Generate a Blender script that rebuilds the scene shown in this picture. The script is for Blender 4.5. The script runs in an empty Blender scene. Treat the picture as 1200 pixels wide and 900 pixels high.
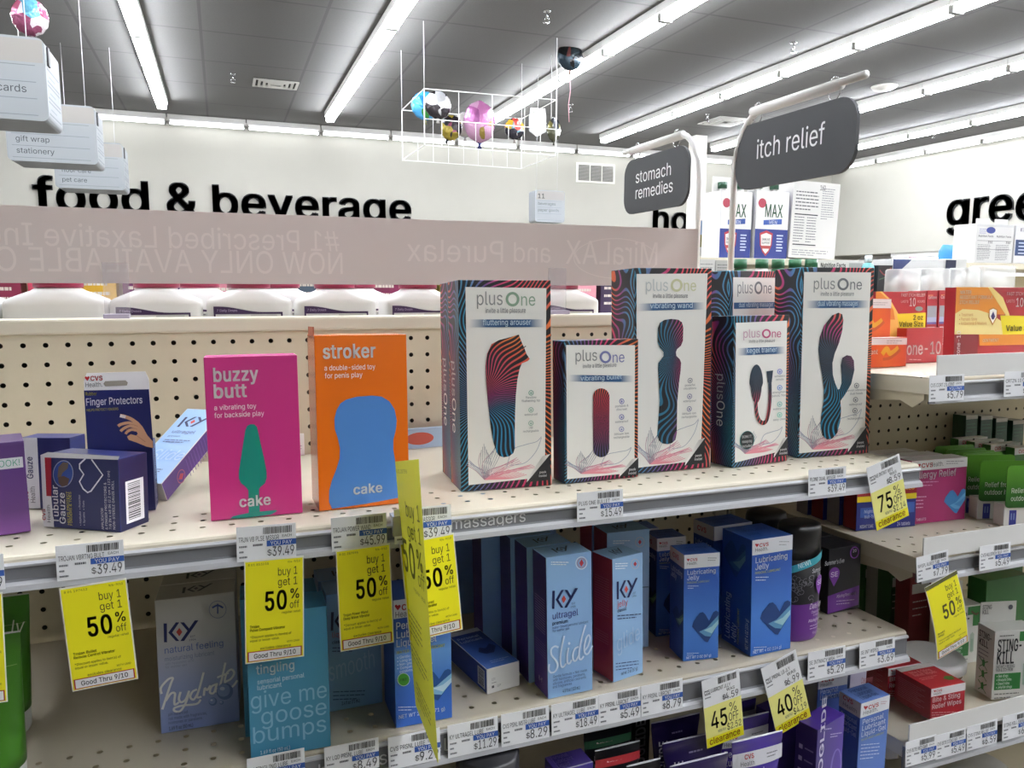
import bpy, bmesh, math, random
from math import sin, cos, tan, atan, atan2, radians, pi
from mathutils import Vector, Matrix
from mathutils.geometry import delaunay_2d_cdt

# ------------------------------------------------------------------ camera, light levels, exposure
sc = bpy.context.scene
COL = sc.collection
CZ = 1.42                       # eye height
YAW, PITCH, ROLL, FPX = radians(20.6), radians(7.36), radians(0.27), 900.0
fwd = Vector((sin(YAW) * cos(PITCH), cos(YAW) * cos(PITCH), -sin(PITCH)))
rgt = Vector((cos(YAW), -sin(YAW), 0.0))
upv = rgt.cross(fwd)
r2 = rgt * cos(ROLL) + upv * sin(ROLL)
u2 = upv * cos(ROLL) - rgt * sin(ROLL)
cam = bpy.data.cameras.new('camera')
cam.sensor_width = 36.0
cam.lens = FPX / 1200 * 36.0
cam.clip_start, cam.clip_end = 0.02, 80
camo = bpy.data.objects.new('camera', cam)
COL.objects.link(camo)
camo.matrix_world = Matrix(((r2.x, u2.x, -fwd.x, 0), (r2.y, u2.y, -fwd.y, 0), (r2.z, u2.z, -fwd.z, CZ), (0, 0, 0, 1)))
sc.camera = camo

TUBE_STRENGTH = 54.0
EXPOSURE = 0.5
sc.view_settings.view_transform = 'Standard'
sc.view_settings.look = 'None'
sc.view_settings.gamma = 1.0
sc.view_settings.use_curve_mapping = False
sc.view_settings.exposure = EXPOSURE
w = bpy.data.worlds.new('World')
sc.world = w
w.use_nodes = True
w.node_tree.nodes['Background'].inputs[0].default_value = (0.9, 0.93, 1.0, 1)
w.node_tree.nodes['Background'].inputs[1].default_value = 0.02
sc.cycles.use_denoising = True
sc.cycles.max_bounces = 7
sc.cycles.diffuse_bounces = 5
sc.cycles.glossy_bounces = 3
sc.cycles.transparent_max_bounces = 8

random.seed(7)
TILT = 0.04                     # shelves lean back a little


def ray(px, py):
    return r2 * ((px - 600) / FPX) - u2 * ((py - 450) / FPX) + fwd


def at(px, py, Y):
    """Point at depth Y (store coordinates) seen at a pixel of the 1200x900 photograph."""
    d = ray(px, py)
    p = d * (Y / d.y)
    return Vector((p.x, p.y, p.z + CZ))


def atX(px, py, X):
    d = ray(px, py)
    p = d * (X / d.x)
    return Vector((p.x, p.y, p.z + CZ))


def atZ(px, py, Z):
    d = ray(px, py)
    p = d * ((Z - CZ) / d.z)
    return Vector((p.x, p.y, p.z + CZ))


# ------------------------------------------------------------------ materials
def lin(c):
    return tuple((x / 12.92 if x <= 0.04045 else ((x + 0.055) / 1.055) ** 2.4) for x in c)


def hexc(h):
    return lin(tuple(int(h[i:i + 2], 16) / 255 for i in (0, 2, 4)))


MATS = {}


def M(h, rough=0.45, metal=0.0, emit=0.0, alpha=1.0, trans=0.0, coat=0.0, noise=0.0, nscale=40.0, bump=0.0):
    key = (h, rough, metal, emit, alpha, trans, coat, noise, nscale, bump)
    if key in MATS:
        return MATS[key]
    m = bpy.data.materials.new('paint_' + h)
    m.use_nodes = True
    nt = m.node_tree
    b = nt.nodes['Principled BSDF']
    c = hexc(h)
    b.inputs['Base Color'].default_value = (*c, 1)
    b.inputs['Roughness'].default_value = rough
    b.inputs['Metallic'].default_value = metal
    b.inputs['Alpha'].default_value = alpha
    b.inputs['Transmission Weight'].default_value = trans
    b.inputs['Coat Weight'].default_value = coat
    if emit:
        b.inputs['Emission Color'].default_value = (*c, 1)
        b.inputs['Emission Strength'].default_value = emit
    if noise or bump:
        tc = nt.nodes.new('ShaderNodeTexCoord')
        nz = nt.nodes.new('ShaderNodeTexNoise')
        nz.inputs['Scale'].default_value = nscale
        nz.inputs['Detail'].default_value = 4
        nt.links.new(tc.outputs['Object'], nz.inputs['Vector'])
        if noise:
            mx = nt.nodes.new('ShaderNodeMix')
            mx.data_type = 'RGBA'
            mx.inputs[6].default_value = (*[x * (1 - noise) for x in c], 1)
            mx.inputs[7].default_value = (*[min(1, x * (1 + noise)) for x in c], 1)
            nt.links.new(nz.outputs['Fac'], mx.inputs[0])
            nt.links.new(mx.outputs[2], b.inputs['Base Color'])
        if bump:
            bp = nt.nodes.new('ShaderNodeBump')
            bp.inputs['Strength'].default_value = bump
            bp.inputs['Distance'].default_value = 0.002
            nt.links.new(nz.outputs['Fac'], bp.inputs['Height'])
            nt.links.new(bp.outputs['Normal'], b.inputs['Normal'])
    MATS[key] = m
    return m


def node_math(nt, op, a, b=None):
    n = nt.nodes.new('ShaderNodeMath')
    n.operation = op
    for i, v in enumerate((a, b)):
        if v is None:
            continue
        if isinstance(v, (int, float)):
            n.inputs[i].default_value = v
        else:
            nt.links.new(v, n.inputs[i])
    return n.outputs[0]


def swirl(name, ax, ay, centre, freq, warp, twist, ramp_axis, r0, r1, stops, width=0.55, nscale=14.0, jitter=0.25, base='17171b'):
    """Fine coloured hair lines sweeping round a point over black card (printed artwork)."""
    m = bpy.data.materials.new(name)
    m.use_nodes = True
    nt = m.node_tree
    b = nt.nodes['Principled BSDF']
    b.inputs['Roughness'].default_value = 0.4
    tc = nt.nodes.new('ShaderNodeTexCoord')
    sp = nt.nodes.new('ShaderNodeSeparateXYZ')
    nt.links.new(tc.outputs['Object'], sp.inputs[0])
    A, B = sp.outputs[ax], sp.outputs[ay]
    nz = nt.nodes.new('ShaderNodeTexNoise')
    nz.inputs['Scale'].default_value = nscale
    nz.inputs['Detail'].default_value = 0.0
    nt.links.new(tc.outputs['Object'], nz.inputs['Vector'])
    dx = node_math(nt, 'SUBTRACT', A, centre[0])
    dy = node_math(nt, 'SUBTRACT', B, centre[1])
    ang = node_math(nt, 'ARCTAN2', dy, dx)
    rr = node_math(nt, 'SQRT', node_math(nt, 'ADD', node_math(nt, 'MULTIPLY', dx, dx), node_math(nt, 'MULTIPLY', dy, dy)))
    f = node_math(nt, 'ADD', node_math(nt, 'MULTIPLY', ang, freq), node_math(nt, 'MULTIPLY', nz.outputs['Fac'], warp))
    f = node_math(nt, 'ADD', f, node_math(nt, 'MULTIPLY', rr, twist))
    s = node_math(nt, 'SINE', f)
    mr = nt.nodes.new('ShaderNodeMapRange')
    mr.inputs['From Min'].default_value = width - 0.12
    mr.inputs['From Max'].default_value = width + 0.2
    nt.links.new(s, mr.inputs['Value'])
    pos = node_math(nt, 'DIVIDE', node_math(nt, 'SUBTRACT', sp.outputs[ramp_axis], r0), (r1 - r0))
    pos = node_math(nt, 'ADD', pos, node_math(nt, 'MULTIPLY', node_math(nt, 'SUBTRACT', nz.outputs['Fac'], 0.5), jitter * 3))
    cr = nt.nodes.new('ShaderNodeValToRGB')
    el = cr.color_ramp.elements
    for i, (p, h) in enumerate(stops):
        e = el[i] if i < 2 else el.new(p)
        e.position = p
        e.color = (*hexc(h), 1)
    nt.links.new(pos, cr.inputs[0])
    mx = nt.nodes.new('ShaderNodeMix')
    mx.data_type = 'RGBA'
    mx.inputs[6].default_value = (*hexc(base), 1)
    nt.links.new(mr.outputs[0], mx.inputs[0])
    nt.links.new(cr.outputs[0], mx.inputs[7])
    nt.links.new(mx.outputs[2], b.inputs['Base Color'])
    return m


def gradient(name, axis, v0, v1, stops, rough=0.4):
    """Printed colour blend across a panel."""
    m = bpy.data.materials.new(name)
    m.use_nodes = True
    nt = m.node_tree
    b = nt.nodes['Principled BSDF']
    b.inputs['Roughness'].default_value = rough
    tc = nt.nodes.new('ShaderNodeTexCoord')
    sp = nt.nodes.new('ShaderNodeSeparateXYZ')
    nt.links.new(tc.outputs['Object'], sp.inputs[0])
    pos = node_math(nt, 'DIVIDE', node_math(nt, 'SUBTRACT', sp.outputs[axis], v0), (v1 - v0))
    cr = nt.nodes.new('ShaderNodeValToRGB')
    el = cr.color_ramp.elements
    for i, (p, h) in enumerate(stops):
        e = el[i] if i < 2 else el.new(p)
        e.position = p
        e.color = (*hexc(h), 1)
    nt.links.new(pos, cr.inputs[0])
    nt.links.new(cr.outputs[0], b.inputs['Base Color'])
    return m


def translucent(name, h, amount, rough=.5):
    m = bpy.data.materials.new(name)
    m.use_nodes = True
    nt = m.node_tree
    b = nt.nodes['Principled BSDF']
    b.inputs['Base Color'].default_value = (*hexc(h), 1)
    b.inputs['Roughness'].default_value = rough
    tr = nt.nodes.new('ShaderNodeBsdfTranslucent')
    tr.inputs['Color'].default_value = (*hexc(h), 1)
    mx = nt.nodes.new('ShaderNodeMixShader')
    mx.inputs[0].default_value = amount
    nt.links.new(b.outputs[0], mx.inputs[1])
    nt.links.new(tr.outputs[0], mx.inputs[2])
    nt.links.new(mx.outputs[0], nt.nodes['Material Output'].inputs['Surface'])
    return m


# ------------------------------------------------------------------ object helpers
def mesh_obj(name, verts, faces, mats, fmat=None, parent=None, smooth=False):
    me = bpy.data.meshes.new(name)
    me.from_pydata([tuple(v) for v in verts], [], faces)
    for m in (mats if isinstance(mats, (list, tuple)) else [mats]):
        me.materials.append(m)
    if fmat:
        me.polygons.foreach_set('material_index', fmat)
    if smooth:
        me.polygons.foreach_set('use_smooth', [True] * len(me.polygons))
    me.update()
    o = bpy.data.objects.new(name, me)
    COL.objects.link(o)
    if parent:
        o.parent = parent
    return o


def from_bm(name, bm, mats, parent=None, smooth=False):
    me = bpy.data.meshes.new(name)
    bmesh.ops.recalc_face_normals(bm, faces=bm.faces)
    bm.to_mesh(me)
    bm.free()
    for m in (mats if isinstance(mats, (list, tuple)) else [mats]):
        me.materials.append(m)
    if smooth:
        me.polygons.foreach_set('use_smooth', [True] * len(me.polygons))
    o = bpy.data.objects.new(name, me)
    COL.objects.link(o)
    if parent:
        o.parent = parent
    return o


def tag(o, label, cat, group=None):
    o['label'] = label
    o['category'] = cat
    if group:
        o['group'] = group
    return o


def structure(o):
    o['kind'] = 'structure'
    return o


def empty(name, loc, rot=(0, 0, 0)):
    o = bpy.data.objects.new(name, None)
    COL.objects.link(o)
    o.location = loc
    o.rotation_euler = rot
    return o


def copy_tree(o, parent=None):
    c = o.copy()
    COL.objects.link(c)
    if parent:
        c.parent = parent
    for ch in list(o.children):
        copy_tree(ch, c)
    return c


def bm_box(bm, x0, x1, y0, y1, z0, z1, bev=0.0, mat=0):
    vs = [bm.verts.new((x, y, z)) for z in (z0, z1) for y in (y0, y1) for x in (x0, x1)]
    fs = [(0, 2, 3, 1), (4, 5, 7, 6), (0, 1, 5, 4), (2, 6, 7, 3), (0, 4, 6, 2), (1, 3, 7, 5)]
    out = []
    for f in fs:
        fa = bm.faces.new([vs[i] for i in f])
        fa.material_index = mat
        out.append(fa)
    if bev:
        es = list({e for f in out for e in f.edges})
        bmesh.ops.bevel(bm, geom=es, offset=bev, segments=2, affect='EDGES', profile=0.6)
    return out


def box(name, x0, x1, y0, y1, z0, z1, mat, parent=None, bev=0.0):
    bm = bmesh.new()
    bm_box(bm, x0, x1, y0, y1, z0, z1, bev)
    return from_bm(name, bm, mat, parent)


def extrude_profile(name, prof, x0, x1, mats, parent=None, fm=None):
    """A closed (y, z) outline run along X."""
    n = len(prof)
    verts = [(x0, y, z) for y, z in prof] + [(x1, y, z) for y, z in prof]
    faces = [(i, (i + 1) % n, n + (i + 1) % n, n + i) for i in range(n)]
    faces += [tuple(range(n))[::-1], tuple(range(n, 2 * n))]
    o = mesh_obj(name, verts, faces, mats, (fm + [0, 0]) if fm else None, parent)
    bm = bmesh.new()
    bm.from_mesh(o.data)
    bmesh.ops.recalc_face_normals(bm, faces=bm.faces)
    bm.to_mesh(o.data)
    bm.free()
    return o


def tube_path(bm, pts, r, seg=8, close=False, mat=0):
    pts = [Vector(p) for p in pts]
    n = len(pts)
    rings = []
    for i, p in enumerate(pts):
        a = pts[(i - 1) % n] if (close or i > 0) else p
        b = pts[(i + 1) % n] if (close or i < n - 1) else p
        t = (b - a).normalized()
        ref = Vector((0, 0, 1)) if abs(t.z) < 0.9 else Vector((1, 0, 0))
        s = t.cross(ref).normalized()
        q = t.cross(s).normalized()
        rings.append([bm.verts.new(p + s * (r * cos(2 * pi * k / seg)) + q * (r * sin(2 * pi * k / seg))) for k in range(seg)])
    for i in range(n if close else n - 1):
        A, B = rings[i], rings[(i + 1) % n]
        for k in range(seg):
            f = bm.faces.new((A[k], A[(k + 1) % seg], B[(k + 1) % seg], B[k]))
            f.material_index = mat
    if not close:
        bm.faces.new(rings[0][::-1]).material_index = mat
        bm.faces.new(rings[-1]).material_index = mat


def rod(name, pts, r, mat, parent=None, seg=8):
    bm = bmesh.new()
    tube_path(bm, pts, r, seg)
    return from_bm(name, bm, mat, parent, smooth=True)


def loft(name, secs, mats, parent=None, seg=32, smooth=True, fm=None):
    """secs: (z, half x, half y, roundness exponent, centre x, centre y); capped at both ends."""
    verts, faces, fmat = [], [], []
    for s in secs:
        z, hx, hy = s[:3]
        e = s[3] if len(s) > 3 else 2.0
        cx = s[4] if len(s) > 4 else 0.0
        cy = s[5] if len(s) > 5 else 0.0
        for k in range(seg):
            a = 2 * pi * k / seg
            c, d = cos(a), sin(a)
            verts.append((cx + hx * math.copysign(abs(c) ** (2 / e), c), cy + hy * math.copysign(abs(d) ** (2 / e), d), z))
    n = len(secs)
    for i in range(n - 1):
        for k in range(seg):
            faces.append((i * seg + k, i * seg + (k + 1) % seg, (i + 1) * seg + (k + 1) % seg, (i + 1) * seg + k))
            fmat.append(fm[i] if fm else 0)
    faces.append(tuple(range(seg))[::-1])
    fmat.append(fm[0] if fm else 0)
    faces.append(tuple(range((n - 1) * seg, n * seg)))
    fmat.append(fm[-1] if fm else 0)
    o = mesh_obj(name, verts, faces, mats, fmat, parent, smooth)
    return o


# ------------------------------------------------------------------ lettering
CHARS = ''.join(chr(c) for c in range(33, 127)) + '®™—•'
BOLD = {'b': (.017, .010), 'k': (.030, .017)}             # heavier letters are the plain ones thickened all round
GLYPH = {}
# outlines of a plain sans-serif alphabet: advance, then closed contours as x, y, x, y ... in units of a 350th of the em
FONT = [
    [98, [34,80,32,254,66,254,64,80], [49,-2,40,-1,33,4,28,12,26,20,28,29,33,37,40,42,49,43,58,42,65,37,70,29,72,20,70,12,65,4,58,-1]],
    [160, [39,159,35,254,68,254,64,159], [96,159,93,254,125,254,122,159]],
    [220, [121,0,163,254,188,254,147,0], [5,70,9,96,200,96,196,70], [32,0,73,254,99,254,57,0], [20,158,24,184,215,184,211,158]],
    [223, [101,-37,101,292,122,292,122,-37], [112,-4,86,-2,64,5,46,15,32,30,23,48,19,68,52,68,55,55,62,44,71,35,83,29,97,26,112,25,128,26,143,30,155,37,165,46,171,57,173,70,171,81,166,89,158,96,148,102,122,111,92,120,64,130,43,145,30,163,26,186,29,206,37,224,51,238,69,249,90,256,114,258,137,256,158,249,175,238,189,224,197,208,200,189,169,189,163,206,151,219,134,227,112,229,97,228,84,224,73,218,64,209,59,199,58,188,60,176,65,167,74,160,85,154,106,147,132,140,156,132,168,126,179,119,189,110,197,99,202,85,204,69,201,50,193,32,180,17,162,5,139,-2]],
    [338, [88,141,73,143,60,149,50,157,43,168,39,180,37,194,37,206,39,220,43,232,51,243,60,251,73,257,88,258,103,257,115,251,125,243,132,232,136,220,138,206,138,194,136,180,132,168,125,157,115,149,103,143], [88,164,99,166,106,173,110,183,112,194,112,206,110,217,106,227,99,234,88,236,77,234,69,227,65,217,64,206,64,194,65,183,69,173,76,166], [251,-5,236,-3,223,2,213,11,206,21,202,34,200,48,200,60,202,74,206,86,213,97,223,105,236,111,251,112,266,111,278,105,288,97,295,86,299,74,300,60,300,48,299,34,295,21,288,11,278,2,265,-3], [251,17,262,20,269,26,273,36,274,48,274,60,273,71,269,81,262,88,251,90,240,88,232,81,228,71,226,60,226,48,228,36,232,26,239,20], [66,0,241,254,270,254,95,0]],
    [224, [98,-3,75,-1,55,6,39,17,27,31,20,48,17,67,19,82,24,95,32,106,42,117,70,139,108,168,118,176,127,187,131,202,129,214,123,223,113,228,101,230,84,227,73,216,69,208,68,199,69,190,73,182,84,164,102,142,219,0,182,0,86,116,61,146,51,159,44,172,39,185,38,199,40,215,45,229,55,241,67,249,82,255,100,257,118,255,133,249,145,241,154,230,160,217,162,202,161,191,158,181,152,171,146,162,128,146,77,109,64,98,55,87,50,77,48,66,50,54,55,44,62,35,72,29,83,25,96,23,111,25,126,30,139,37,151,48,160,61,168,76,173,93,174,112,204,112,202,90,198,72,192,57,185,46,173,31,166,23,153,12,136,3,117,-2]],
    [103, [39,159,35,254,68,254,64,159]],
    [137, [45,103,46,132,50,162,55,182,60,202,66,221,76,247,88,270,118,270,106,242,95,214,87,185,81,157,77,129,76,103,77,80,80,57,86,33,94,8,101,-10,109,-28,118,-48,88,-48,75,-23,64,2,56,27,49,53,46,78]],
    [137, [19,-48,28,-28,36,-9,43,9,51,34,57,58,60,81,61,103,60,129,56,157,50,185,41,214,31,242,19,270,48,270,60,247,71,221,77,202,82,182,86,162,91,132,92,103,91,78,87,52,81,27,72,1,61,-24,48,-48]],
    [227, [101,111,103,165,57,136,45,158,93,183,45,208,57,229,103,200,101,254,125,254,123,200,169,229,181,208,133,183,181,158,169,136,123,165,125,111]],
    [227, [99,17,99,182,128,182,128,17], [31,86,31,113,195,113,195,86]],
    [94, [19,-60,34,36,68,36,42,-60]],
    [227, [168,122,168,94,57,94,57,122]],
    [94, [48,-2,39,-1,31,4,26,12,25,20,26,29,31,37,39,42,48,43,56,42,64,37,69,29,71,20,69,12,64,4,56,-1]],
    [125, [117,266,36,-38,7,-38,89,266]],
    [227, [113,-3,87,0,65,12,47,31,34,57,29,77,25,101,24,127,25,153,29,177,35,197,48,223,65,242,87,254,113,258,139,254,161,242,179,223,192,197,198,177,201,153,203,127,201,101,198,77,192,57,179,31,162,12,140,0], [113,25,131,28,145,37,157,52,165,72,170,97,172,127,170,157,165,182,157,203,145,218,131,227,113,230,96,227,82,218,70,203,62,182,56,157,55,127,56,97,62,72,70,52,82,37,96,28]],
    [227, [38,0,38,27,195,27,195,0], [138,254,138,0,106,0,106,224,105,224,43,179,43,213,99,254]],
    [227, [32,0,32,24,117,114,141,141,149,153,155,163,159,174,160,186,159,198,154,209,146,218,137,224,125,228,112,230,98,228,86,224,77,216,69,207,65,195,64,181,33,181,35,202,43,221,55,237,72,248,91,255,112,258,134,255,153,248,169,237,181,223,188,205,191,186,189,172,185,159,179,145,168,129,153,111,133,90,76,30,76,28,195,28,195,0]],
    [227, [109,-3,87,-1,66,5,49,15,35,29,26,46,22,66,55,66,57,54,63,44,72,35,83,30,95,26,109,25,124,26,138,30,149,37,157,46,163,58,165,72,163,86,158,98,150,109,137,117,121,122,101,124,78,124,78,150,144,224,144,226,35,226,35,254,186,254,186,230,106,139,106,144,132,144,154,138,172,127,185,111,194,93,196,72,194,51,185,33,172,18,154,6,133,-1]],
    [227, [20,53,20,79,123,254,155,254,54,83,54,81,207,81,207,53], [141,0,141,61,141,73,141,159,171,159,171,0]],
    [227, [111,-3,89,-1,70,6,54,16,41,30,33,47,30,65,61,65,64,54,69,44,77,36,87,30,98,26,111,25,125,27,138,32,149,41,157,52,162,66,164,81,162,97,157,111,148,122,137,131,124,137,109,138,96,137,84,134,73,129,64,123,34,126,48,254,183,254,183,226,75,226,67,151,68,151,77,157,89,162,101,166,115,167,131,165,147,160,161,153,172,143,182,130,189,116,194,99,195,82,193,58,184,38,171,21,154,8,134,-1]],
    [227, [113,-3,91,-1,71,7,55,20,42,37,34,58,32,81,34,100,40,119,51,142,69,170,126,254,161,254,75,131,73,131,83,144,98,153,107,156,117,157,139,155,158,147,173,136,185,120,192,101,194,79,192,56,184,36,171,20,155,7,135,-1], [113,24,127,26,139,31,149,40,157,51,162,64,164,79,162,94,157,107,149,118,139,126,127,131,113,133,99,131,87,126,77,118,69,107,64,94,62,79,64,64,69,51,77,40,87,31,99,26]],
    [227, [48,0,162,224,162,226,31,226,31,254,195,254,195,224,82,0]],
    [227, [113,-3,89,-1,68,6,50,17,37,31,29,48,26,68,28,83,33,98,40,110,51,121,63,128,76,132,76,133,59,141,46,154,38,171,35,190,38,209,45,225,57,239,73,249,92,256,113,258,134,256,153,249,169,239,181,225,188,209,191,190,188,171,180,154,167,141,150,133,150,132,164,128,176,121,186,110,194,98,199,83,200,68,198,48,189,31,176,17,158,6,137,-1], [113,25,129,26,142,30,153,37,161,46,167,57,168,69,167,83,161,94,153,104,141,111,128,116,113,118,98,116,85,111,73,104,65,94,59,83,58,69,59,57,64,46,73,37,84,30,97,26], [113,145,126,146,137,150,146,157,154,165,158,176,160,188,158,200,154,210,147,218,138,225,126,229,113,230,100,229,89,225,79,218,72,210,68,200,66,188,68,176,72,165,79,157,89,150,100,146]],
    [227, [113,258,135,255,155,247,171,234,184,217,192,197,194,173,192,155,186,135,175,112,158,84,100,0,65,0,151,124,154,124,144,111,128,101,119,98,109,97,87,100,69,107,53,119,41,134,34,154,32,176,34,198,42,218,55,235,71,247,91,255], [113,230,99,228,87,223,77,215,69,204,64,191,63,176,64,161,69,148,77,137,87,129,99,123,113,122,127,123,139,129,149,137,157,147,162,160,164,175,162,190,157,204,150,215,139,223,127,228]],
    [94, [48,-2,39,-1,31,4,26,12,25,20,26,29,31,37,39,42,48,43,56,42,64,37,69,29,71,20,69,12,64,4,56,-1], [48,135,39,137,31,142,26,149,25,158,26,167,31,174,39,179,48,181,56,179,64,174,69,167,71,158,69,149,64,142,56,137]],
    [94, [19,-60,34,36,68,36,42,-60], [52,135,43,137,36,142,31,149,29,158,31,167,36,174,43,179,52,181,61,179,68,174,73,167,75,158,73,149,68,142,61,137]],
    [227, [33,89,33,110,194,192,194,158,71,100,72,102,72,97,71,99,194,40,194,8]],
    [227, [36,122,36,151,191,151,191,122], [36,48,36,77,191,77,191,48]],
    [227, [193,89,32,8,32,40,155,99,154,97,154,102,155,100,32,158,32,192,193,110]],
    [179, [66,76,66,80,67,100,71,115,76,126,84,135,104,149,115,157,123,167,129,178,131,192,129,203,125,213,119,220,110,226,100,230,89,231,78,230,69,226,60,221,53,213,48,202,46,189,14,189,17,209,24,226,36,240,51,250,69,256,89,258,110,256,127,249,142,239,153,226,160,209,162,191,160,172,153,156,142,142,127,130,110,118,104,111,100,103,98,93,97,79,97,76], [82,-2,73,-1,66,4,61,12,59,20,61,29,66,37,73,42,82,43,91,42,98,37,103,29,105,20,103,12,98,4,91,-1]],
    [338, [178,-68,153,-66,131,-63,111,-57,84,-44,61,-26,43,-4,31,23,25,44,21,66,20,90,21,113,25,135,31,155,44,182,61,204,84,222,110,235,130,241,151,245,174,246,197,245,217,241,236,235,261,221,281,204,297,183,308,159,315,134,318,108,317,89,316,71,312,54,307,38,300,25,289,14,276,8,258,5,238,8,229,12,220,18,214,25,211,34,210,34,204,24,194,15,181,8,163,6,142,9,125,18,112,31,102,48,96,69,94,91,97,113,103,132,114,149,129,161,146,169,165,172,180,170,192,166,202,159,208,153,210,153,210,167,237,167,237,55,238,45,242,37,249,31,259,30,270,32,278,38,284,48,288,64,290,83,291,108,289,129,283,150,274,170,261,187,245,201,225,212,201,219,174,221,146,219,121,212,100,201,82,186,68,167,57,144,51,118,49,89,51,59,57,33,68,10,82,-8,101,-23,123,-34,149,-40,179,-43,206,-40,229,-34,245,-29,252,-53,232,-60,205,-65], [165,32,180,34,191,39,200,47,206,59,210,74,211,92,210,111,206,124,199,134,190,141,179,145,165,146,152,144,141,139,133,130,126,119,122,107,121,92,122,77,125,63,131,50,139,41,151,35]],
    [240, [8,0,101,254,138,254,231,0,198,0,144,151,132,186,116,239,123,239,106,185,95,151,43,0], [55,71,55,99,185,99,185,71]],
    [228, [30,0,30,254,121,254,145,252,164,245,180,235,190,221,197,205,199,187,198,172,193,160,187,150,178,143,168,137,157,133,157,131,170,129,182,123,192,114,201,102,207,86,209,68,207,50,200,33,189,20,172,9,151,2,123,0], [62,29,122,29,148,31,165,40,175,53,178,68,176,81,171,92,163,102,153,109,140,114,124,115,62,115], [62,143,119,143,132,144,144,148,154,155,162,163,166,174,168,186,165,202,156,214,141,223,120,226,62,226]],
    [255, [134,-3,113,-2,93,4,75,12,59,25,46,40,35,58,27,78,22,101,20,127,22,153,27,176,35,197,46,215,59,230,75,242,93,251,113,256,134,258,152,256,170,252,186,245,201,236,214,224,224,209,232,193,236,174,204,174,200,186,195,197,187,206,179,214,169,220,158,224,146,227,134,228,111,225,92,216,75,202,62,182,54,157,52,127,54,97,63,72,75,53,92,38,112,29,134,26,146,27,158,30,169,34,179,40,187,48,195,57,200,68,204,80,236,80,232,62,224,45,214,31,201,19,187,9,170,2,153,-2]],
    [251, [109,0,48,0,48,29,107,29,136,31,159,40,177,55,189,75,197,99,200,128,197,156,190,180,177,200,160,214,138,223,110,226,47,226,47,254,113,254,136,253,157,248,176,239,200,221,217,196,225,175,229,153,231,128,229,102,224,80,217,59,206,42,192,27,175,15,156,7,134,2], [62,254,62,0,30,0,30,254]],
    [209, [30,0,30,254,186,254,186,226,62,226,62,143,178,143,178,114,62,114,62,29,188,29,188,0]],
    [205, [30,0,30,254,185,254,185,226,62,226,62,139,173,139,173,111,62,111,62,0]],
    [260, [134,-3,113,-2,93,4,75,13,59,25,45,40,35,58,27,78,22,102,20,127,22,153,27,176,35,197,45,215,59,230,74,242,92,251,112,256,132,258,152,256,170,252,187,245,202,235,214,222,225,208,232,192,237,174,204,174,199,186,194,197,186,206,178,213,168,220,158,224,146,227,133,228,111,225,92,216,75,202,62,182,54,157,52,127,54,97,63,72,75,53,92,38,112,29,134,26,155,29,172,36,187,47,198,62,205,80,207,101,217,100,141,100,141,128,239,128,239,100,236,71,225,45,209,25,188,9,163,0]],
    [258, [30,0,30,254,62,254,62,144,196,144,196,254,228,254,228,0,196,0,196,116,62,116,62,0]],
    [150, [16,0,16,29,59,29,59,226,16,226,16,254,135,254,135,226,91,226,91,29,135,29,135,0]],
    [198, [93,-3,62,2,38,16,26,31,19,50,17,73,17,86,49,86,49,73,52,52,61,37,75,28,93,25,110,28,124,37,133,52,136,73,136,254,168,254,168,73,166,50,159,31,147,16,123,2]],
    [233, [52,73,52,108,70,131,87,152,106,172,182,254,224,254,116,138,114,138], [30,0,30,254,62,254,62,167,62,112,62,97,62,0], [186,0,94,130,114,155,224,0]],
    [196, [30,0,30,254,62,254,62,29,181,29,181,0]],
    [314, [30,0,30,254,76,254,139,94,144,79,150,61,156,42,161,24,154,24,159,41,165,61,171,79,176,94,238,254,284,254,284,0,252,0,252,145,252,163,253,184,253,207,253,229,256,229,249,205,241,181,234,161,228,145,171,0,143,0,85,145,80,160,72,181,65,204,56,229,59,229,60,208,60,186,61,164,61,145,61,0]],
    [262, [30,0,30,254,68,254,172,91,181,75,194,53,207,27,202,27,200,54,200,79,199,97,199,254,232,254,232,0,193,0,101,145,89,165,74,191,54,226,60,227,61,192,62,164,62,145,62,0]],
    [267, [133,-3,112,-2,93,4,75,12,59,25,46,40,35,58,27,78,22,101,20,127,22,153,27,176,35,197,46,215,59,230,75,242,93,251,112,256,133,258,155,256,174,251,192,242,208,230,221,215,232,197,240,176,245,153,247,127,245,101,240,78,232,58,221,40,208,25,192,12,174,4,155,-2], [133,26,155,29,175,38,191,52,204,72,212,97,215,127,212,157,204,182,191,202,175,216,155,225,133,228,112,225,92,216,75,202,63,182,54,157,52,127,54,97,63,72,75,52,92,38,112,29]],
    [222, [30,0,30,254,118,254,144,252,166,244,183,231,195,215,202,195,204,174,202,152,195,133,183,116,166,104,144,96,118,93,55,93,55,121,116,121,134,123,149,128,159,136,167,147,171,160,172,174,171,188,167,201,159,211,148,219,134,224,116,226,62,226,62,0]],
    [267, [123,80,156,80,185,42,192,32,234,-24,200,-24,173,13,166,23], [133,-3,112,-2,93,4,75,12,59,25,46,40,35,58,27,78,22,101,20,127,22,153,27,176,35,197,46,215,59,230,75,242,93,251,112,256,133,258,155,256,174,251,192,242,208,230,221,215,232,197,240,176,245,153,247,127,245,101,240,78,232,58,221,40,208,25,192,12,174,4,155,-2], [133,26,155,29,175,38,191,52,204,72,212,97,215,127,212,157,204,182,191,202,175,216,155,225,133,228,112,225,92,216,75,202,63,182,54,157,52,127,54,97,63,72,75,52,92,38,112,29]],
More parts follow.
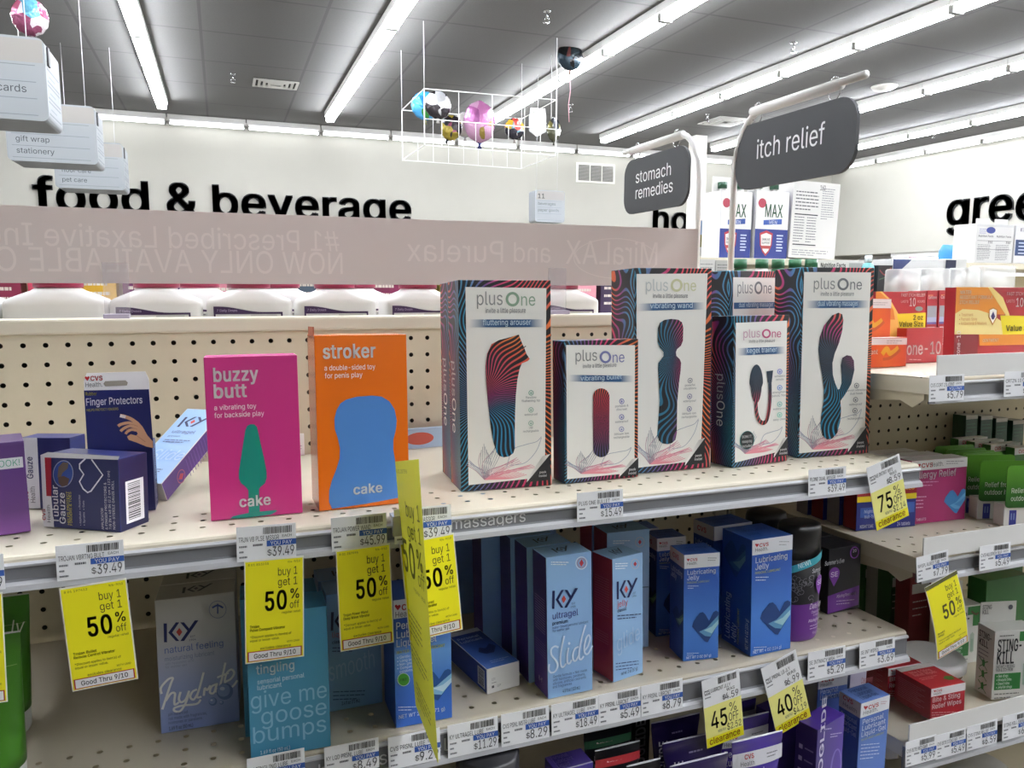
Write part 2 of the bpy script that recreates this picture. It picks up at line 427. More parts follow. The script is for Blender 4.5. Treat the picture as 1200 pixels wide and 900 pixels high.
    [224, [30,0,30,254,118,254,145,252,167,244,183,232,195,217,202,198,205,176,202,154,195,136,183,120,166,109,145,101,118,99,48,99,48,128,117,128,135,129,149,133,160,141,167,150,171,162,173,176,171,190,167,202,159,212,149,220,134,224,116,226,62,226,62,0], [177,0,115,115,151,115,214,0]],
    [223, [112,-4,86,-2,64,5,46,15,32,30,23,48,19,68,52,68,55,55,62,44,71,35,83,29,97,26,112,25,128,26,143,30,155,37,165,46,171,57,173,70,171,81,166,89,158,96,148,102,122,111,92,120,64,130,43,145,30,163,26,186,29,206,37,224,51,238,69,249,90,256,114,258,137,256,158,249,175,238,189,224,197,208,200,189,169,189,163,206,151,219,134,227,112,229,97,228,84,224,73,218,64,209,59,199,58,188,60,176,65,167,74,160,85,154,106,147,132,140,156,132,168,126,179,119,189,110,197,99,202,85,204,69,201,50,193,32,180,17,162,5,139,-2]],
    [224, [16,226,16,254,208,254,208,226,128,226,128,0,96,0,96,226]],
    [259, [129,-4,101,-1,77,8,57,22,42,40,33,62,30,87,30,254,62,254,62,89,64,72,70,57,80,44,94,34,110,28,129,26,149,28,165,34,179,44,188,57,194,72,196,89,196,254,229,254,229,87,226,62,216,40,201,22,182,8,157,-1]],
    [240, [102,0,8,254,42,254,96,103,108,69,124,15,117,15,133,69,145,103,197,254,231,254,139,0]],
    [343, [78,0,8,254,41,254,82,98,88,73,93,47,98,20,95,20,100,47,106,73,112,98,153,254,190,254,231,98,237,73,243,47,249,20,244,20,249,47,255,73,261,98,302,254,335,254,265,0,228,0,184,161,176,196,168,237,175,237,167,197,159,161,115,0]],
    [237, [9,0,109,142,109,118,15,254,52,254,89,200,102,181,112,164,122,146,116,146,126,164,136,181,149,200,187,254,223,254,129,119,129,143,228,0,191,0,146,65,134,83,125,98,115,116,122,116,113,98,103,83,91,65,46,0]],
    [236, [102,0,102,104,8,254,46,254,96,172,111,146,125,115,112,115,126,146,140,172,191,254,228,254,134,104,134,0]],
    [219, [21,0,21,23,137,193,153,215,170,238,174,227,143,226,111,226,20,226,20,254,198,254,198,231,84,64,67,40,49,17,45,27,76,28,107,29,200,29,200,0]],
    [137, [51,-48,51,270,118,270,118,244,80,244,80,-22,118,-22,118,-48]],
    [125, [89,-38,7,266,36,266,117,-38]],
    [137, [18,-48,18,-22,57,-22,57,244,18,244,18,270,86,270,86,-48]],
    [163, [77,232,86,232,86,219,77,219], [13,139,65,246,99,246,150,139,120,139,80,224,83,224,44,139]],
    [159, [159,0,159,-28,0,-28,0,0]],
    [110, [57,214,24,265,58,265,82,214]],
    [195, [80,-4,63,-3,47,2,34,11,24,22,17,37,15,54,17,69,22,80,29,90,39,97,50,102,63,105,89,110,117,113,133,117,138,127,138,128,137,139,133,148,128,156,120,161,110,164,98,165,85,164,75,161,59,150,50,137,20,146,29,161,39,173,52,182,66,188,82,191,97,192,119,190,131,186,143,180,153,172,161,160,167,145,168,126,168,0,138,0,138,26,136,26,126,12,118,6,108,1,95,-3], [85,23,101,24,114,29,124,37,132,47,136,57,138,69,138,95,130,91,116,88,100,86,88,84,67,79,58,75,52,70,47,62,46,52,47,43,51,36,57,30,65,26,74,24]],
    [212, [115,-4,99,-3,86,2,76,8,69,16,59,29,56,29,56,0,26,0,26,254,57,254,57,160,59,160,69,173,76,180,86,186,98,191,115,192,137,189,156,180,173,166,185,146,193,122,195,94,193,66,185,42,173,23,157,8,137,-1], [110,23,126,26,140,33,150,44,158,58,163,75,164,95,163,114,158,131,150,145,140,156,126,163,110,165,94,163,81,156,70,145,62,131,58,114,56,95,58,75,63,58,70,43,81,32,94,26]],
    [198, [104,-4,79,-1,58,8,41,23,28,43,20,66,17,94,20,122,28,146,41,165,58,180,79,189,104,192,117,191,130,189,142,184,153,178,162,170,170,161,176,150,181,138,151,131,145,145,135,155,121,162,104,165,86,162,73,155,62,144,54,129,50,112,48,94,50,75,54,59,62,44,73,33,86,26,104,23,121,26,135,33,146,44,152,59,181,51,177,39,171,28,163,19,153,11,142,4,130,0,117,-3]],
    [212, [98,-4,75,-1,56,8,40,23,27,42,20,66,17,94,20,122,27,146,40,166,56,180,75,189,98,192,114,191,126,186,136,180,144,173,153,160,155,160,155,254,186,254,186,0,156,0,156,29,153,29,143,16,136,8,126,2,114,-3], [102,23,118,26,132,32,142,43,150,58,154,75,156,95,154,114,150,131,142,145,132,156,118,163,102,165,86,163,72,156,62,145,54,131,50,114,48,95,50,75,54,58,62,44,73,33,86,26]],
    [202, [106,-4,80,-1,58,8,41,23,28,42,20,66,17,93,20,121,28,145,40,165,58,180,78,189,103,192,118,191,133,187,147,180,160,170,170,157,179,141,184,121,186,97,186,85,37,85,37,110,169,110,155,101,153,119,149,134,141,147,131,157,118,163,103,165,87,163,73,157,62,147,54,135,50,121,48,105,48,89,50,69,55,53,64,40,76,31,90,25,106,23,117,24,127,26,135,31,143,36,149,44,153,53,182,45,177,32,168,20,156,10,141,2,125,-3]],
    [127, [114,190,114,164,3,164,3,190], [40,0,40,216,42,231,48,243,57,252,68,259,80,264,94,265,111,263,121,260,114,234,107,236,97,237,85,235,77,230,72,221,71,209,71,0]],
    [213, [103,-75,84,-74,67,-70,53,-63,41,-55,32,-45,25,-35,51,-20,61,-33,68,-39,77,-44,89,-48,103,-49,124,-46,141,-38,152,-23,156,-3,156,34,153,34,143,21,136,14,126,8,114,4,97,2,76,5,56,13,40,27,28,45,20,68,17,96,20,123,27,147,40,166,56,180,76,189,98,192,114,191,127,186,137,180,144,173,154,159,157,159,157,190,186,190,186,-4,183,-27,175,-45,162,-59,145,-68,125,-73], [102,30,118,32,132,38,142,47,150,61,155,77,156,96,155,115,150,132,142,146,132,156,119,163,102,165,86,163,73,156,62,145,54,131,50,115,48,96,50,78,54,61,62,48,73,38,86,32]],
    [205, [57,113,57,0,26,0,26,254,57,254,57,144,51,144,62,166,76,181,94,189,114,192,132,190,148,184,161,174,170,160,177,142,179,120,179,0,148,0,148,118,145,137,136,152,123,161,105,165,92,163,80,159,71,151,63,141,58,129]],
    [83, [26,0,26,190,57,190,57,0], [42,221,34,223,27,227,22,234,21,242,22,249,27,256,34,260,42,262,50,260,57,256,62,249,63,242,62,234,57,227,50,223]],
    [83, [26,190,57,190,57,-15,55,-31,51,-45,43,-56,32,-65,19,-70,2,-71,-5,-71,-5,-43,1,-43,12,-42,20,-36,25,-27,26,-15], [42,221,34,223,27,227,22,234,20,242,22,249,27,256,34,260,42,262,50,260,57,256,61,249,63,242,61,234,57,227,50,223]],
    [190, [55,68,55,106,60,106,142,190,180,190,92,100,89,100], [26,0,26,254,57,254,57,0], [147,0,74,93,96,114,186,0]],
    [95, [70,-1,50,2,37,10,29,24,26,42,26,254,57,254,57,49,58,38,60,31,73,26,80,26,85,27,90,1,81,0]],
    [305, [26,0,26,190,56,190,56,148,54,148,59,162,66,173,75,182,86,188,98,192,110,193,129,190,144,180,154,166,160,147,156,147,161,160,169,172,178,181,190,187,204,192,218,193,234,191,249,186,261,177,270,164,276,148,278,128,278,0,248,0,248,127,245,145,236,156,224,163,209,165,197,164,187,160,179,153,173,145,169,135,168,124,168,0,137,0,137,130,134,144,126,156,115,163,100,165,89,164,79,160,70,154,63,145,58,133,57,119,57,0]],
    [205, [57,113,57,0,26,0,26,190,56,190,56,144,51,144,62,166,76,181,94,189,114,192,132,190,147,184,160,174,170,160,176,142,179,120,179,0,148,0,148,118,145,137,136,152,123,161,105,165,92,163,80,159,71,151,63,141,58,129]],
    [208, [104,-4,79,-1,58,8,41,23,28,43,20,66,17,94,20,122,28,146,41,165,58,180,79,189,104,192,128,189,149,180,167,165,180,146,188,122,191,94,188,66,180,43,167,23,149,8,128,-1], [104,23,121,26,135,33,146,44,154,59,158,75,160,94,158,112,154,129,146,144,135,155,121,162,104,165,86,162,73,155,62,144,54,129,50,112,48,94,50,75,54,59,62,44,73,33,86,26]],
    [212, [26,-71,26,190,56,190,56,160,59,160,69,173,76,180,86,186,98,191,115,192,137,189,156,180,173,166,185,146,193,122,195,94,193,66,185,42,173,23,157,8,137,-1,115,-4,99,-3,86,2,76,8,69,16,59,29,57,29,57,-71], [110,23,126,26,140,33,150,44,158,58,163,75,164,95,163,114,158,131,150,145,140,156,126,163,110,165,94,163,81,156,70,145,62,131,58,114,56,95,58,75,63,58,70,43,81,32,94,26]],
    [212, [186,-71,155,-71,155,29,153,29,143,16,136,8,126,2,114,-3,98,-4,75,-1,56,8,40,23,27,42,20,66,17,94,20,122,27,146,40,166,56,180,75,189,98,192,114,191,126,186,136,180,144,173,153,160,156,160,156,190,186,190], [102,23,118,26,132,32,142,43,150,58,154,75,156,95,154,114,150,131,142,145,132,156,118,163,102,165,86,163,72,156,62,145,54,131,50,114,48,95,50,75,54,58,62,44,73,33,86,26]],
    [130, [26,0,26,190,56,190,56,160,58,160,65,173,76,184,90,190,107,192,115,192,122,192,122,161,115,162,103,163,91,161,80,157,70,151,63,142,58,131,57,118,57,0]],
    [182, [91,-4,72,-3,56,2,42,9,31,19,23,32,18,47,47,53,53,40,62,30,75,25,91,23,108,25,122,31,131,40,134,51,132,60,127,68,118,74,106,78,75,85,52,93,36,104,27,119,23,137,26,152,33,166,43,177,58,185,74,190,94,192,112,191,127,186,140,179,149,170,157,158,162,145,134,139,129,149,121,158,110,164,94,166,78,164,65,158,57,150,54,139,56,129,62,122,72,116,86,111,115,105,137,97,153,86,162,71,166,53,163,37,156,24,145,12,130,3,112,-2]],
    [114, [102,190,102,164,3,164,3,190], [32,236,63,236,63,49,64,38,68,31,75,26,85,25,93,26,101,27,107,1,96,-1,84,-2,62,1,46,11,36,26,32,46]],
    [205, [91,-3,73,-1,57,5,44,15,35,29,28,47,26,69,26,190,57,190,57,72,60,52,68,37,82,28,100,25,113,27,125,31,134,38,142,48,146,61,148,76,148,190,179,190,179,0,149,0,149,46,154,46,143,23,129,8,111,0]],
    [195, [81,0,9,190,42,190,83,78,93,43,103,10,92,10,101,43,112,78,152,190,186,190,113,0]],
    [284, [69,0,11,190,44,190,67,107,77,68,88,21,82,21,93,67,103,107,126,190,158,190,181,107,191,68,201,21,196,21,206,68,217,107,240,190,272,190,215,0,184,0,159,86,152,112,145,140,138,169,145,169,138,140,131,112,124,86,99,0]],
    [189, [10,0,86,109,86,86,14,190,50,190,74,153,90,127,104,103,88,103,101,127,117,153,141,190,176,190,104,84,104,107,179,0,143,0,115,43,100,68,86,91,102,91,89,68,74,43,46,0]],
    [195, [24,-69,31,-43,36,-44,52,-44,59,-42,65,-37,71,-29,75,-18,81,-1,9,190,42,190,83,78,93,43,103,10,92,10,101,43,112,78,153,190,186,190,102,-29,96,-43,88,-54,80,-62,70,-68,58,-71,46,-73,32,-72]],
    [190, [21,0,21,23,127,160,127,161,24,161,24,190,166,190,166,165,63,30,63,28,169,28,169,0]],
    [137, [15,110,15,126,33,128,44,135,50,146,52,164,52,203,53,219,55,233,60,244,67,254,76,261,87,266,101,269,118,270,118,244,100,242,88,234,82,221,80,202,80,153,78,136,74,128,68,122,60,117,48,113,33,110], [118,-48,101,-47,87,-44,76,-39,67,-32,60,-23,55,-11,53,3,52,19,52,58,50,75,44,87,33,93,15,96,15,112,33,111,48,109,60,105,68,100,74,93,78,86,80,68,80,19,82,1,88,-12,100,-20,118,-23], [15,95,15,126,45,126,45,95]],
    [115, [71,336,71,-82,44,-82,44,336]],
    [137, [122,110,103,110,88,113,77,117,68,122,63,128,59,136,56,153,56,202,54,221,48,234,37,241,18,244,18,270,35,269,49,266,61,261,70,254,76,244,81,233,83,219,84,203,84,164,86,146,93,135,104,128,122,126], [18,-48,18,-23,37,-20,48,-12,54,1,56,19,56,68,59,86,63,93,68,100,77,105,88,109,103,111,122,112,122,96,104,93,93,87,86,75,84,58,84,19,83,3,81,-11,76,-23,70,-32,61,-39,49,-44,35,-47], [122,96,91,95,91,126,122,126]],
    [227, [26,75,28,94,33,109,41,120,51,127,63,132,76,133,88,132,99,128,110,121,123,110,137,99,149,96,159,98,166,104,171,113,172,126,200,126,199,107,193,93,185,81,175,74,163,70,151,68,138,70,127,74,116,81,103,91,89,102,77,105,68,103,60,98,56,89,54,75]],
    [231, [116,59,96,61,77,67,60,76,46,88,33,103,24,120,18,139,16,158,18,178,24,197,33,214,46,229,60,241,77,250,96,256,116,258,136,256,154,250,171,241,186,229,198,214,207,197,213,178,215,158,213,139,207,120,198,103,186,88,171,76,154,67,136,61], [116,83,136,86,154,93,169,105,181,121,188,139,191,158,188,178,181,196,169,212,154,224,136,231,116,234,96,231,78,224,63,212,51,196,43,178,40,158,43,139,51,121,63,105,78,93,96,86], [137,113,114,156,137,156,159,113], [81,113,81,204,126,204,139,201,151,191,155,184,156,175,154,166,151,158,139,147,125,144,93,144,93,159,119,159,129,163,133,175,129,186,120,189,101,189,101,113]],
    [212, [145,163,104,254,121,254,149,188,177,254,193,254,153,163], [101,163,101,254,117,254,117,163], [180,163,180,254,197,254,197,163], [41,163,41,246,58,246,58,163], [13,240,13,254,85,254,85,240]],
    [350, [350,122,350,94,0,94,0,122]],
    [194, [97,46,83,48,70,54,58,62,50,73,44,87,43,101,44,115,50,128,58,140,70,148,83,154,97,156,112,154,125,148,136,140,144,128,150,115,152,101,150,87,144,73,136,62,125,54,112,48]],
]


def winding(x, y, cons):
    n = 0
    for c in cons:
        for i in range(len(c)):
            (x0, y0), (x1, y1) = c[i], c[(i + 1) % len(c)]
            if (y0 > y) != (y1 > y) and x < (x1 - x0) * (y - y0) / (y1 - y0) + x0:
                n += 1 if y1 > y0 else -1
    return n


def build_glyphs():
    for ch, rec in zip(CHARS, FONT):
        cons = [[(c[i] / 350, c[i + 1] / 350) for i in range(0, len(c), 2)] for c in rec[1:]]
        pts, eds = [], []
        for c in cons:
            n = len(pts)
            pts += [Vector(p) for p in c]
            eds += [(n + i, n + (i + 1) % len(c)) for i in range(len(c))]
        out = delaunay_2d_cdt(pts, eds, [], 0, 1e-5)
        V = [(v.x, v.y) for v in out[0]]
        Fc = []
        for t in out[2]:
            a, b, c = (V[i] for i in t)
            if winding((a[0] + b[0] + c[0]) / 3, (a[1] + b[1] + c[1]) / 3, cons):
                ccw = (b[0] - a[0]) * (c[1] - a[1]) - (c[0] - a[0]) * (b[1] - a[1]) > 0
                Fc.append(tuple(t) if ccw else tuple(t)[::-1])
        for wt in ('l', 'r'):
            GLYPH[(ch, wt)] = (V, Fc, rec[0] / 350)
    for wt, (bx, by) in BOLD.items():
        for ch in CHARS:
            V, Fc, a = GLYPH[(ch, 'r')]
            vs, fs = [], []
            for dx, dy in ((-bx, -by), (bx, -by), (bx, by), (-bx, by), (0, 0)):
                n = len(vs)
                vs += [(x + dx, y + dy) for x, y in V]
                fs += [tuple(n + i for i in f) for f in Fc]
            GLYPH[(ch, wt)] = (vs, fs, a + bx * 1.2)
    for wt in ('l', 'r', 'b', 'k'):
        GLYPH[(' ', wt)] = ([], [], .28)


build_glyphs()


def text_width(s, wt='r', track=0.0):
    return sum(GLYPH.get((c, wt), GLYPH[('x', wt)])[2] + track for c in s)


class Ink:
    """Collects flat printed shapes for one face of a thing. Coordinates are the photograph's pixels when a quad (top-left,
    top-right, bottom-left) is given, otherwise metres on the face; place() turns face metres into the thing's own space."""

    def __init__(self, w, h, place, quad=None):
        self.w, self.h, self.place = w, h, place
        self.v, self.f, self.fm, self.mats = [], [], [], []
        self.layer = 0
        self.sub = 1
        if quad:
            tl, tr, bl = [Vector(q) for q in quad]
            self.tl = tl
            eu, ev = tr - tl, bl - tl
            det = eu.x * ev.y - eu.y * ev.x
            self.inv = (ev.y / det, -ev.x / det, -eu.y / det, eu.x / det)
            self.sx = w / eu.length
            self.sy = h / ev.length
        else:
            self.inv = None
            self.sx = self.sy = 1.0

    def uv(self, x, y):
        if not self.inv:
            return x, y
        dx, dy = x - self.tl.x, y - self.tl.y
        a, b, c, d = self.inv
        return (dx * a + dy * b) * self.w, self.h - (dx * c + dy * d) * self.h

    def mi(self, m):
        if isinstance(m, str):
            m = M(m)
        if m not in self.mats:
            self.mats.append(m)
        return self.mats.index(m)

    def raw(self, pts, faces, m, layer=None):
        k = self.mi(m)
        n = len(self.v)
        L = self.layer if layer is None else layer
        self.v += [self.place(u, v, L) for u, v in pts]
        for f in faces:
            self.f.append(tuple(n + i for i in f))
            self.fm.append(k)

    def poly(self, pts, m, layer=None):
        p = [self.uv(*q) for q in pts]
        area = sum(p[i][0] * p[(i + 1) % len(p)][1] - p[(i + 1) % len(p)][0] * p[i][1] for i in range(len(p)))
        if area < 0:
            p = p[::-1]
        self.raw(p, [tuple(range(len(p)))], m, layer)
        self.layer += 1 if layer is None else 0
        return self

    def rect(self, x0, y0, x1, y1, m, layer=None):
        if self.sub > 1:
            L = self.layer if layer is None else layer
            for i in range(self.sub):
                self.poly([(x0, y0 + (y1 - y0) * i / self.sub), (x1, y0 + (y1 - y0) * i / self.sub), (x1, y0 + (y1 - y0) * (i + 1) / self.sub), (x0, y0 + (y1 - y0) * (i + 1) / self.sub)], m, L)
            self.layer += 1 if layer is None else 0
            return self
        return self.poly([(x0, y0), (x1, y0), (x1, y1), (x0, y1)], m, layer)

    def face_rect(self, a, b, c, d, m):
        """a..c across, b..d up, as fractions of the face."""
        p = [(a * self.w, b * self.h), (c * self.w, b * self.h), (c * self.w, d * self.h), (a * self.w, d * self.h)]
        self.raw(p, [(0, 1, 2, 3)], m)
        self.layer += 1
        return self

    def ell(self, cx, cy, rx, ry, m, n=28):
        return self.poly([(cx + rx * cos(2 * pi * k / n), cy + ry * sin(2 * pi * k / n)) for k in range(n)], m)

    def ring(self, cx, cy, rx, ry, t, m, n=28):
        o = [self.uv(cx + rx * cos(2 * pi * k / n), cy + ry * sin(2 * pi * k / n)) for k in range(n)]
        i = [self.uv(cx + (rx - t) * cos(2 * pi * k / n), cy + (ry - t) * sin(2 * pi * k / n)) for k in range(n)]
        self.raw(o + i, [(k, (k + 1) % n, n + (k + 1) % n, n + k) for k in range(n)], m)
        self.layer += .3
        return self

    def stroke(self, pts, wd, m, smooth=True, taper=0.0):
        """A pen line of width wd (same units as the coordinates)."""
        if smooth and len(pts) > 2:
            q = []
            P = [pts[0]] + list(pts) + [pts[-1]]
            for i in range(1, len(P) - 2):
                for k in range(6):
                    t = k / 6
                    q.append(tuple(0.5 * (2 * P[i][j] + (P[i + 1][j] - P[i - 1][j]) * t + (2 * P[i - 1][j] - 5 * P[i][j] + 4 * P[i + 1][j] - P[i + 2][j]) * t * t
                                          + (3 * P[i][j] - P[i - 1][j] - 3 * P[i + 1][j] + P[i + 2][j]) * t ** 3) for j in (0, 1)))
            q.append(tuple(pts[-1]))
            pts = q
        uvs = [Vector(self.uv(*p)) for p in pts]
        hw = wd * (self.sx + self.sy) / 4
        vs, n = [], len(uvs)
        for i, p in enumerate(uvs):
            t = (uvs[min(i + 1, n - 1)] - uvs[max(i - 1, 0)])
            t = t.normalized() if t.length > 0 else Vector((1, 0))
            s = Vector((-t.y, t.x)) * (hw * (1 - taper * (i / (n - 1))))
            vs += [tuple(p - s), tuple(p + s)]
        self.raw(vs, [(2 * i, 2 * i + 2, 2 * i + 3, 2 * i + 1) for i in range(n - 1)], m)
        self.layer += 0.06
        return self

    def text(self, s, x, y, m, em=None, width=None, wt='r', align='l', rot=0.0, shear=0.0, track=0.0, mirror=False):
        """Baseline starts at x, y; em is the letter body height; width squeezes the line to that length."""
        em_m = em * self.sy
        tw = text_width(s, wt, track)
        sxm = (width * self.sx / tw) if width else em_m
        L = tw * sxm
        u0, v0 = self.uv(x, y)
        off = {'l': 0, 'c': -L / 2, 'r': -L}[align]
        c, d = cos(rot), sin(rot)
        pen = 0.0
        for ch in s:
            vs, fs, a = GLYPH.get((ch, wt), GLYPH[('x', wt)])
            P = []
            for gx, gy in vs:
                X = off + (pen + gx + gy * shear) * sxm
                if mirror:
                    X = -X
                Y = gy * em_m
                P.append((u0 + X * c - Y * d, v0 + X * d + Y * c))
            if P:
                self.raw(P, [f[::-1] for f in fs] if mirror else fs, m)
            pen += a + track
        self.layer += 0.25
        return self

    def lines(self, x, y, wd, n, dy, m, th, words=True, seed=None):
        """Fine print too small to read: broken rules."""
        rnd = random.Random(seed if seed is not None else int(x * 7 + y * 13))
        for i in range(n):
            L = wd * (1 if i < n - 1 else rnd.uniform(.5, .9)) * rnd.uniform(.88, 1)
            p = 0
            while p < L:
                q = min(L, p + wd * rnd.uniform(.06, .2)) if words else L
                self.rect(x + p, y + i * dy - th / 2 * (1 if self.inv else -1), x + q, y + i * dy + th / 2 * (1 if self.inv else -1), m, self.layer)
                p = q + wd * .025
        self.layer += 0.5
        return self

    def barcode(self, x0, y0, x1, y1, m='1c1c1c', vert=False, seed=1):
        rnd = random.Random(seed)
        p = 0.0
        while p < 1:
            t = rnd.choice((.012, .018, .03))
            q = min(1, p + t)
            if vert:
                self.rect(x0, y0 + (y1 - y0) * p, x1, y0 + (y1 - y0) * q, m, self.layer)
            else:
                self.rect(x0 + (x1 - x0) * p, y0, x0 + (x1 - x0) * q, y1, m, self.layer)
            p = q + rnd.choice((.012, .02, .028))
        self.layer += 0.5
        return self

    def build(self, name, parent):
        if not self.v:
            return None
        return mesh_obj(name, self.v, self.f, self.mats, self.fm, parent)


EPS, STEP = 0.00025, 0.00007


def on_front(w, h, y0=0.0):
    return lambda u, v, L: (u - w / 2, y0 - EPS - STEP * L, v)


def on_left(w, d, h):
    return lambda u, v, L: (-w / 2 - EPS - STEP * L, d - u, v)


def on_right(w, d, h):
    return lambda u, v, L: (w / 2 + EPS + STEP * L, u, v)


def on_top(w, d, h):
    return lambda u, v, L: (u - w / 2, v, h + EPS + STEP * L)


def carton(name, dims, pose, cols, label, cat, group=None, z=None, bev=0.0007):
    """A folded card carton. Origin: middle of the front bottom edge. cols: front, left, right, top, back, bottom."""
    wd, h, d = dims
    x, y, yaw, lean, roll, zf = pose
    bm = bmesh.new()
    fs = bm_box(bm, -wd / 2, wd / 2, 0, d, 0, h)
    names = ['bottom', 'top', 'front', 'back', 'left', 'right']
    mats = []
    base = cols.get('front')
    for f, nme in zip(fs, names):
        m = cols.get(nme, cols.get('side', base) if nme in ('left', 'right', 'back') else base)
        if isinstance(m, str):
            m = M(m)
        if m not in mats:
            mats.append(m)
        f.material_index = mats.index(m)
    bmesh.ops.bevel(bm, geom=list(bm.edges), offset=bev, segments=2, affect='EDGES', profile=0.6)
    o = from_bm(name, bm, mats)
    zz = ((CZ + zf - (y - .74) * TILT) if z is None else z) + .0008
    o.location = (x, y, zz)
    o.rotation_mode = 'XYZ'
    o.matrix_world = Matrix.Translation((x, y, zz)) @ Matrix.Rotation(radians(yaw), 4, 'Z') @ Matrix.Rotation(radians(lean), 4, 'X') @ Matrix.Rotation(radians(roll), 4, 'Y')
    tag(o, label, cat, group)
    return o


UP, LO, BASE = -.232, -.464, -.70      # shelf fronts, relative to the eye
ZU, ZL, ZB = CZ + UP, CZ + LO, CZ + BASE
LEAN = -math.degrees(atan(TILT))

# ------------------------------------------------------------------ the building
CEIL, BACK, RIGHT, LEFT, FRONT = CZ + 2.75, 14.5, 13.35, -9.0, -5.0
SOFF = atX(1060, 296, RIGHT).z          # where the right wall's soffit ends


def ceiling_mat():
    m = bpy.data.materials.new('ceiling_tiles')
    m.use_nodes = True
    nt = m.node_tree
    b = nt.nodes['Principled BSDF']
    b.inputs['Roughness'].default_value = 0.9
    tc = nt.nodes.new('ShaderNodeTexCoord')
    sp = nt.nodes.new('ShaderNodeSeparateXYZ')
    nt.links.new(tc.outputs['Object'], sp.inputs[0])

    def line(o, off):
        fr = node_math(nt, 'FRACT', node_math(nt, 'DIVIDE', node_math(nt, 'ADD', o, off), 1.22))
        return node_math(nt, 'LESS_THAN', node_math(nt, 'MULTIPLY', node_math(nt, 'ABSOLUTE', node_math(nt, 'SUBTRACT', fr, 0.5)), 1.22), 0.016)
    l1 = line(sp.outputs[0], 0.1 + 0.61 + 12.2)
    l2 = line(sp.outputs[1], -8.26 + 0.61 + 12.2)
    ln = node_math(nt, 'MAXIMUM', l1, l2)
    nz = nt.nodes.new('ShaderNodeTexNoise')
    nz.inputs['Scale'].default_value = 60
    nt.links.new(tc.outputs['Object'], nz.inputs['Vector'])
    mx = nt.nodes.new('ShaderNodeMix')
    mx.data_type = 'RGBA'
    mx.inputs[6].default_value = (*hexc('5e5d5a'), 1)
    mx.inputs[7].default_value = (*hexc('686764'), 1)
    nt.links.new(nz.outputs['Fac'], mx.inputs[0])
    m2 = nt.nodes.new('ShaderNodeMix')
    m2.data_type = 'RGBA'
    m2.inputs[7].default_value = (*hexc('545351'), 1)
    nt.links.new(ln, m2.inputs[0])
    nt.links.new(mx.outputs[2], m2.inputs[6])
    nt.links.new(m2.outputs[2], b.inputs['Base Color'])
    return m


def floor_mat():
    m = bpy.data.materials.new('floor_tiles')
    m.use_nodes = True
    nt = m.node_tree
    b = nt.nodes['Principled BSDF']
    b.inputs['Roughness'].default_value = 0.35
    tc = nt.nodes.new('ShaderNodeTexCoord')
    br = nt.nodes.new('ShaderNodeTexBrick')
    br.offset = 0
    br.inputs['Scale'].default_value = 1.0
    br.inputs['Brick Width'].default_value = 0.305
    br.inputs['Row Height'].default_value = 0.305
    br.inputs['Mortar Size'].default_value = 0.002
    br.inputs['Color1'].default_value = (*hexc('69645c'), 1)
    br.inputs['Color2'].default_value = (*hexc('635e57'), 1)
    br.inputs['Mortar'].default_value = (*hexc('4a463f'), 1)
    nt.links.new(tc.outputs['Object'], br.inputs['Vector'])
    nt.links.new(br.outputs['Color'], b.inputs['Base Color'])
    return m


WALLM = M('bab8ae', .85, noise=.03, nscale=3, bump=.05)
structure(box('floor', LEFT - .2, RIGHT + 1.2, FRONT - .2, BACK + .2, -.1, 0, floor_mat()))
structure(box('ceiling', LEFT - .2, RIGHT + 1.2, FRONT - .2, BACK + .2, CEIL, CEIL + .1, ceiling_mat()))
structure(box('wall_back', LEFT - .2, RIGHT + 1.2, BACK, BACK + .2, 0, CEIL, WALLM))
structure(box('wall_front', LEFT - .2, RIGHT + 1.2, FRONT - .2, FRONT, 0, CEIL, WALLM))
structure(box('wall_left', LEFT - .2, LEFT, FRONT, BACK, 0, CEIL, WALLM))
structure(box('wall_right', RIGHT + 1.0, RIGHT + 1.2, FRONT, BACK, 0, SOFF + .3, M('f6f5f2', .8)))
structure(box('trim_1', RIGHT, RIGHT + 1.2, FRONT, BACK, SOFF, CEIL, WALLM))          # the soffit over the right-hand wall
structure(box('trim_2', LEFT, RIGHT, BACK - .03, BACK, CEIL - .06, CEIL, M('d9d7d0', .6)))
structure(box('trim_3', LEFT, RIGHT, BACK - .05, BACK, CEIL - .10, CEIL - .06, M('77756f', .6)))

# a plain square column by the back wall
pc = at(815, 250, 12.6)
structure(box('trim_4', pc.x - .12, pc.x + .12, 12.48, 12.72, 0, CEIL, M('efece2', .8)))

# wall lettering, cut from thick black board
def wall_sign(words, loc, em, rz, sx, label):
    root = empty('wall_sign', loc, (0, 0, rz))
    pen = 0.0
    for wd in words:
        V, Fc = [], []
        for ch in wd:
            vs, fs, a = GLYPH[(ch, 'k')]
            n = len(V)
            V += [((pen + x) * em * sx, 0, y * em) for x, y in vs]
            Fc += [tuple(n + i for i in f) for f in fs]
            pen += a - .012
        o = mesh_obj('word_lettering', V, Fc, M('1d1d1f', .5), None, root)
        md = o.modifiers.new('depth', 'SOLIDIFY')
        md.thickness = .03
        md.offset = 0
        pen += .26
    tag(root, label, 'wall lettering')
    return pen


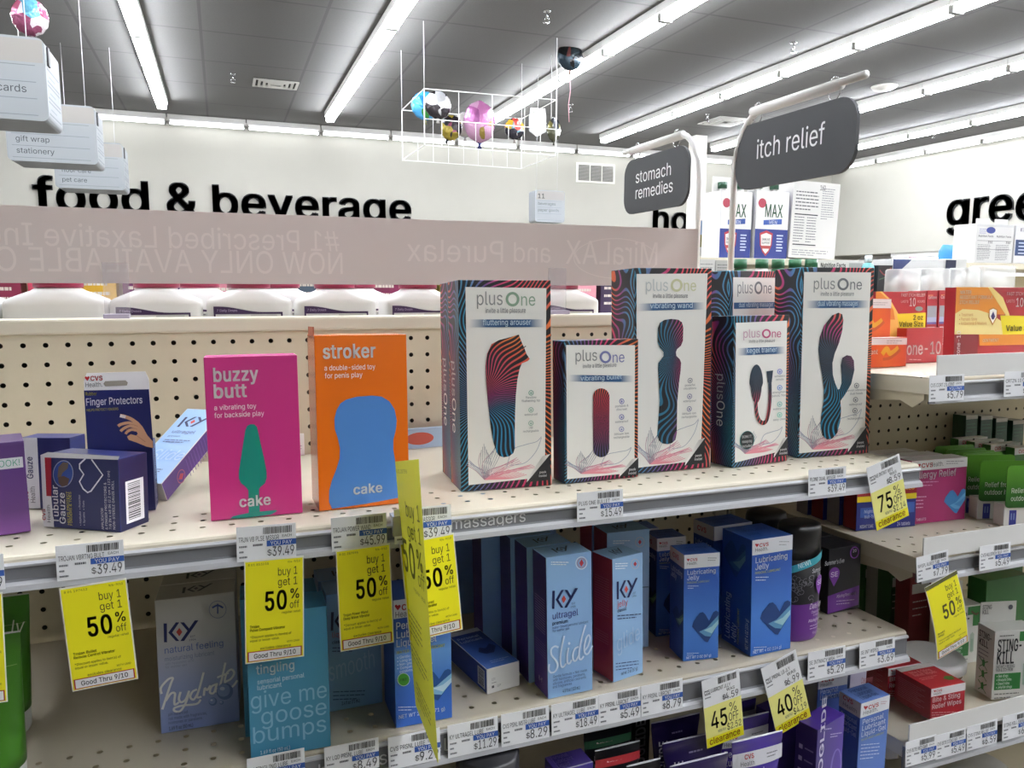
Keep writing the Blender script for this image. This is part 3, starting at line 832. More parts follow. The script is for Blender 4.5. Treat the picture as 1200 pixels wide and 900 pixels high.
em = .72
base_z = at(172, 212, BACK).z - .755 * em
x0_, x1_ = at(41, 210, BACK).x, at(485, 236, BACK).x
L_ = sum(text_width(q, 'k') - .012 * len(q) for q in ('food', '&', 'beverage')) + .52
sx_ = (x1_ - x0_) / (L_ * em)
wall_sign(('food', '&', 'beverage'), (x0_ - .03, BACK - .03, base_z), em, 0, sx_, 'large black cut-out letters reading food & beverage on the cream back wall')
wall_sign(('household',), (at(763, 252, BACK).x, BACK - .03, base_z), em, 0, sx_, 'black cut-out letters reading household, half hidden behind the dark hanging signs')
g0 = atX(1110, 255, RIGHT)
wall_sign(('greeting', 'cards'), (RIGHT - .03, g0.y, atX(1146, 262, RIGHT).z), .86, -pi / 2, 1.0, 'black cut-out letters reading greeting cards on the soffit of the side wall')

# return-air grille on the back wall
a, b_ = at(675, 190, BACK), at(720, 216, BACK)
vent = box('wall_vent', a.x, b_.x, BACK - .02, BACK, b_.z, a.z, M('f1efe6', .6), bev=.004)
tag(vent, 'white framed grey return-air grille high on the back wall', 'vent')
bm = bmesh.new()
for k in range(3):
    xa = a.x + .05 + k * (b_.x - a.x - .07) / 3
    xb = xa + (b_.x - a.x - .07) / 3 - .03
    n = 14
    for i in range(n):
        z0 = b_.z + .04 + i * (a.z - b_.z - .08) / n
        bm_box(bm, xa, xb, BACK - .032, BACK - .021, z0, z0 + (a.z - b_.z - .08) / n * .8)
from_bm('grille', bm, M('85837e', .5, .3), vent)

# ------------------------------------------------------------------ fluorescent strip lights
TUBE = M('f3f7ff', .5, emit=TUBE_STRENGTH)
DIMTUBE = M('f4f8ff', .5, emit=TUBE_STRENGTH * .13)
WHITEMETAL = M('e6e5e1', .5)


def make_strip(tubes=(-.042, .042), lamp=None):
    o = box('strip_light', -.085, .085, 0, 1.215, -.085, 0, WHITEMETAL, bev=.006)
    for x in tubes:
        bm = bmesh.new()
        tube_path(bm, [(x, .035, -.13), (x, 1.18, -.13)], .019, 10)
        from_bm('tube', bm, lamp or TUBE, o, smooth=True)
    for y in (.012, 1.183):
        box('lamp_holder', -.066, .066, y, y + .02, -.16, -.084, M('b9b8b4', .5), o, bev=.003)
    return o


proto = make_strip()
tag(proto, 'white fluorescent strip light in the long rows under the grey tiled ceiling', 'ceiling light', 'fluorescent strip lights on the ceiling')
first = True
rows = []
for X in (-3.21, -.73, 1.75, 4.23, 6.69, 9.09, 11.5):
    for k in range(-8, 8):
        y = 4.55 + 1.22 * k
        if y < (.3 if X < 0 else -4.7) or y + 1.215 > BACK - .36:
            continue
        rows.append((X, y, 0))
for X, y, rz in rows:
    c = proto if first else copy_tree(proto)
    first = False
    c.location = (X, y, CEIL)
    c.rotation_euler = (0, 0, rz)
cove = make_strip((0,), DIMTUBE)
tag(cove, 'single-tube fluorescent strip light along the top of the cream walls', 'ceiling light', 'wall washing strip lights')
rows = [(-.72 + 1.235 * k - 1.235, BACK - .24, -pi / 2) for k in range(-5, 11)]       # along the back wall
rows += [(RIGHT - .24, 4.4 + 1.22 * k, 0) for k in range(0, 8)]                       # along the soffit of the side wall
for i, (X, y, rz) in enumerate(rows):
    c = cove if i == 0 else copy_tree(cove)
    c.location = (X, y, CEIL)
    c.rotation_euler = (0, 0, rz)

# under-soffit tubes on the right, hidden behind its edge
u = copy_tree(cove)
for k in range(6):
    c = u if k == 0 else copy_tree(u)
    c.location = (RIGHT + .13, 5.0 + 1.3 * k, SOFF)
    c.rotation_euler = (0, 0, 0)
    tag(c, 'fluorescent strip light tucked under the soffit over the bright side shelves', 'ceiling light', 'strip lights under the soffit')

# sprinklers, diffusers, detector
CHROME = M('c9c9cb', .25, 1.0)


def sprinkler(px, py, label):
    p = atZ(px, py, CEIL - .06)
    o = empty('sprinkler', (p.x, p.y, CEIL))
    loft('escutcheon', [(0, .04, .04), (-.008, .038, .038), (-.016, .02, .02)], CHROME, o, 16)
    loft('pipe', [(-.016, .012, .012), (-.07, .012, .012)], CHROME, o, 10)
    bm = bmesh.new()
    tube_path(bm, [(-.02, 0, -.065), (-.028, 0, -.085), (0, 0, -.108), (.028, 0, -.085), (.02, 0, -.065)], .005, 6)
    from_bm('yoke', bm, CHROME, o)
    loft('deflector', [(-.108, .03, .03), (-.112, .032, .032)], CHROME, o, 12)
    tag(o, label, 'sprinkler')


for px, py, lb in ((273, 92, 'chrome fire sprinkler beside the grey ceiling diffuser between two light rows'),
                   (641, 20, 'chrome fire sprinkler above the single dark round balloon'),
                   (669, 127, 'chrome fire sprinkler just below the pink ribbon of the dark balloon'),
                   (930, 56, 'chrome fire sprinkler above the dark itch relief sign'),
                   (829, 138, 'chrome fire sprinkler beside the square diffuser behind the dark signs'),
                   (1160, 88, 'chrome fire sprinkler against the second light row from the side wall'),
                   (1094, 158, 'small chrome fire sprinkler over the far end of the side wall')):
    sprinkler(px, py, lb)


def diffuser(px, py, sx, sy, label):
    p = atZ(px, py, CEIL)
    o = empty('ceiling_diffuser', (p.x, p.y, CEIL))
    bm = bmesh.new()
    for i in range(4):
        k = 1 - i * .22
        x, y = sx * k, sy * k
        t = .035
        z0, z1 = -.015 - .004 * i, -.002
        bm_box(bm, -x, x, -y, -y + t, z0, z1)
        bm_box(bm, -x, x, y - t, y, z0, z1)
        bm_box(bm, -x, -x + t, -y + t, y - t, z0, z1)
        bm_box(bm, x - t, x, -y + t, y - t, z0, z1)
    from_bm('vent_frame', bm, M('cfcdc8', .4, .4), o)
    box('back_plate', -sx, sx, -sy, sy, -.004, 0, M('34332f', .8), o)
    tag(o, label, 'ceiling vent')


diffuser(323, 98, .3, .22, 'small grey ceiling diffuser left of the second light row')
diffuser(850, 142, .33, .33, 'square concentric ceiling diffuser behind the dark itch relief sign')
p = atZ(1036, 101, CEIL)
o = loft('ceiling_dome', [(0, .17, .17), (-.02, .165, .165), (-.05, .11, .11), (-.06, .02, .02)], M('f3f1ea', .4), None, 24)
o.location = (p.x, p.y, CEIL)
tag(o, 'round white dome fixed to the ceiling right of the itch relief sign', 'detector')

# ------------------------------------------------------------------ hanging aisle signs
def aisle_sign(pxr, pyt, pyb, pxside, Y, wd, lines, label, number=None):
    tr, br = at(pxr, pyt, Y), at(pxr, pyb, Y)
    X1, zt, zb = tr.x, tr.z, br.z
    d = ray(pxside, pyb)
    Y2 = X1 * d.y / d.x if pxside > pxr else Y + .3
    dep, h = Y2 - Y, zt - zb
    o = empty('aisle_sign', (X1 - wd / 2, Y, zb))
    bm = bmesh.new()
    bm_box(bm, -wd / 2, wd / 2, 0, dep, 0, h)
    es = [e for e in bm.edges if abs(e.verts[0].co.z - e.verts[1].co.z) < 1e-6 and abs(e.verts[0].co.x - e.verts[1].co.x) < 1e-6]
    bmesh.ops.bevel(bm, geom=es, offset=.04 * h / .5, segments=4, affect='EDGES', profile=.5)
    body = from_bm('sign_box', bm, M('8b8f92', .5), o)
    k = Ink(wd, h, on_front(wd, h))
    k.raw([(0.012, h * .70), (wd - .012, h * .70), (wd - .012, h * .97), (.04, h * .97)], [(0, 1, 2, 3)], M('8f8b86', .5))
    k.layer = 1
    for i in range(4):
        zz = h * (.66 - i * .2)
        k.raw([(.04, zz), (wd - .06, zz), (wd - .06, zz + .005), (.04, zz + .005)], [(0, 1, 2, 3)], M('6a7176'))
    for i, t in enumerate(lines):
        if t:
            k.text(t, .05 if number else (.07 if len(t) < 14 else wd - .56), h * (.535 - i * .2), M('2b2e33'), em=h * .125)
    if number:
        k.text(number, .04, h * .74, M('1c1d20'), em=h * .2, wt='b')
    k.build('lettering', o)
    s = Ink(dep, h, on_right(wd, dep, h))
    for i in range(3):
        zz = h * (.1 + i * .2)
        for (x0, z0, x1, z1) in ((.08, zz, .92, zz + .012), (.08, zz + .15 * h, .92, zz + .15 * h + .012)):
            s.raw([(dep * x0, z0), (dep * x1, z0), (dep * x1, z1), (dep * x0, z1)], [(0, 1, 2, 3)], M('5f656a'))
        s.raw([(dep * .2, zz + .07 * h), (dep * .6, zz + .07 * h), (dep * .6, zz + .09 * h), (dep * .2, zz + .09 * h)], [(0, 1, 2, 3)], M('6a7176'))
    s.build('side_print', o)
    box('clip', wd / 2, wd / 2 + .012, dep * .12, dep * .24, h * .7, h * .93, M('1b1b1d', .4), o, bev=.003)
    for x in (-wd * .35, wd * .35):
        rod('wire', [(x, dep / 2, h - .01), (x, dep / 2, CEIL - zb)], .003, M('d8d8d8', .4), o, 6)
    tag(o, label, 'aisle sign')


aisle_sign(51, 45, 142, 73, 6.0, .95, [None, 'greeting cards', None], 'white box-shaped aisle sign reading greeting cards, the largest and highest of the three')
aisle_sign(111, 125, 193, 123, 8.2, .72, ['arts & crafts', 'gift wrap', 'stationery'], 'white box-shaped aisle sign listing arts & crafts, gift wrap and stationery')
aisle_sign(143.5, 168, 223, 152, 10.3, .72, [None, 'floor care', 'pet care'], 'white box-shaped aisle sign listing floor care and pet care above the wall lettering')
aisle_sign(662, 224, 261, 0, 12.6, .56, ['beverages', 'paper goods', None], 'small white aisle sign numbered 11 hanging before the back wall', number='11')

# ------------------------------------------------------------------ foil balloons and their wire corral
def balloon_mat(name, cols, scale, metal=.35):
    m = bpy.data.materials.new(name)
    m.use_nodes = True
    nt = m.node_tree
    b = nt.nodes['Principled BSDF']
    b.inputs['Metallic'].default_value = metal
    b.inputs['Roughness'].default_value = .18
    tc = nt.nodes.new('ShaderNodeTexCoord')
    vo = nt.nodes.new('ShaderNodeTexVoronoi')
    vo.inputs['Scale'].default_value = scale
    nt.links.new(tc.outputs['Object'], vo.inputs['Vector'])
    sp = nt.nodes.new('ShaderNodeSeparateColor')
    nt.links.new(vo.outputs['Color'], sp.inputs[0])
    cr = nt.nodes.new('ShaderNodeValToRGB')
    cr.color_ramp.interpolation = 'CONSTANT'
    el = cr.color_ramp.elements
    for i, h in enumerate(cols):
        e = el[i] if i < 2 else el.new(i / len(cols))
        e.position = i / len(cols)
        e.color = (*hexc(h), 1)
    nt.links.new(sp.outputs[0], cr.inputs[0])
    nt.links.new(cr.outputs[0], b.inputs['Base Color'])
    nz = nt.nodes.new('ShaderNodeTexNoise')
    nz.inputs['Scale'].default_value = 25
    nt.links.new(tc.outputs['Object'], nz.inputs['Vector'])
    bp = nt.nodes.new('ShaderNodeBump')
    bp.inputs['Strength'].default_value = .5
    bp.inputs['Distance'].default_value = .02
    nt.links.new(nz.outputs['Fac'], bp.inputs['Height'])
    nt.links.new(bp.outputs['Normal'], b.inputs['Normal'])
    return m


def balloon(px, py, rpx, Y, mat, label, tail='5a5250', ribbon=None, squash=.5, aspect=1.0, yaw=0, tilt=0, rim=14, hang=False):
    p = at(px, py, Y)
    r = rpx / FPX * (Y / ray(px, py).y) * ray(px, py).length * .9
    o = empty('foil_balloon', p, (0, radians(tilt), radians(yaw)))
    seg, ringn = 40, 14
    verts, faces = [], []
    for i in range(ringn + 1):
        a = pi * i / ringn
        y = -cos(a) * r * squash
        rr = sin(a) ** .8 * r if 0 < i < ringn else 0.001
        for k in range(seg):
            b = 2 * pi * k / seg
            wob = 1 + .025 * cos(rim * b) * sin(a) ** 2
            verts.append((rr * wob * cos(b), y, rr * wob * aspect * sin(b)))
    for i in range(ringn):
        for k in range(seg):
            faces.append((i * seg + k, i * seg + (k + 1) % seg, (i + 1) * seg + (k + 1) % seg, (i + 1) * seg + k))
    mesh_obj('foil_skin', verts, faces, mat, None, o, True)
    loft('neck', [(-r * aspect * .97, .03 * r / .2, .012), (-r * aspect * 1.12, .018 * r / .2, .01), (-r * aspect * 1.3, .03 * r / .2, .008)], M(tail, .35, .5), o, 10)
    if hang:
        for s in (-.4, .4):
            rod('hang_strip', [(s * r, 0, r * aspect * .8), (s * r, .01, CEIL - p.z)], .006, M('e6e6e2', .3, alpha=.6), o, 6)
    if ribbon:
        rod('ribbon', [(0, 0, -r * aspect * 1.28), (.01, 0, -r * 2.4), (-.012, 0, -r * 3.4), (0, 0, -r * 4.6)], .004, M(ribbon, .5), o, 6)
    tag(o, label, 'balloon')
    return o


balloon(668, 66, 16.5, 8.6, balloon_mat('foil_dark', ['111315', '1a2428', '4a2624', '2a3a44', '141618'], 8), 'dark round foil balloon with a pink ribbon, alone against the ceiling', '8a7068', 'd9a3ad')
balloon(35, 20, 17, 7.0, balloon_mat('foil_pink', ['a3546f', '5c9ab0', 'd9cfd4', '8d4a66', 'b06a5a'], 7), 'crumpled pink and silver foil balloon above the top aisle sign', '6d5560', aspect=1.1, squash=.6)
balloon(498, 124, 17, 9.2, balloon_mat('foil_blue', ['2f86c4', '3f9ad2', '2a78b8', '4fa4d8', '3f8a3f'], 9), 'blue and green round foil balloon at the left end of the wire corral', '6b6d3c')
balloon(513, 123, 16.5, 8.6, balloon_mat('foil_silver', ['d8d8da', 'c9cacc', 'e4e4e4', '3a363a', 'bdbdbf'], 8, .5), 'silver round foil balloon in front of the blue one', 'a9a7a5')
balloon(529, 150, 13.5, 8.8, balloon_mat('foil_black', ['1d1a1e', '2a2428', '6f2f4a', '8a7a2c', '1d1a1e'], 9), 'small black foil balloon hanging low in the wire corral', '1c1c1f', aspect=1.15, tilt=20)
balloon(545, 146, 15, 8.98, balloon_mat('foil_pale', ['cfcfd2', 'd9d7d4', 'b9b5b3', 'c9c4c0', 'd5d5d8'], 4, .5), 'pale silver foil balloon behind the mauve one', 'a9a7a5')
balloon(562, 143, 20, 8.7, balloon_mat('foil_mauve', ['8f4f80', 'a3648f', '7f4573', 'b58aa6', '7c6a2e'], 6), 'tall mauve foil balloon in the middle of the wire corral', '3b3f6d', aspect=1.25, squash=.55, rim=8)
balloon(603, 151, 13, 8.9, balloon_mat('foil_mixed', ['c9a83a', 'b3453f', '5f7f86', '2b2a33', 'd8cfc8'], 9), 'round multicoloured patchwork foil balloon at the corral end', '9a958f')
balloon(649, 152, 9, 8.9, balloon_mat('foil_gold', ['6f6a3c', '2a2c33', 'cfcfc8', '4a4a3a', '8c8566'], 9), 'narrow gold and black foil balloon beside the clear bag', '3a3a33', aspect=1.6, hang=True)

corral = empty('balloon_corral', at(497, 104, 8.3))
YN = 8.3
n0, n1, n2, n3 = at(497, 104, YN), at(652, 117, YN), at(648, 182, YN), at(497, 170, YN)
f_y = n0.x * ray(471, 135).y / ray(471, 135).x
shift = Vector((0, f_y - YN, 0))
bm = bmesh.new()
org = corral.location
NE = [n0, n1, Vector((n1.x, YN, n2.z)), Vector((n0.x, YN, n3.z))]
FR = [q + shift for q in NE]
for ring in (NE, FR):
    for i in range(4):
        tube_path(bm, [ring[i] - org, ring[(i + 1) % 4] - org], .006, 6)
for i in range(4):
    tube_path(bm, [NE[i] - org, FR[i] - org], .006, 6)
zm = at(497, 139, YN).z
tube_path(bm, [Vector((n0.x, YN, zm)) - org, Vector((n1.x, YN, zm)) - org], .005, 6)
for i in range(1, 8):
    x = n0.x + (n1.x - n0.x) * i / 8
    for yy in (YN, f_y):
        tube_path(bm, [Vector((x, yy, n3.z)) - org, Vector((x, yy, zm if i % 2 else n0.z)) - org], .0035, 5)
from_bm('wire_frame', bm, M('e8e8e4', .4), corral)
for q in (NE[0], NE[1], FR[0], FR[1]):
    rod('hanger', [q - org, Vector((q.x, q.y, CEIL)) - org], .004, M('e8e8e4', .4), corral, 6)
tag(corral, 'open white wire corral hung from the ceiling around the foil balloons', 'balloon rack')
bagp = at(630, 145, 9.8)
bag = empty('plastic_bag', bagp)
loft('bag_film', [(-.16, .01, .03, 3), (-.1, .12, .05, 3), (.08, .12, .05, 3), (.2, .11, .004, 3)], M('f4f4f4', .2, alpha=.35), bag, 20)
rod('bag_tie', [(0, 0, .2), (.01, 0, .34), (0, 0, CEIL - bagp.z)], .003, M('e8e8e4', .4), bag, 6)
tag(bag, 'clear limp plastic bag hanging at the end of the wire corral', 'bag')

# ------------------------------------------------------------------ gondola shelving
BEIGE = M('cfc5ab', .5, noise=.03, nscale=30)
BEIGE2 = M('d8d0bb', .45, noise=.04, nscale=25)
DARKB = M('3a362e', .8)
CHAN = M('77787c', .35)
LIPM = M('b9babd', .3)
XL, XR = -.372, .853


def perforated(nx, ny, pitch, r, x0, y0, seg=12):
    """Sheet with a round hole in each cell; returns 2-D verts and faces, origin at x0, y0."""
    verts, faces = [], []
    h = pitch / 2
    sq = []
    per = seg // 4
    for side, (ax, ay, bx, by) in enumerate(((1, -1, 1, 1), (1, 1, -1, 1), (-1, 1, -1, -1), (-1, -1, 1, -1))):
        for k in range(per):
            t = k / per
            sq.append((h * (ax + (bx - ax) * t), h * (ay + (by - ay) * t)))
    ci = [(r * cos(-pi / 4 + 2 * pi * k / seg), r * sin(-pi / 4 + 2 * pi * k / seg)) for k in range(seg)]
    for i in range(nx):
        for j in range(ny):
            cx, cy = x0 + (i + .5) * pitch, y0 + (j + .5) * pitch
            n = len(verts)
            verts += [(cx + a, cy + b) for a, b in sq] + [(cx + a, cy + b) for a, b in ci]
            for k in range(seg):
                faces.append((n + k, n + (k + 1) % seg, n + seg + (k + 1) % seg, n + seg + k))
    return verts, faces


def gondola(x0, x1, ztop, zcap, label, yb=1.144, side=1, hole=None, zbot=-1.25):
    o = empty('gondola', ((x0 + x1) / 2, yb, 0))
    ox = (x0 + x1) / 2
    P = .0254
    hx = hole.x if hole else x0 + .0127
    hz = hole.z if hole else CZ + zcap - .02
    nl = int((hx - x0) / P)
    xs = hx - nl * P - P / 2
    nx = int((x1 - xs) / P)
    zs_top = CZ + zcap
    nt_ = int((zs_top - hz - P / 2) / P)
    ztopcell = hz + nt_ * P + P / 2
    nz = int((ztopcell - (CZ + zbot)) / P)
    v, f = perforated(nx, nz, P, .0033, xs, ztopcell - nz * P)
    vv = [(a - ox, 0, b) for a, b in v]
    pb = mesh_obj('pegboard', vv, [q[::-1] for q in f], BEIGE, None, o)
    n = nz * P
    for (xa, xb, za, zb) in ((x0, x1, ztopcell, zs_top + .002), (x0, xs, ztopcell - n, ztopcell), (xs + nx * P, x1, ztopcell - n, ztopcell)):
        if xb - xa > 1e-4 and zb - za > 1e-4:
            m = pb.data
            bm = bmesh.new()
            bm.from_mesh(m)
            q = [bm.verts.new((X - ox, 0, Z)) for X, Z in ((xa, za), (xb, za), (xb, zb), (xa, zb))]
            bm.faces.new(q)
            bm.to_mesh(m)
            bm.free()
    box('gap_shade_sheet', x0 - ox, x1 - ox, .018, .022, CZ + zbot, zs_top - .002, DARKB, o)  # added dark sheet, its colour stands in for the shade behind the holes
    box('back_panel', x0 - ox, x1 - ox, .044, .048, CZ + zbot, zs_top - .002, BEIGE, o)
    box('top_rail', x0 - ox, x1 - ox, -.004, .052, CZ + zcap, CZ + ztop, BEIGE2, o, bev=.003)
    for xx in (x0, x1):
        s = .015
        xc = min(max(xx, x0 + s), x1 - s) - ox
        box('upright', xc - s * .8, xc + s * .8, .002 - .006, .046, 0.0, CZ + zcap - .001, M('b7ae98', .45), o, bev=.002)
    box('base', x0 - ox, x1 - ox, -.40, .046, 0, .13, M('a49c88', .6), o, bev=.004)
    return tag(o, label, 'shelving unit')


def shelf(x0, x1, zf, label, depth=.398, y0=.74, tilt=TILT, ch=.030, chan=True, words=(), fence=None, back=False, hole_y=.0225, holes=True, deck=None):
    """A steel shelf with its ticket channel. Local origin: middle of the front edge, top surface at 0."""
    o = empty('gondola_shelf', ((x0 + x1) / 2, y0, CZ + zf), (-atan(tilt) if not back else 0, 0, pi if back else 0))
    hw = (x1 - x0) / 2
    DK_ = deck or BEIGE2
    P = .0254
    if holes:
        P = .0267
        nx, ny = int(2 * hw / P), 3
        ys = hole_y - P / 2
        v, f = perforated(nx, ny, P, .0029, -hw, ys, 12)
        vv = [(a + (2 * hw - nx * P) / 2, b, 0) for a, b in v]
        d = mesh_obj('deck', vv, f, DK_, None, o)
        bm = bmesh.new()
        bm.from_mesh(d.data)
        e = (2 * hw - nx * P) / 2
        for (xa, xb, ya, yb2) in ((-hw, hw, 0.004, ys), (-hw, hw, ys + ny * P, depth), (-hw, -hw + e, ys, ys + ny * P), (hw - e, hw, ys, ys + ny * P)):
            if xb - xa > 1e-5 and yb2 - ya > 1e-5:
                bm.faces.new([bm.verts.new((X, Y, 0)) for X, Y in ((xa, ya), (xb, ya), (xb, yb2), (xa, yb2))])
        # folded front edge and side folds
        prof = [(.004, 0), (.0015, -.0008), (0, -.003), (0, -.009)]
        for (ya, za), (yb2, zb) in zip(prof, prof[1:]):
            bm.faces.new([bm.verts.new(q) for q in ((-hw, ya, za), (-hw, yb2, zb), (hw, yb2, zb), (hw, ya, za))])
        for s in (-1, 1):
            q = [bm.verts.new((s * hw, yy, zz)) for yy, zz in ((.002, -.001), (depth, 0), (depth, -.022), (.002, -.022))]
            bm.faces.new(q)
        bm.to_mesh(d.data)
        bm.free()
    else:
        d = box('deck', -hw, hw, 0, depth, -.012, 0, DK_, o, bev=.002)
    if chan:
        prof = [(.003, -.006), (-.002, -.005), (-.004, -.007), (-.0035, -.009), (-.001, -.010), (-.001, -ch + .010), (-.003, -ch + .0085), (-.0065, -ch + .006), (-.0075, -ch + .001), (-.005, -ch), (.003, -ch)]
        extrude_profile('price_channel', prof, -hw, hw, [CHAN, LIPM], o, [1, 1, 1, 0, 0, 0, 1, 1, 1, 0, 0])
    for s in (-1, 1):
        x = s * (hw - .004)
        pr = [(.012, -.006), (depth, -.006), (depth, -.075), (depth - .05, -.06), (.05, -.034), (.03, -.042), (.012, -.03)]
        bm = bmesh.new()
        A = [bm.verts.new((x - .0015, a, b)) for a, b in pr]
        B = [bm.verts.new((x + .0015, a, b)) for a, b in pr]
        bm.faces.new(A)
        bm.faces.new(B[::-1])
        for i in range(len(pr)):
            bm.faces.new((A[i], A[(i + 1) % len(pr)], B[(i + 1) % len(pr)], B[i]))
        from_bm('end_bracket', bm, BEIGE, o)
    if words:
        k = Ink(1, 1, lambda u, v, L: (u, -.0012 - STEP * L, v))
        for s, X, em_, wd in words:
            k.text(s, X - (x0 + x1) / 2, -ch + .0115, M('d3d4d6', .4), em=em_, width=wd)
        k.build('lettering', o)
    if fence:
        box('fence_strip', -hw, hw, -.0085, -.0065, fence[0], fence[1], M('e3e2de', .4), o, bev=.0005)
    tag(o, label, 'shelf')
    return o


hole0 = at(1.75, 429, 1.144)
gondola(XL, XR, -.0475, -.067, 'beige pegboard shelving unit that carries the pink and orange cartons', hole=hole0)
gondola(XR + .004, 2.08, -.0475, -.067, 'beige pegboard shelving unit at the right with the itch and allergy packs', hole=hole0 + Vector((.0254 * 50, 0, -.0254 * 5)))


def fx(px, py, zf=None, Y=.735):
    return at(px, py, Y).x


mw = (fx(528, 618), fx(618, 605))
shelf(XL, XR, UP, 'beige perforated shelf with grey ticket channel under the pink, orange and black cartons', words=(('massagers', mw[0], .0165, mw[1] - mw[0]),), hole_y=.036)
lw = (fx(352, 895), fx(455, 880), fx(508, 868), fx(575, 852))
shelf(XL, XR, LO, 'beige perforated shelf with grey ticket channel under the blue lubricant cartons', ch=.041, deck=M('bfb6a3', .5, noise=.06, nscale=18), words=(('lubricants', lw[0], .02, lw[1] - lw[0]), ('gel lubes', lw[2] - .02, .02, .11)))  # duller deck: grime and the lower shelf's shade put into its colour
shelf(XL, XR, BASE, 'low beige base shelf that carries the purple tubes and cartons', depth=.52, y0=.62, tilt=0.0, ch=.03, holes=False)
NS = [(-.118, 'top beige shelf of the right unit with the red itch ointment cartons'), (-.362, 'middle beige shelf of the right unit with the pink and green allergy packs'), (-.628, 'bottom beige shelf of the right unit with the red wipes carton and white jar')]
for (zf, lb), ch in zip(NS, (.034, .034, .044)):
    shelf(XR + .008, 2.075, zf, lb, ch=ch, fence=(.001, .030), y0=.738)

# far side of our gondola: the shelf that carries the white jugs, and its topper banner
shelf(XL, XR, -.205, 'beige shelf on the far side under the row of white jugs', depth=.392, y0=1.59, back=True, holes=False)


def jug(x, y, label, plain=False, wide=.062, dy=.042, z=None, yaw=0):
    zb = CZ - .205 if z is None else z
    o = empty('laxative_jug', (x, y, zb), (0, 0, radians(yaw)))
    W, D = wide, dy
    H = .180
    secs = [(0, W * .94, D * .94, 6), (.004, W, D, 6), (H - .006, W, D, 6), (H - .0015, W * .985, D * .985, 6), (H + .002, W * .93, D * .95, 5), (H + .008, W * .72, D * .9, 4), (H + .014, W * .5, D * .8, 3), (H + .0165, W * .46, D * .74, 2.4), (H + .0175, .0285, .0285, 2), (H + .0215, .028, .028, 2)]
    loft('bottle', secs, M('f1f0ec', .35), o, 48)
    if not plain:
        loft('cap', [(H + .018, .0315, .0315), (H + .023, .032, .032), (H + .046, .031, .031), (H + .048, .028, .028)], M('8a1a3e', .35), o, 36)
        k = Ink(2 * W, H, lambda u, v, L: (u - W, -D - .0004 - STEP * L, v))
        pr = M('3a1d4d', .4)
        n = 14
        top = [(.010 + (2 * W - .026) * i / n, H - .009 - .0085 * (.5 - .5 * cos(pi * min(1, max(0, (i - 1) / 9))))) for i in range(n + 1)]
        k.poly([(.010, .05)] + top + [(2 * W - .016, .05)], pr)
        k.rect(.0125, .05, 2 * W - .0185, H - .0205, 'e9e8e2')
        k.text('7 Daily Doses', .014, H - .0165, M('c9b9d6'), em=.0045)
        k.lines(.015, H - .025, .045, 8, -.0055, M('3a3a40'), .0018)
        k.rect(.062, H - .036, 2 * W - .024, H - .0215, M('c9c8c2'))
        k.lines(.064, H - .025, .04, 8, -.0045, M('55525c'), .0016)
        k.build('label_print', o)
    else:
        loft('cap', [(H + .018, .0315, .0315), (H + .023, .032, .032), (H + .046, .031, .031), (H + .048, .028, .028)], M('8a1a3e', .35), o, 36)
        bm = bmesh.new()
        for zz in (.07, .11, .145):
            tube_path(bm, [(-W * .8, -D * .98, zz - .012), (-W * .3, -D - .001, zz), (W * .3, -D - .001, zz), (W * .8, -D * .98, zz - .012)], .004, 8)
        from_bm('grip_rib', bm, M('f1f0ec', .35), o, smooth=True)
    tag(o, label, 'jug')
    return o


JY = 1.265
xj = [at(c, 370, JY - .042).x for c in (64, 183, 294, 397, 497)]
pitch = xj[3] - xj[2]
jug(xj[0] - pitch, JY, 'white plastic jug cut off at the picture edge beside the ribbed one', True)
jug(xj[0], JY, 'white jug turned with its ribbed unlabelled grip forward', True, wide=.066)
jug(xj[1], JY, 'white jug with purple label behind the clear banner bracket nearest the ribbed jug')
jug(xj[2], JY, 'white jug with purple label directly above the pink carton')
jug(xj[3], JY, 'white jug with purple label directly above the orange carton')
jug(xj[4], JY, 'white jug with purple label partly behind the flared silhouette carton')
jug(xj[4] + pitch * 2, JY, 'white jug with purple label seen over the small capsule silhouette carton')
for i, lb in ((0, 'second-row white jug between the bracketed jug and the one above the pink carton'), (1, 'white jug in the second row between the jugs above the pink and orange cartons'),
              (2, 'white jug in the second row just past the jug above the orange carton'), (4, 'white jug in the second row seen over the small capsule silhouette carton')):
    jug(xj[1] + pitch * (i + .42), JY + .115, lb)

# topper banner seen from behind, its lettering mirrored
BNY = 1.175
bt, bb = at(0, 240, BNY).z, at(0, 331.5, BNY).z
bx0, bx1 = XL - .02, at(818, 268, BNY).x
ban = box('topper_banner', bx0, bx1, 1.1745, 1.1755, bb, bt, translucent('banner_film', 'd2c9c4', .4), None)
tag(ban, 'long greyish pink topper banner seen from behind with mirrored lettering above the jugs', 'banner')
k = Ink(1, 1, lambda u, v, L: (u, 1.1743 - STEP * L, v))
PALE = M('ddd4ce', .5)


def btext(s, pxl, pxr, py, em_px, wt='r'):
    q0, q1 = at(pxl, py, BNY), at(pxr, py, BNY)
    ez = em_px / 900 * (q0 - Vector((0, 0, CZ))).length * .97
    k.text(s, q1.x, q0.z, PALE, em=ez, width=(q1.x - q0.x), wt=wt, mirror=True)


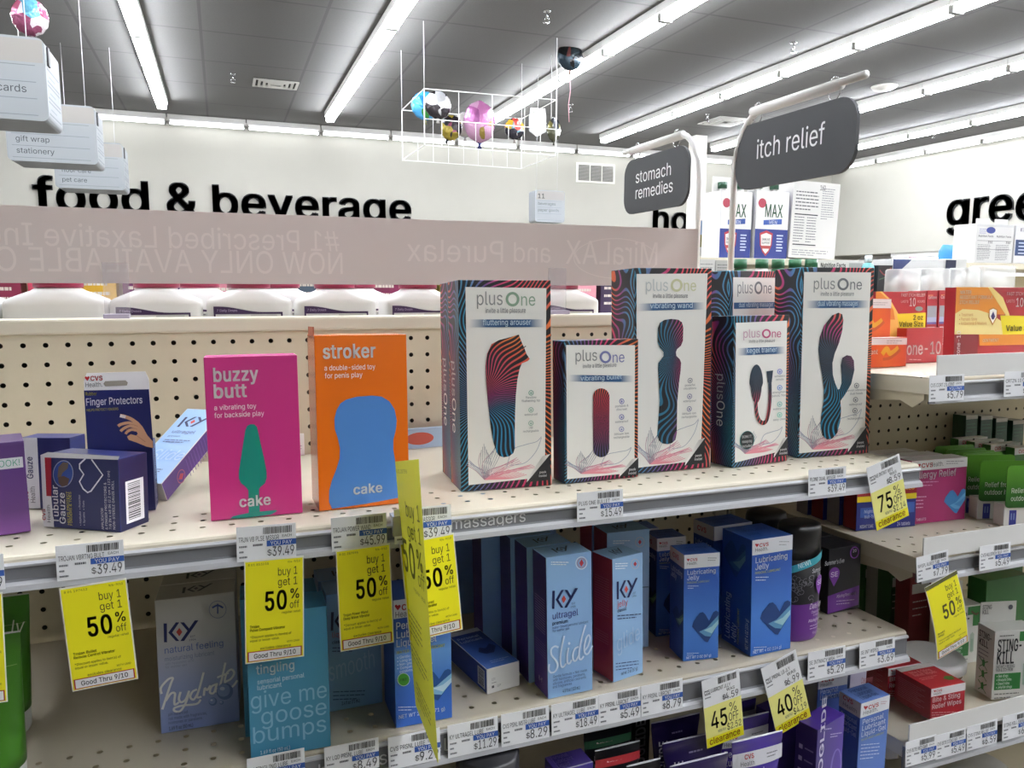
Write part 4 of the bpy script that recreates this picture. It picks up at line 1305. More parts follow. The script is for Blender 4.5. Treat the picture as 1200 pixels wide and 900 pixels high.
btext('#1 Prescribed Laxative Ingredient', -150, 398, 284, 30)
btext('NOW ONLY AVAILABLE OTC', -60, 404, 317, 33)
btext('Purelax', 476, 592, 306, 36)
btext('and', 600, 646, 307, 32)
btext('MiraLAX', 662, 772, 309, 38)
c = at(722, 303, BNY)
k.ring(c.x, c.z, .080, .034, .0014, PALE, 48)
tri = [at(768, 300, 1.56), at(815, 272, 1.56), at(800, 330, 1.56)]
k.build('lettering', ban)
for px, nm in ((137, 'beside the ribbed jug'), (652, 'behind the small capsule silhouette carton')):
    c = at(px, 345, BNY)
    br = empty('banner_bracket', (c.x, BNY, CZ - .0475))
    clear = M('dcd6da', .1, alpha=.2)
    box('clip', -.016, .016, -.004, -.0012, .0, .075, clear, br, bev=.0008)
    box('foot', -.016, .016, -.02, -.004, 0, .006, M('b9afc4', .3, alpha=.8), br, bev=.001)
    tag(br, 'clear plastic banner bracket ' + nm, 'bracket')

# flag signs on curved white posts
def flag_sign(name, post_y, y0, y1, z0, z1, lines, label, sgn, quads):
    X = .855
    o = empty('flag_sign', (X, post_y, CZ - .0475))
    oz = CZ - .0475
    bm = bmesh.new()
    ztop = z1 + .022
    yend = y1 + (.01 * sgn)
    pts = [(0, 0, 0), (0, 0, ztop - .10 - oz + 0)]
    for i in range(1, 9):
        a = pi / 2 * i / 8
        pts.append((0, sgn * .075 * (1 - cos(a)), ztop - .10 - oz + .10 * sin(a)))
    pts.append((0, yend - post_y, ztop - oz))
    tube_path(bm, pts, .0058, 10)
    from_bm('post', bm, M('e4e3df', .3), o, smooth=True)
    if sgn > 0:
        rod('mount_arm', [(0, 0, .006), (0, 1.172 - post_y, .006)], .0056, M('e4e3df', .3), o, 8)
    rod('sleeve', [(0, (y0 + y1) / 2 - .1 - post_y, ztop - oz - .002), (0, (y0 + y1) / 2 + .1 - post_y, ztop - oz - .002)], .0085, M('efeeea', .25, alpha=.75), o, 12)
    for yy in (y0 + .05 * sgn, y1 - .05 * sgn):
        bm = bmesh.new()
        tube_path(bm, [(0, yy - post_y + .013 * cos(t), ztop - oz - .006 + .017 * sin(t)) for t in [2 * pi * q / 12 for q in range(12)]], .0012, 6, close=True)
        from_bm('ring', bm, CHROME, o)
    # board with rounded corners in the YZ plane
    ya, yb = min(y0, y1), max(y0, y1)
    r = .034
    out = []
    for cy, cz, a0 in ((yb - r, z1 - r, 0), (ya + r, z1 - r, pi / 2), (ya + r, z0 + r, pi), (yb - r, z0 + r, 1.5 * pi)):
        out += [(cy + r * cos(a0 + pi / 2 * i / 8), cz + r * sin(a0 + pi / 2 * i / 8)) for i in range(9)]
    n = len(out)
    t = .006
    vs = [(-t / 2, a - post_y, b - oz) for a, b in out] + [(t / 2, a - post_y, b - oz) for a, b in out]
    fs = [tuple(range(n)), tuple(range(n, 2 * n))[::-1]] + [(i, n + i, n + (i + 1) % n, (i + 1) % n) for i in range(n)]
    bd = mesh_obj('sign_board', vs, fs, M('2f3133', .55), None, o)
    wdt = yb - ya
    k = Ink(wdt, z1 - z0, lambda u, v, L: (-t / 2 - .0006 - STEP * L, yb - u - post_y, z0 + v - oz))
    for s, u, v, em_, wd in lines:
        k.text(s, u * wdt, v * (z1 - z0), M('eceded', .5), em=em_ * (z1 - z0), width=wd * wdt)
    k.build('lettering', o)
    tag(o, label, 'sign')


flag_sign('itch', 1.165, 1.158, .884, CZ + .164, CZ + .272, [('itch relief', .2, .44, .40, .58)], 'dark grey flag sign reading itch relief on a curved white post', -1, None)
flag_sign('stomach', 1.272, 1.306, 1.56, CZ + .156, CZ + .272, [('stomach', .2, .55, .30, .57), ('remedies', .2, .26, .30, .60)], 'dark grey flag sign reading stomach remedies above the banner end', 1, None)

# ------------------------------------------------------------------ price tickets
TK = {}


def ticket_ink(wd, h, title, price, seed, was=False):
    k = Ink(wd, h, on_front(wd, h))
    DK = M('2a2b2f', .5)
    GR = M('75777c', .5)
    W, H = wd, h
    k.barcode(W * .45, H * .74, W * .93, H * .94, seed=seed)
    k.text(title, W * .03, H * .56, DK, em=H * .19, width=W * (.68 if len(title) > 12 else .5))
    k.text('EACH', W * .76, H * .62, DK, em=H * .1)
    if was:
        k.text('WAS', W * .66, H * .42, DK, em=H * .16)
    else:
        k.rect(W * .50, H * .385, W * 1.0, H * .55, M('3a62b4', .5))
        k.text('YOU PAY', W * .56, H * .41, M('f4f4f4'), em=H * .15, width=W * .37, wt='b')
    k.text('$', W * .50, H * .12, DK, em=H * .22)
    k.text(price, W * .585, H * .09, DK, em=H * .38, width=W * .39, wt='r')
    k.lines(W * .04, H * .43, W * .16, 1, 1, GR, H * .05)
    k.lines(W * .27, H * .45, W * .2, 1, 1, GR, H * .06)
    k.lines(W * .04, H * .28, W * .09, 1, 1, GR, H * .05)
    k.lines(W * .04, H * .13, W * .16, 1, 1, GR, H * .05)
    return k


def sheet(name, wd, h, m, bow=0.0, parent=None, t=.0004, n=8):
    """A thin card, its face at y = 0, optionally bowed."""
    vs, fs = [], []
    for i in range(n + 1):
        z = h * i / n
        yy = bow * 4 * (i / n) * (1 - i / n)
        vs += [(-wd / 2, yy, z), (wd / 2, yy, z), (-wd / 2, yy + t, z), (wd / 2, yy + t, z)]
    for i in range(n):
        a, b = 4 * i, 4 * i + 4
        fs += [(a, a + 1, b + 1, b), (a + 3, a + 2, b + 2, b + 3), (a + 2, a, b, b + 2), (a + 1, a + 3, b + 3, b + 1)]
    fs += [(2, 3, 1, 0), (4 * n, 4 * n + 1, 4 * n + 3, 4 * n + 2)]
    return mesh_obj(name, vs, fs, m, None, parent)


def ticket(pxl, pxr, pyt, pyb, title, price, label, Y=.7315, seed=1, roll=0):
    """pyt / pyb: top and bottom of the card at its left edge in the photograph."""
    a, b, c = at(pxl, pyt, Y), at(pxr, pyt - (pxr - pxl) * .1, Y), at(pxl, pyb, Y)
    wd, h = b.x - a.x, a.z - c.z
    o = sheet('price_ticket', wd, h, M('f3f4f6', .45))
    o.location = ((a.x + b.x) / 2, Y, c.z)
    o.rotation_euler = (-.06, radians(roll), 0)
    ticket_ink(wd, h, title, price, seed).build('lettering', o)
    tag(o, label, 'price ticket', 'price tickets on the shelf edges')
    return o


def sale_ink(wd, h, name1, name2, seed, code='8 01 197412', band=False, sub=1):
    k = Ink(wd, h, on_front(wd, h))
    k.sub = sub
    W, H = wd, h
    BR = M('4b4a1c', .5)
    k.rect(W * .02, H * .012, W * .98, H * .985, M('fbf222', .45))
    k.text(code, W * .06, H * .945, BR, em=H * .028, width=W * .35)
    k.text('9/4-9/10', W * .72, H * .945, BR, em=H * .028, width=W * .22)
    for s, v in (('buy 1', .83), ('get 1', .73)):
        k.text(s, W * .90, H * v, BR, em=H * .105, width=W * .35, align='r')
    k.text('50', W * .32, H * .50, BR, em=H * .25, width=W * .41, wt='k')
    k.text('%', W * .75, H * .595, BR, em=H * .13, width=W * .19, wt='b')
    k.text('off', W * .75, H * .50, BR, em=H * .1, width=W * .17)
    k.text('regular retail', W * .62, H * .455, BR, em=H * .03, width=W * .32)
    k.text(name1, W * .08, H * .345, BR, em=H * .035, width=W * min(.7, .027 * len(name1)), wt='b')
    k.text(name2, W * .08, H * .31, BR, em=H * .035, width=W * min(.75, .027 * len(name2)), wt='b')
    k.text('*Discount applies to item(s) of', W * .08, H * .245, BR, em=H * .032, width=W * .7)
    k.text('equal or lesser value.', W * .08, H * .21, BR, em=H * .032, width=W * .5)
    k.text('WITH CARD', W * .7, H * .165, BR, em=H * .025, width=W * .22)
    k.text('excludes clearance', W * .25, H * .125, BR, em=H * .035, width=W * .52)
    RD = M('b3262e', .45)
    k.rect(W * .04, H * .018, W * .96, H * .115, RD)
    k.rect(W * .06, H * .025, W * .94, H * .107, M('f0eef0', .45))
    k.text('Good Thru 9/10', W * .14, H * .045, M('2b2b30'), em=H * .062, width=W * .72, wt='b')
    if band:
        k.rect(0, H * .955, W, H * 1.0, M('5b5a2a', .5))
    return k


def sale_card(tl, tr, bl, name1, name2, label, Y=.728, seed=1, lean=-.05, band=False, bow=0.0, code='8 01 197412'):
    a, b, c = at(*tl, Y), at(*tr, Y), at(*bl, Y)
    wd = (Vector((b.x, b.z)) - Vector((a.x, a.z))).length
    h = (Vector((c.x, c.z)) - Vector((a.x, a.z))).length
    dx, dz = c.x - a.x, c.z - a.z
    roll = atan2(dx, -dz)            # bottom swings to +x
    o = sheet('sale_card', wd, h, M('f3f1e6', .45), bow)
    mid = (a + b) / 2
    R = Matrix.Rotation(-roll, 4, 'Y')
    base = Vector(((a.x + b.x) / 2, Y, (a.z + b.z) / 2)) + (R @ Vector((0, 0, -h)))
    o.matrix_world = Matrix.Translation(base) @ R
    k = sale_ink(wd, h, name1, name2, seed, code, band, 12 if bow else 1)
    if bow:
        pl = on_front(wd, h)
        k.v = [(x, y + bow * 4 * (z / h) * (1 - z / h), z) for x, y, z in k.v]
        n = 1
    k.build('lettering', o)
    tag(o, label, 'sale card', 'yellow half price cards')
    return o


ticket(64, 144, 641, 682, 'TROJAN VBRTNG BULT', '39.49', 'white ticket priced 39.49 under the blue gauze carton', seed=3)
ticket(-78, 3, 658, 700, 'TROJAN RING', '39.49', 'white ticket cut off at the edge under the purple carton', seed=33)
ticket(276, 346, 619.5, 660, 'TRJN VB PLSE MSSGR', '39.49', 'white ticket priced 39.49 directly under the pink carton', seed=4, roll=1)
ticket(388, 453, 608, 647, 'TROJAN POWER WAND', '45.99', 'white ticket priced 45.99 directly under the orange carton', seed=5)
ticket(462, 529, 598, 638, 'TRJN CNTRD MASSGR', '39.49', 'white ticket priced 39.49 behind the yellow flag card', seed=6)
ticket(677, 731, 578.5, 612, 'PLUS ONE BULLET', '15.49', 'white ticket priced 15.49 under the small capsule silhouette carton', seed=7)
ticket(949, 993, 551, 582, 'PLONE DUAL MSSGR', '39.49', 'white ticket priced 39.49 under the two-armed silhouette carton', seed=8)
ticket(289, 357, 891, 928, 'KY TINGLING LUBE', '11.99', 'white ticket cut off by the bottom edge below the teal carton', seed=9)
ticket(380, 444, 878, 913, 'KY LQD PRSNL LUBE', '8.49', 'white ticket priced 8.49 just past the teal carton', seed=10)
ticket(455, 516, 866, 903, 'CVS PRSNL LUBE', '9.29', 'white ticket priced 9.29 crossed by the yellow flag card', seed=11)
ticket(525, 584, 852, 889, 'KY ULTRAGEL LUBE', '11.29', 'white ticket priced 11.29 right of the yellow flag card', seed=12)
ticket(588, 644, 839, 876, 'CVS PSNL MSTR LUBE', '8.29', 'white ticket priced 8.29 left of the tall purple-sided carton', seed=13)
ticket(647, 702, 827.5, 862.5, 'KY ULTRAGEL LUBE', '18.49', 'white ticket priced 18.49 under the tall purple-sided carton', seed=14)
ticket(702.5, 751.5, 815.5, 851, 'KY PRSNL LBRCNT', '5.49', 'white ticket priced 5.49 below the red sided jelly carton', seed=15)
ticket(752.5, 801, 805.5, 840, 'KY PRSNL LBRCNT', '8.79', 'white ticket priced 8.79 left of the 45% clearance card', seed=16)
ticket(948.5, 992, 766, 798, 'SE INTMACY WSH', '5.29', 'white ticket priced 5.29 right of the 40% clearance card', seed=17)
ticket(1009, 1050, 755, 784, 'SE INT WIPES', '3.69', 'white ticket priced 3.69 at the end of the lower shelf', seed=18)
NY = .7265
ticket(1091, 1132, 440.5, 471, 'CVS CORT 1% OINT', '5.79', 'white ticket priced 5.79 under the low red one-10 carton', Y=NY, seed=19)
ticket(1179, 1222, 436, 465, 'CRTZN 10 OINT', '9.49', 'white ticket under the large ointment carton cut by the edge', Y=NY, seed=20)
ticket(1077, 1114, 652, 681, 'WHSPL ALRGY TAB', '7.79', 'white ticket priced 7.79 above the curling yellow card', Y=NY, seed=21, roll=-4)
ticket(1150, 1186, 641, 669, 'CVS ALLERGY RLF', '5.49', 'white ticket priced 5.49 under the green hang-tab cartons', Y=NY, seed=22)
ticket(1063, 1098.5, 871, 899, 'CVS BITE RED SWP', '5.99', 'white ticket priced 5.99 at the end below the red wipes carton', Y=NY, seed=23)
ticket(1099, 1133, 863, 890, 'CVS BITE STING WP', '5.49', 'white ticket priced 5.49 second below the red wipes carton', Y=NY, seed=24)
ticket(1135, 1170, 853, 880, 'CVS STING RELIEF', '6.59', 'white ticket priced 6.59 below the white jar', Y=NY, seed=25)
ticket(1177, 1213, 841, 868, 'STING KILL SWAB', '6.99', 'white ticket cut by the edge below the sting relief carton', Y=NY, seed=26)

sale_card((69, 690), (148, 677), (85, 811), 'Trojan Bullet', 'Remote Control Vibrator', 'yellow half price card hanging under the blue gauze carton', code='8 01 197412')
sale_card((286, 658), (356, 650.5), (287.5, 779), 'Trojan', 'Pulse Compact Vibrator', 'yellow half price card hanging under the pink carton', code='8 01 853235')
sale_card((393, 644), (457, 637.5), (399, 763), 'Trojan Power Wand', 'Deep Wave Vibrator', 'yellow half price card hanging under the orange carton', code='8 01 287596')
sale_card((468, 636), (532, 625), (480, 752), 'Trojan Contoured', 'Contoured Vibrator', 'yellow half price card half hidden by the yellow flag card', code='8 01 287597')
sale_card((-70, 705), (2, 690), (-62, 836), 'Trojan', 'Ring Vibrator', 'yellow half price card cut off at the picture edge', code='8 01 287598')
sale_card((1083, 682), (1121, 675), (1098, 767), 'Benadryl', 'Allergy', 'curling yellow half price card on the right unit', Y=.722, band=True, bow=-.004)


def clearance(quad_t, split, bot, title, was, pct, now, label, Y=.7285, seed=1):
    tl, tr, bl = quad_t[0], quad_t[1], bot
    a, b, c = at(*tl, Y), at(*tr, Y), at(*bl, Y)
    wd, h = (b - a).length, (Vector((a.x, a.z)) - Vector((c.x, c.z))).length
    roll = atan2(c.x - a.x, a.z - c.z)
    o = sheet('clearance_card', wd, h, M('f3f4f6', .45))
    R = Matrix.Rotation(-roll, 4, 'Y')
    o.matrix_world = Matrix.Translation(Vector(((a.x + b.x) / 2, Y, (a.z + b.z) / 2)) + (R @ Vector((0, 0, -h)))) @ R
    k = Ink(wd, h, on_front(wd, h))
    DK, GR = M('27272b'), M('75777c')
    W, H = wd, h
    s = split
    k.barcode(W * .42, H * (s + (1 - s) * .7), W * .93, H * (s + (1 - s) * .93), seed=seed)
    k.text(title, W * .04, H * (s + (1 - s) * .48), DK, em=H * .075, width=W * .7)
    k.text('WAS', W * .62, H * (s + (1 - s) * .34), DK, em=H * .06)
    k.text('$', W * .50, H * (s + (1 - s) * .08), DK, em=H * .09)
    k.text(was, W * .57, H * (s + (1 - s) * .05), DK, em=H * .13, width=W * .38)
    k.lines(W * .05, H * (s + (1 - s) * .34), W * .16, 3, H * .05, GR, H * .016)
    k.rect(0, 0, W, H * s, M('f3ee8e', .45))
    k.text(pct, W * .14, H * s * .42, DK, em=H * s * .58, width=W * .48, wt='b')
    k.text('%', W * .64, H * s * .70, DK, em=H * s * .3, width=W * .24)
    k.text('OFF', W * .62, H * s * .47, DK, em=H * s * .28, width=W * .28)
    k.text('NOW PAY', W * .32, H * s * .29, GR, em=H * s * .1, width=W * .22)
    k.text('$' + now, W * .56, H * s * .27, DK, em=H * s * .22, width=W * .4)
    k.rect(0, 0, W, H * s * .235, M('f0e020', .45))
    k.text('clearance', W * .07, H * s * .06, M('a8461e'), em=H * s * .22, width=W * .84, wt='b')
    k.build('lettering', o)
    tag(o, label, 'clearance card', 'yellow clearance cards')


clearance([(1015, 542), (1054, 538)], .60, (1027, 615.5), 'PL ONE INTMT WPS', '8.59', '75', '2.14', 'white and yellow clearance card marked 75% off at the end of the upper shelf', seed=31)
clearance([(822, 796), (866, 786)], .60, (828.5, 874.5), 'CVS LUBRCNT JLLY', '4.59', '45', '2.52', 'white and yellow clearance card marked 45% off', seed=32)
clearance([(891, 778), (933, 767)], .57, (910, 857), 'CVS PRSNL LB JLY', '6.99', '40', '4.19', 'white and yellow clearance card marked 40% off', seed=34)

# the yellow flag card standing out from the shelf edge
A_, B_, C_, D_ = (463, 541), (490, 538), (487, 826), (513, 894)
X_ = at(476, 640, .70).x
v0, v1 = at(463, 541, .735), at(487, 826, .735)
yn0 = v0.x * ray(490, 538).y / ray(490, 538).x
yn1 = v1.x * ray(513, 894).y / ray(513, 894).x
p0, p1 = v0, at(490, 538, yn0)
p2, p3 = v1, at(513, 894, yn1)
o = empty('flag_card', p0)
vs = [p0, p1, p3, p2]
vs = [q - p0 for q in vs]
vs2 = [q + Vector((.0006, 0, 0)) for q in vs]
fm_ = translucent('flag_film', 'd8d765', .5)
fcard = mesh_obj('card', vs + vs2, [(0, 1, 2, 3), (7, 6, 5, 4), (0, 4, 5, 1), (1, 5, 6, 2), (2, 6, 7, 3), (3, 7, 4, 0)], fm_, None, o)


def flagmap(u, v, L):
    t = 1 - v
    a_ = vs[0].lerp(vs[3], t)
    b_2 = vs[1].lerp(vs[2], t)
    q = a_.lerp(b_2, u)
    return (q.x - .0006 - STEP * L, q.y, q.z)


k = Ink(1, 1, flagmap)
BR = M('5c5f23')
k.text('buy 1', .95, .80, BR, em=.075, width=.62, align='r')
k.text('get 1', .95, .725, BR, em=.075, width=.6, align='r')
k.text('50', .02, .58, BR, em=.17, width=.6, wt='b')
k.text('%', .66, .635, BR, em=.09, width=.3, wt='b')
k.text('off', .68, .575, BR, em=.07, width=.28)
k.text('regular retail', .45, .535, BR, em=.02, width=.5)
k.text('8 01 287596', .05, .955, BR, em=.02, width=.5)
k.lines(.1, .42, .6, 5, -.022, BR, .006)
k.lines(.1, .28, .75, 3, -.022, BR, .006)
k.lines(.2, .14, .7, 4, -.022, BR, .006)
k.build('lettering', fcard)
box('clip', -.004, .006, -.004, .012, -.075, -.055, M('c9c9cc', .2, alpha=.7), o)
tag(o, 'translucent yellow half price card standing out from the shelf edge beside the orange carton', 'sale card')
# ------------------------------------------------------------------ goods: printing helpers
def Z(ox, oy, s):
    return lambda pts: [(ox + x / s, oy + y / s) for x, y in pts]


RED, INK, NAVY = M('b5222d'), M('2c2d31'), M('1b2152')


def front_ink(dims, quad):
    return Ink(dims[0], dims[1], on_front(dims[0], dims[1]), quad)


def heart(k, x, y, s, m):
    k.poly([(x, y + s * .35), (x + s * .05, y + s * .1), (x + s * .25, y), (x + s * .5, y + s * .2), (x + s * .75, y), (x + s * .95, y + s * .1), (x + s, y + s * .35), (x + s * .5, y + s)], m)


def cvs(k, x, y, em, health=True, hm=None):
    heart(k, x, y - em * .72, em * .75, RED)
    k.text('CVS', x + em * .85, y, RED, em=em, width=em * 1.95, wt='k')
    if health:
        k.text('Health.', x, y + em * 1.0, hm or M('4a4a4e'), em=em * 1.02, width=em * 2.75)


def chevron_heart(k, x0, y0, x1, y1, dark, mid, pale):
    f = lambda pts: [(x0 + (x1 - x0) * a, y0 + (y1 - y0) * b) for a, b in pts]
    k.poly(f([(0, .5), (.06, .32), (.28, .07), (.4, .04), (.5, .12), (.64, .32), (.8, .05), (.9, 0), (1, .05), (1, .42), (.6, 1), (.5, .97)]), dark)
    k.poly(f([(.27, .66), (.55, .55), (.8, .32), (1, .14), (1, .42), (.7, .82), (.5, .8)]), mid)
    k.poly(f([(.45, .62), (.75, .5), (1, .28), (1, .42), (.75, .72)]), pale)


def ky(k, x0, y0, x1, y1, m, dia='c4493f', est=True):
    W, H = x1 - x0, y1 - y0
    f = lambda pts: [(x0 + W * a, y0 + H * b) for a, b in pts]
    k.poly(f([(0, .05), (.1, .05), (.1, 1.03), (.01, 1.03)]), m)
    k.poly(f([(.36, .0), (.46, .0), (.25, .53), (.46, .97), (.36, .97), (.14, .53)]), m)
    k.poly(f([(.49, 0), (.6, 0), (.77, .36), (.71, .46)]), m)
    k.poly(f([(.92, -.1), (1.03, -.1), (.6, .97), (.49, .97)]), m)
    k.poly(f([(.46, .28), (.55, .5), (.46, .72), (.37, .5)]), M(dia))
    if est:
        k.text('EST', x0 + W * .78, y0 + H * .8, m, em=H * .14, width=W * .16)
        k.text('1904', x0 + W * .74, y0 + H * .98, m, em=H * .14, width=W * .22)


def pose_pt(o, q):
    return o.matrix_world @ Vector(q)


def plus_one(k, px, py, wd, colO, colP='8d8f8d', em=None, s=1):
    """The two-tone logo; px, py is the left end of its baseline, wd its length in pixels."""
    e = em or wd * .3
    k.text('plus', px, py, M(colP), em=e, width=wd * .44, wt='l')
    r = wd * .112
    k.ring(px + wd * .59, py - s * r * .92, r, r * 1.06, wd * .042, M(colO))
    k.text('ne', px + wd * .715, py, M(colO), em=e * .93, width=wd * .26, wt='l')


CARDW = 'e9e7e0'


def petals(k, x0, y0, x1, y1):
    """Line-drawn flower at the foot of the white panel."""
    W, H = x1 - x0, y1 - y0
    cx = x0 + W * .22
    rnd = random.Random(3)
    for j, (dx, hh, spread, m) in enumerate(((-.22, .55, .10, '9aa0b0'), (-.02, .95, .16, '8a8d96'), (.16, .98, .18, '9296a0'), (.42, .55, .2, 'c98a9c'), (.62, .35, .2, 'd9909f'))):
        for i in range(7):
            t = i / 6 - .5
            tipx, tipy = x0 + W * (.22 + dx + t * spread * .6), y1 - H * hh * (1 - abs(t) * .5)
            k.stroke([(cx + t * 2, y1), (cx + W * dx * .35 + W * t * spread, y1 - H * hh * .45), (tipx, tipy)], .55, M(m if i not in (0,) else 'a7788c'), smooth=True)
    for i in range(10):
        a = i / 9
        k.stroke([(cx, y1), (cx + W * (.1 + .25 * a), y1 - H * .12 * (1 - a)), (cx + W * (.25 + .3 * a), y1 - H * (.3 - .22 * a))], .7, M('e0909a'), smooth=True)
    k.stroke([(x0 + W * .5, y1 - H * .3), (x0 + W * .58, y1 - H * .75), (x0 + W * .75, y1 - H * .88), (x0 + W * .9, y1 - H * .95), (x0 + W * .97, y1 - H * 1.08)], .6, M('9aa0b0'))
    k.stroke([(x0 + W * .55, y1 - H * .35), (x0 + W * .75, y1 - H * .4), (x0 + W * .9, y1 - H * .7), (x0 + W * .97, y1 - H * 1.05)], .6, M('9aa0b0'))


STOPS_F = [(0, '3f8fae'), (.3, '6a4a8a'), (.55, 'c0336c'), (.8, 'd9405a'), (1, 'e0703a')]
STOPS_S = [(0, '4a9fc0'), (.35, '4a6aa0'), (.6, '8a3f86'), (.85, 'c23a70'), (1, 'd9663a')]


def massager(name, dims, pose, quad, panel, label, word, band, logo, colO, sil_fn, icons, mats, corner=True, colP='8d8f8d', text_side=True, cat='carton'):
    sw = swirl(name + '_frame', 0, 2, (-.02, dims[1] * .45), 110, 70, 420, 0, -dims[0] / 2, dims[0] / 2, STOPS_F, .5)
    sd = swirl(name + '_side', 1, 2, (.01, dims[1] * .3), 70, 95, 330, 1, 0, dims[2], STOPS_S, .55)
    tp = swirl(name + '_top', 0, 1, (0, .2), 60, 20, 60, 0, -dims[0] / 2, dims[0] / 2, STOPS_F, .5)
    o = carton('massager_carton', dims, pose, dict(front=sw, left=sd, right=sd, top=tp, back=sd, bottom=sw), label, cat)
    k = front_ink(dims, quad)
    (ax, ay), (bx, by), (cx, cy), (dx, dy) = panel          # tl tr br bl
    k.poly(panel, M(CARDW, .4))
    petals(k, dx, dy - (dy - ay) * .22, cx - 2, cy - .5)
    k.build('front_print', o)
    q = front_ink(dims, quad)
    q.layer = 5
    x, y, wd = logo
    plus_one(q, x, y, wd, colO, colP)
    q.text('invite a little pleasure', x + wd * .15, y + wd * .125, M('55565e'), em=wd * .11, width=wd * .66)
    b0, b1, b2, b3 = band
    q.poly([(b0, b1 + .8), (b2, b1), (b2, b3), (b0, b3 + .8)], gradient(name + '_band', 0, q.uv(b0, b1)[0] - dims[0] / 2, q.uv(b2, b1)[0] - dims[0] / 2, [(0, CARDW), (.22, '2f5a86'), (.5, '27496f'), (.8, '2f5a86'), (1, CARDW)]))
    q.text(word, (b0 + b2) / 2, b3 - (b3 - b1) * .24, M('c9dbe6'), em=(b3 - b1) * 1.0, width=(b2 - b0) * .64, align='c')
    q.build('lettering', o)
    s = front_ink(dims, quad)
    s.layer = 8
    sil_fn(s, mats)
    s.build('product_picture', o)
    c = front_ink(dims, quad)
    c.layer = 8
    for (ix, iy, m, wds) in icons:
        c.ring(ix, iy, 3.0, 3.2, .8, M(m))
        c.ell(ix, iy + .2, 1.0, 1.3, M(m), 10)
        for i, t in enumerate(wds):
            c.text(t, ix, iy + 6.6 + i * 4, M('77787c'), em=3.6, width=len(t) * 1.6, align='c')
    if corner:
        rx, ry = quad[1][0] + (quad[2][0] - quad[0][0]), quad[2][1] + (quad[1][1] - quad[0][1])
        fbr = corner
        hgt = dims[0] * 0 + (quad[2][1] - quad[0][1]) * .13
        wq = (quad[1][0] - quad[0][0]) * .27
        c.poly([(fbr[0] - wq, fbr[1] + 1), (fbr[0] - .6, fbr[1] - hgt), (fbr[0] - .3, fbr[1] - .3)], M('1d1d20'))
        c.poly([(fbr[0] - wq, fbr[1] + 1), (fbr[0] - wq * .98, fbr[1] - 3), (fbr[0] - wq * .35, fbr[1] - hgt * .93), (fbr[0] - .6, fbr[1] - hgt)], gradient(name + '_fold', 0, dims[0] * .2, dims[0] * .5, [(0, 'f6f5f1'), (.6, 'b9b7b2'), (1, 'e9e8e4')]))
        c.text('peek', fbr[0] - wq * .33, fbr[1] - hgt * .28, M('d9d9d9'), em=4.2, width=8.5, align='c', wt='b')
        c.text('inside!', fbr[0] - wq * .33, fbr[1] - hgt * .28 + 4.4, M('d9d9d9'), em=4.0, width=10, align='c', wt='b')
    c.build('icon_print', o)
    if text_side:
        s = Ink(dims[2], dims[1], on_left(*[dims[0], dims[2], dims[1]]))
        e = dims[2] * .62
        L = dims[1] * .36
        s.text('plus', dims[2] * .28, dims[1] * .62, M('b9b6b8'), em=e * .8, width=L * .5, wt='l', rot=-pi / 2)
        s.text('One', dims[2] * .28, dims[1] * .62 - L * .5, M('e9e6e2'), em=e * .8, width=L * .5, wt='r', rot=-pi / 2)
        s.build('side_print', o)
    return o


# ---- the five black massager cartons
z4 = Z(500, 310, 4)
w4 = Z(700, 310, 4)
d4 = Z(900, 410, 4)


def blob(name, c, freq, warp, axis, r0, r1, stops):
    return swirl(name, 0, 2, c, freq * 2.6, warp * 2.6, 130, axis, r0, r1, stops, .42, 18, .2)


mA = blob('arouser_lines', (-.03, .11), 30, 22, 2, .03, .2, [(0, '2f8fb8'), (.3, '2f6f96'), (.5, 'a8327a'), (.72, 'd0503f'), (1, 'e08a35')])


def silA(k, m):
    k.poly(z4([(280, 420), (300, 375), (335, 356), (385, 343), (428, 330), (436, 352), (447, 378), (455, 395), (465, 422), (481, 446), (470, 456), (443, 466), (432, 495), (422, 545), (415, 620), (412, 700), (411, 800), (412, 871), (404, 896), (384, 910), (360, 914), (338, 906), (326, 890), (312, 848), (298, 770), (285, 660), (276, 560), (273, 480)]), m)
    k.stroke(z4([(444, 398), (462, 384)]), 1.0, M('202024'), smooth=False)


poseA = (.3005, .8140, -4.2, LEAN, -.1, UP)
dA = (.1089, .2396, .0566)
A = massager('arouser', dA, poseA, ((537, 330), (645, 328), (540, 577.5)), [(545.2, 338), (639.7, 337.4), (639.7, 565), (548.5, 570)],
             'tall black carton with orange and blue flared silhouette, beside the small capsule one', 'fluttering arouser', (549, 374.4, 637.5, 383.5), (557, 358.5, 72),
             '8aa58c', silA, [(622, 462, '6aa58c', ['flexible', 'fluttering tip']), (622, 482.5, '8ab09c', ['waterproof']), (622, 498.5, '8ab09c', ['USB', 'rechargeable'])], mA, corner=(646.5, 569))
A2 = carton('massager_carton', dA, (.3005 + .006, .8140 + .0590, -4.2, LEAN, 0, UP), dict(front=MATS.get('x') or bpy.data.materials['arouser_frame'], left=bpy.data.materials['arouser_side'], top=bpy.data.materials['arouser_top']),
            'matching black carton standing right behind the one with the flared silhouette', 'carton')
s = Ink(dA[2], dA[1], on_left(dA[0], dA[2], dA[1]))
s.text('plus', dA[2] * .28, dA[1] * .62, M('b9b6b8'), em=.028, width=.043, wt='l', rot=-pi / 2)
s.text('One', dA[2] * .28, dA[1] * .62 - .043, M('e9e6e2'), em=.028, width=.043, wt='r', rot=-pi / 2)
s.build('side_print', A2)

mB = blob('bullet_lines', (0, .075), 26, 14, 2, .02, .12, [(0, '2b5a78'), (.25, '5a3a6a'), (.5, 'c0304f'), (.75, 'd0354a'), (1, 'e06a35')])


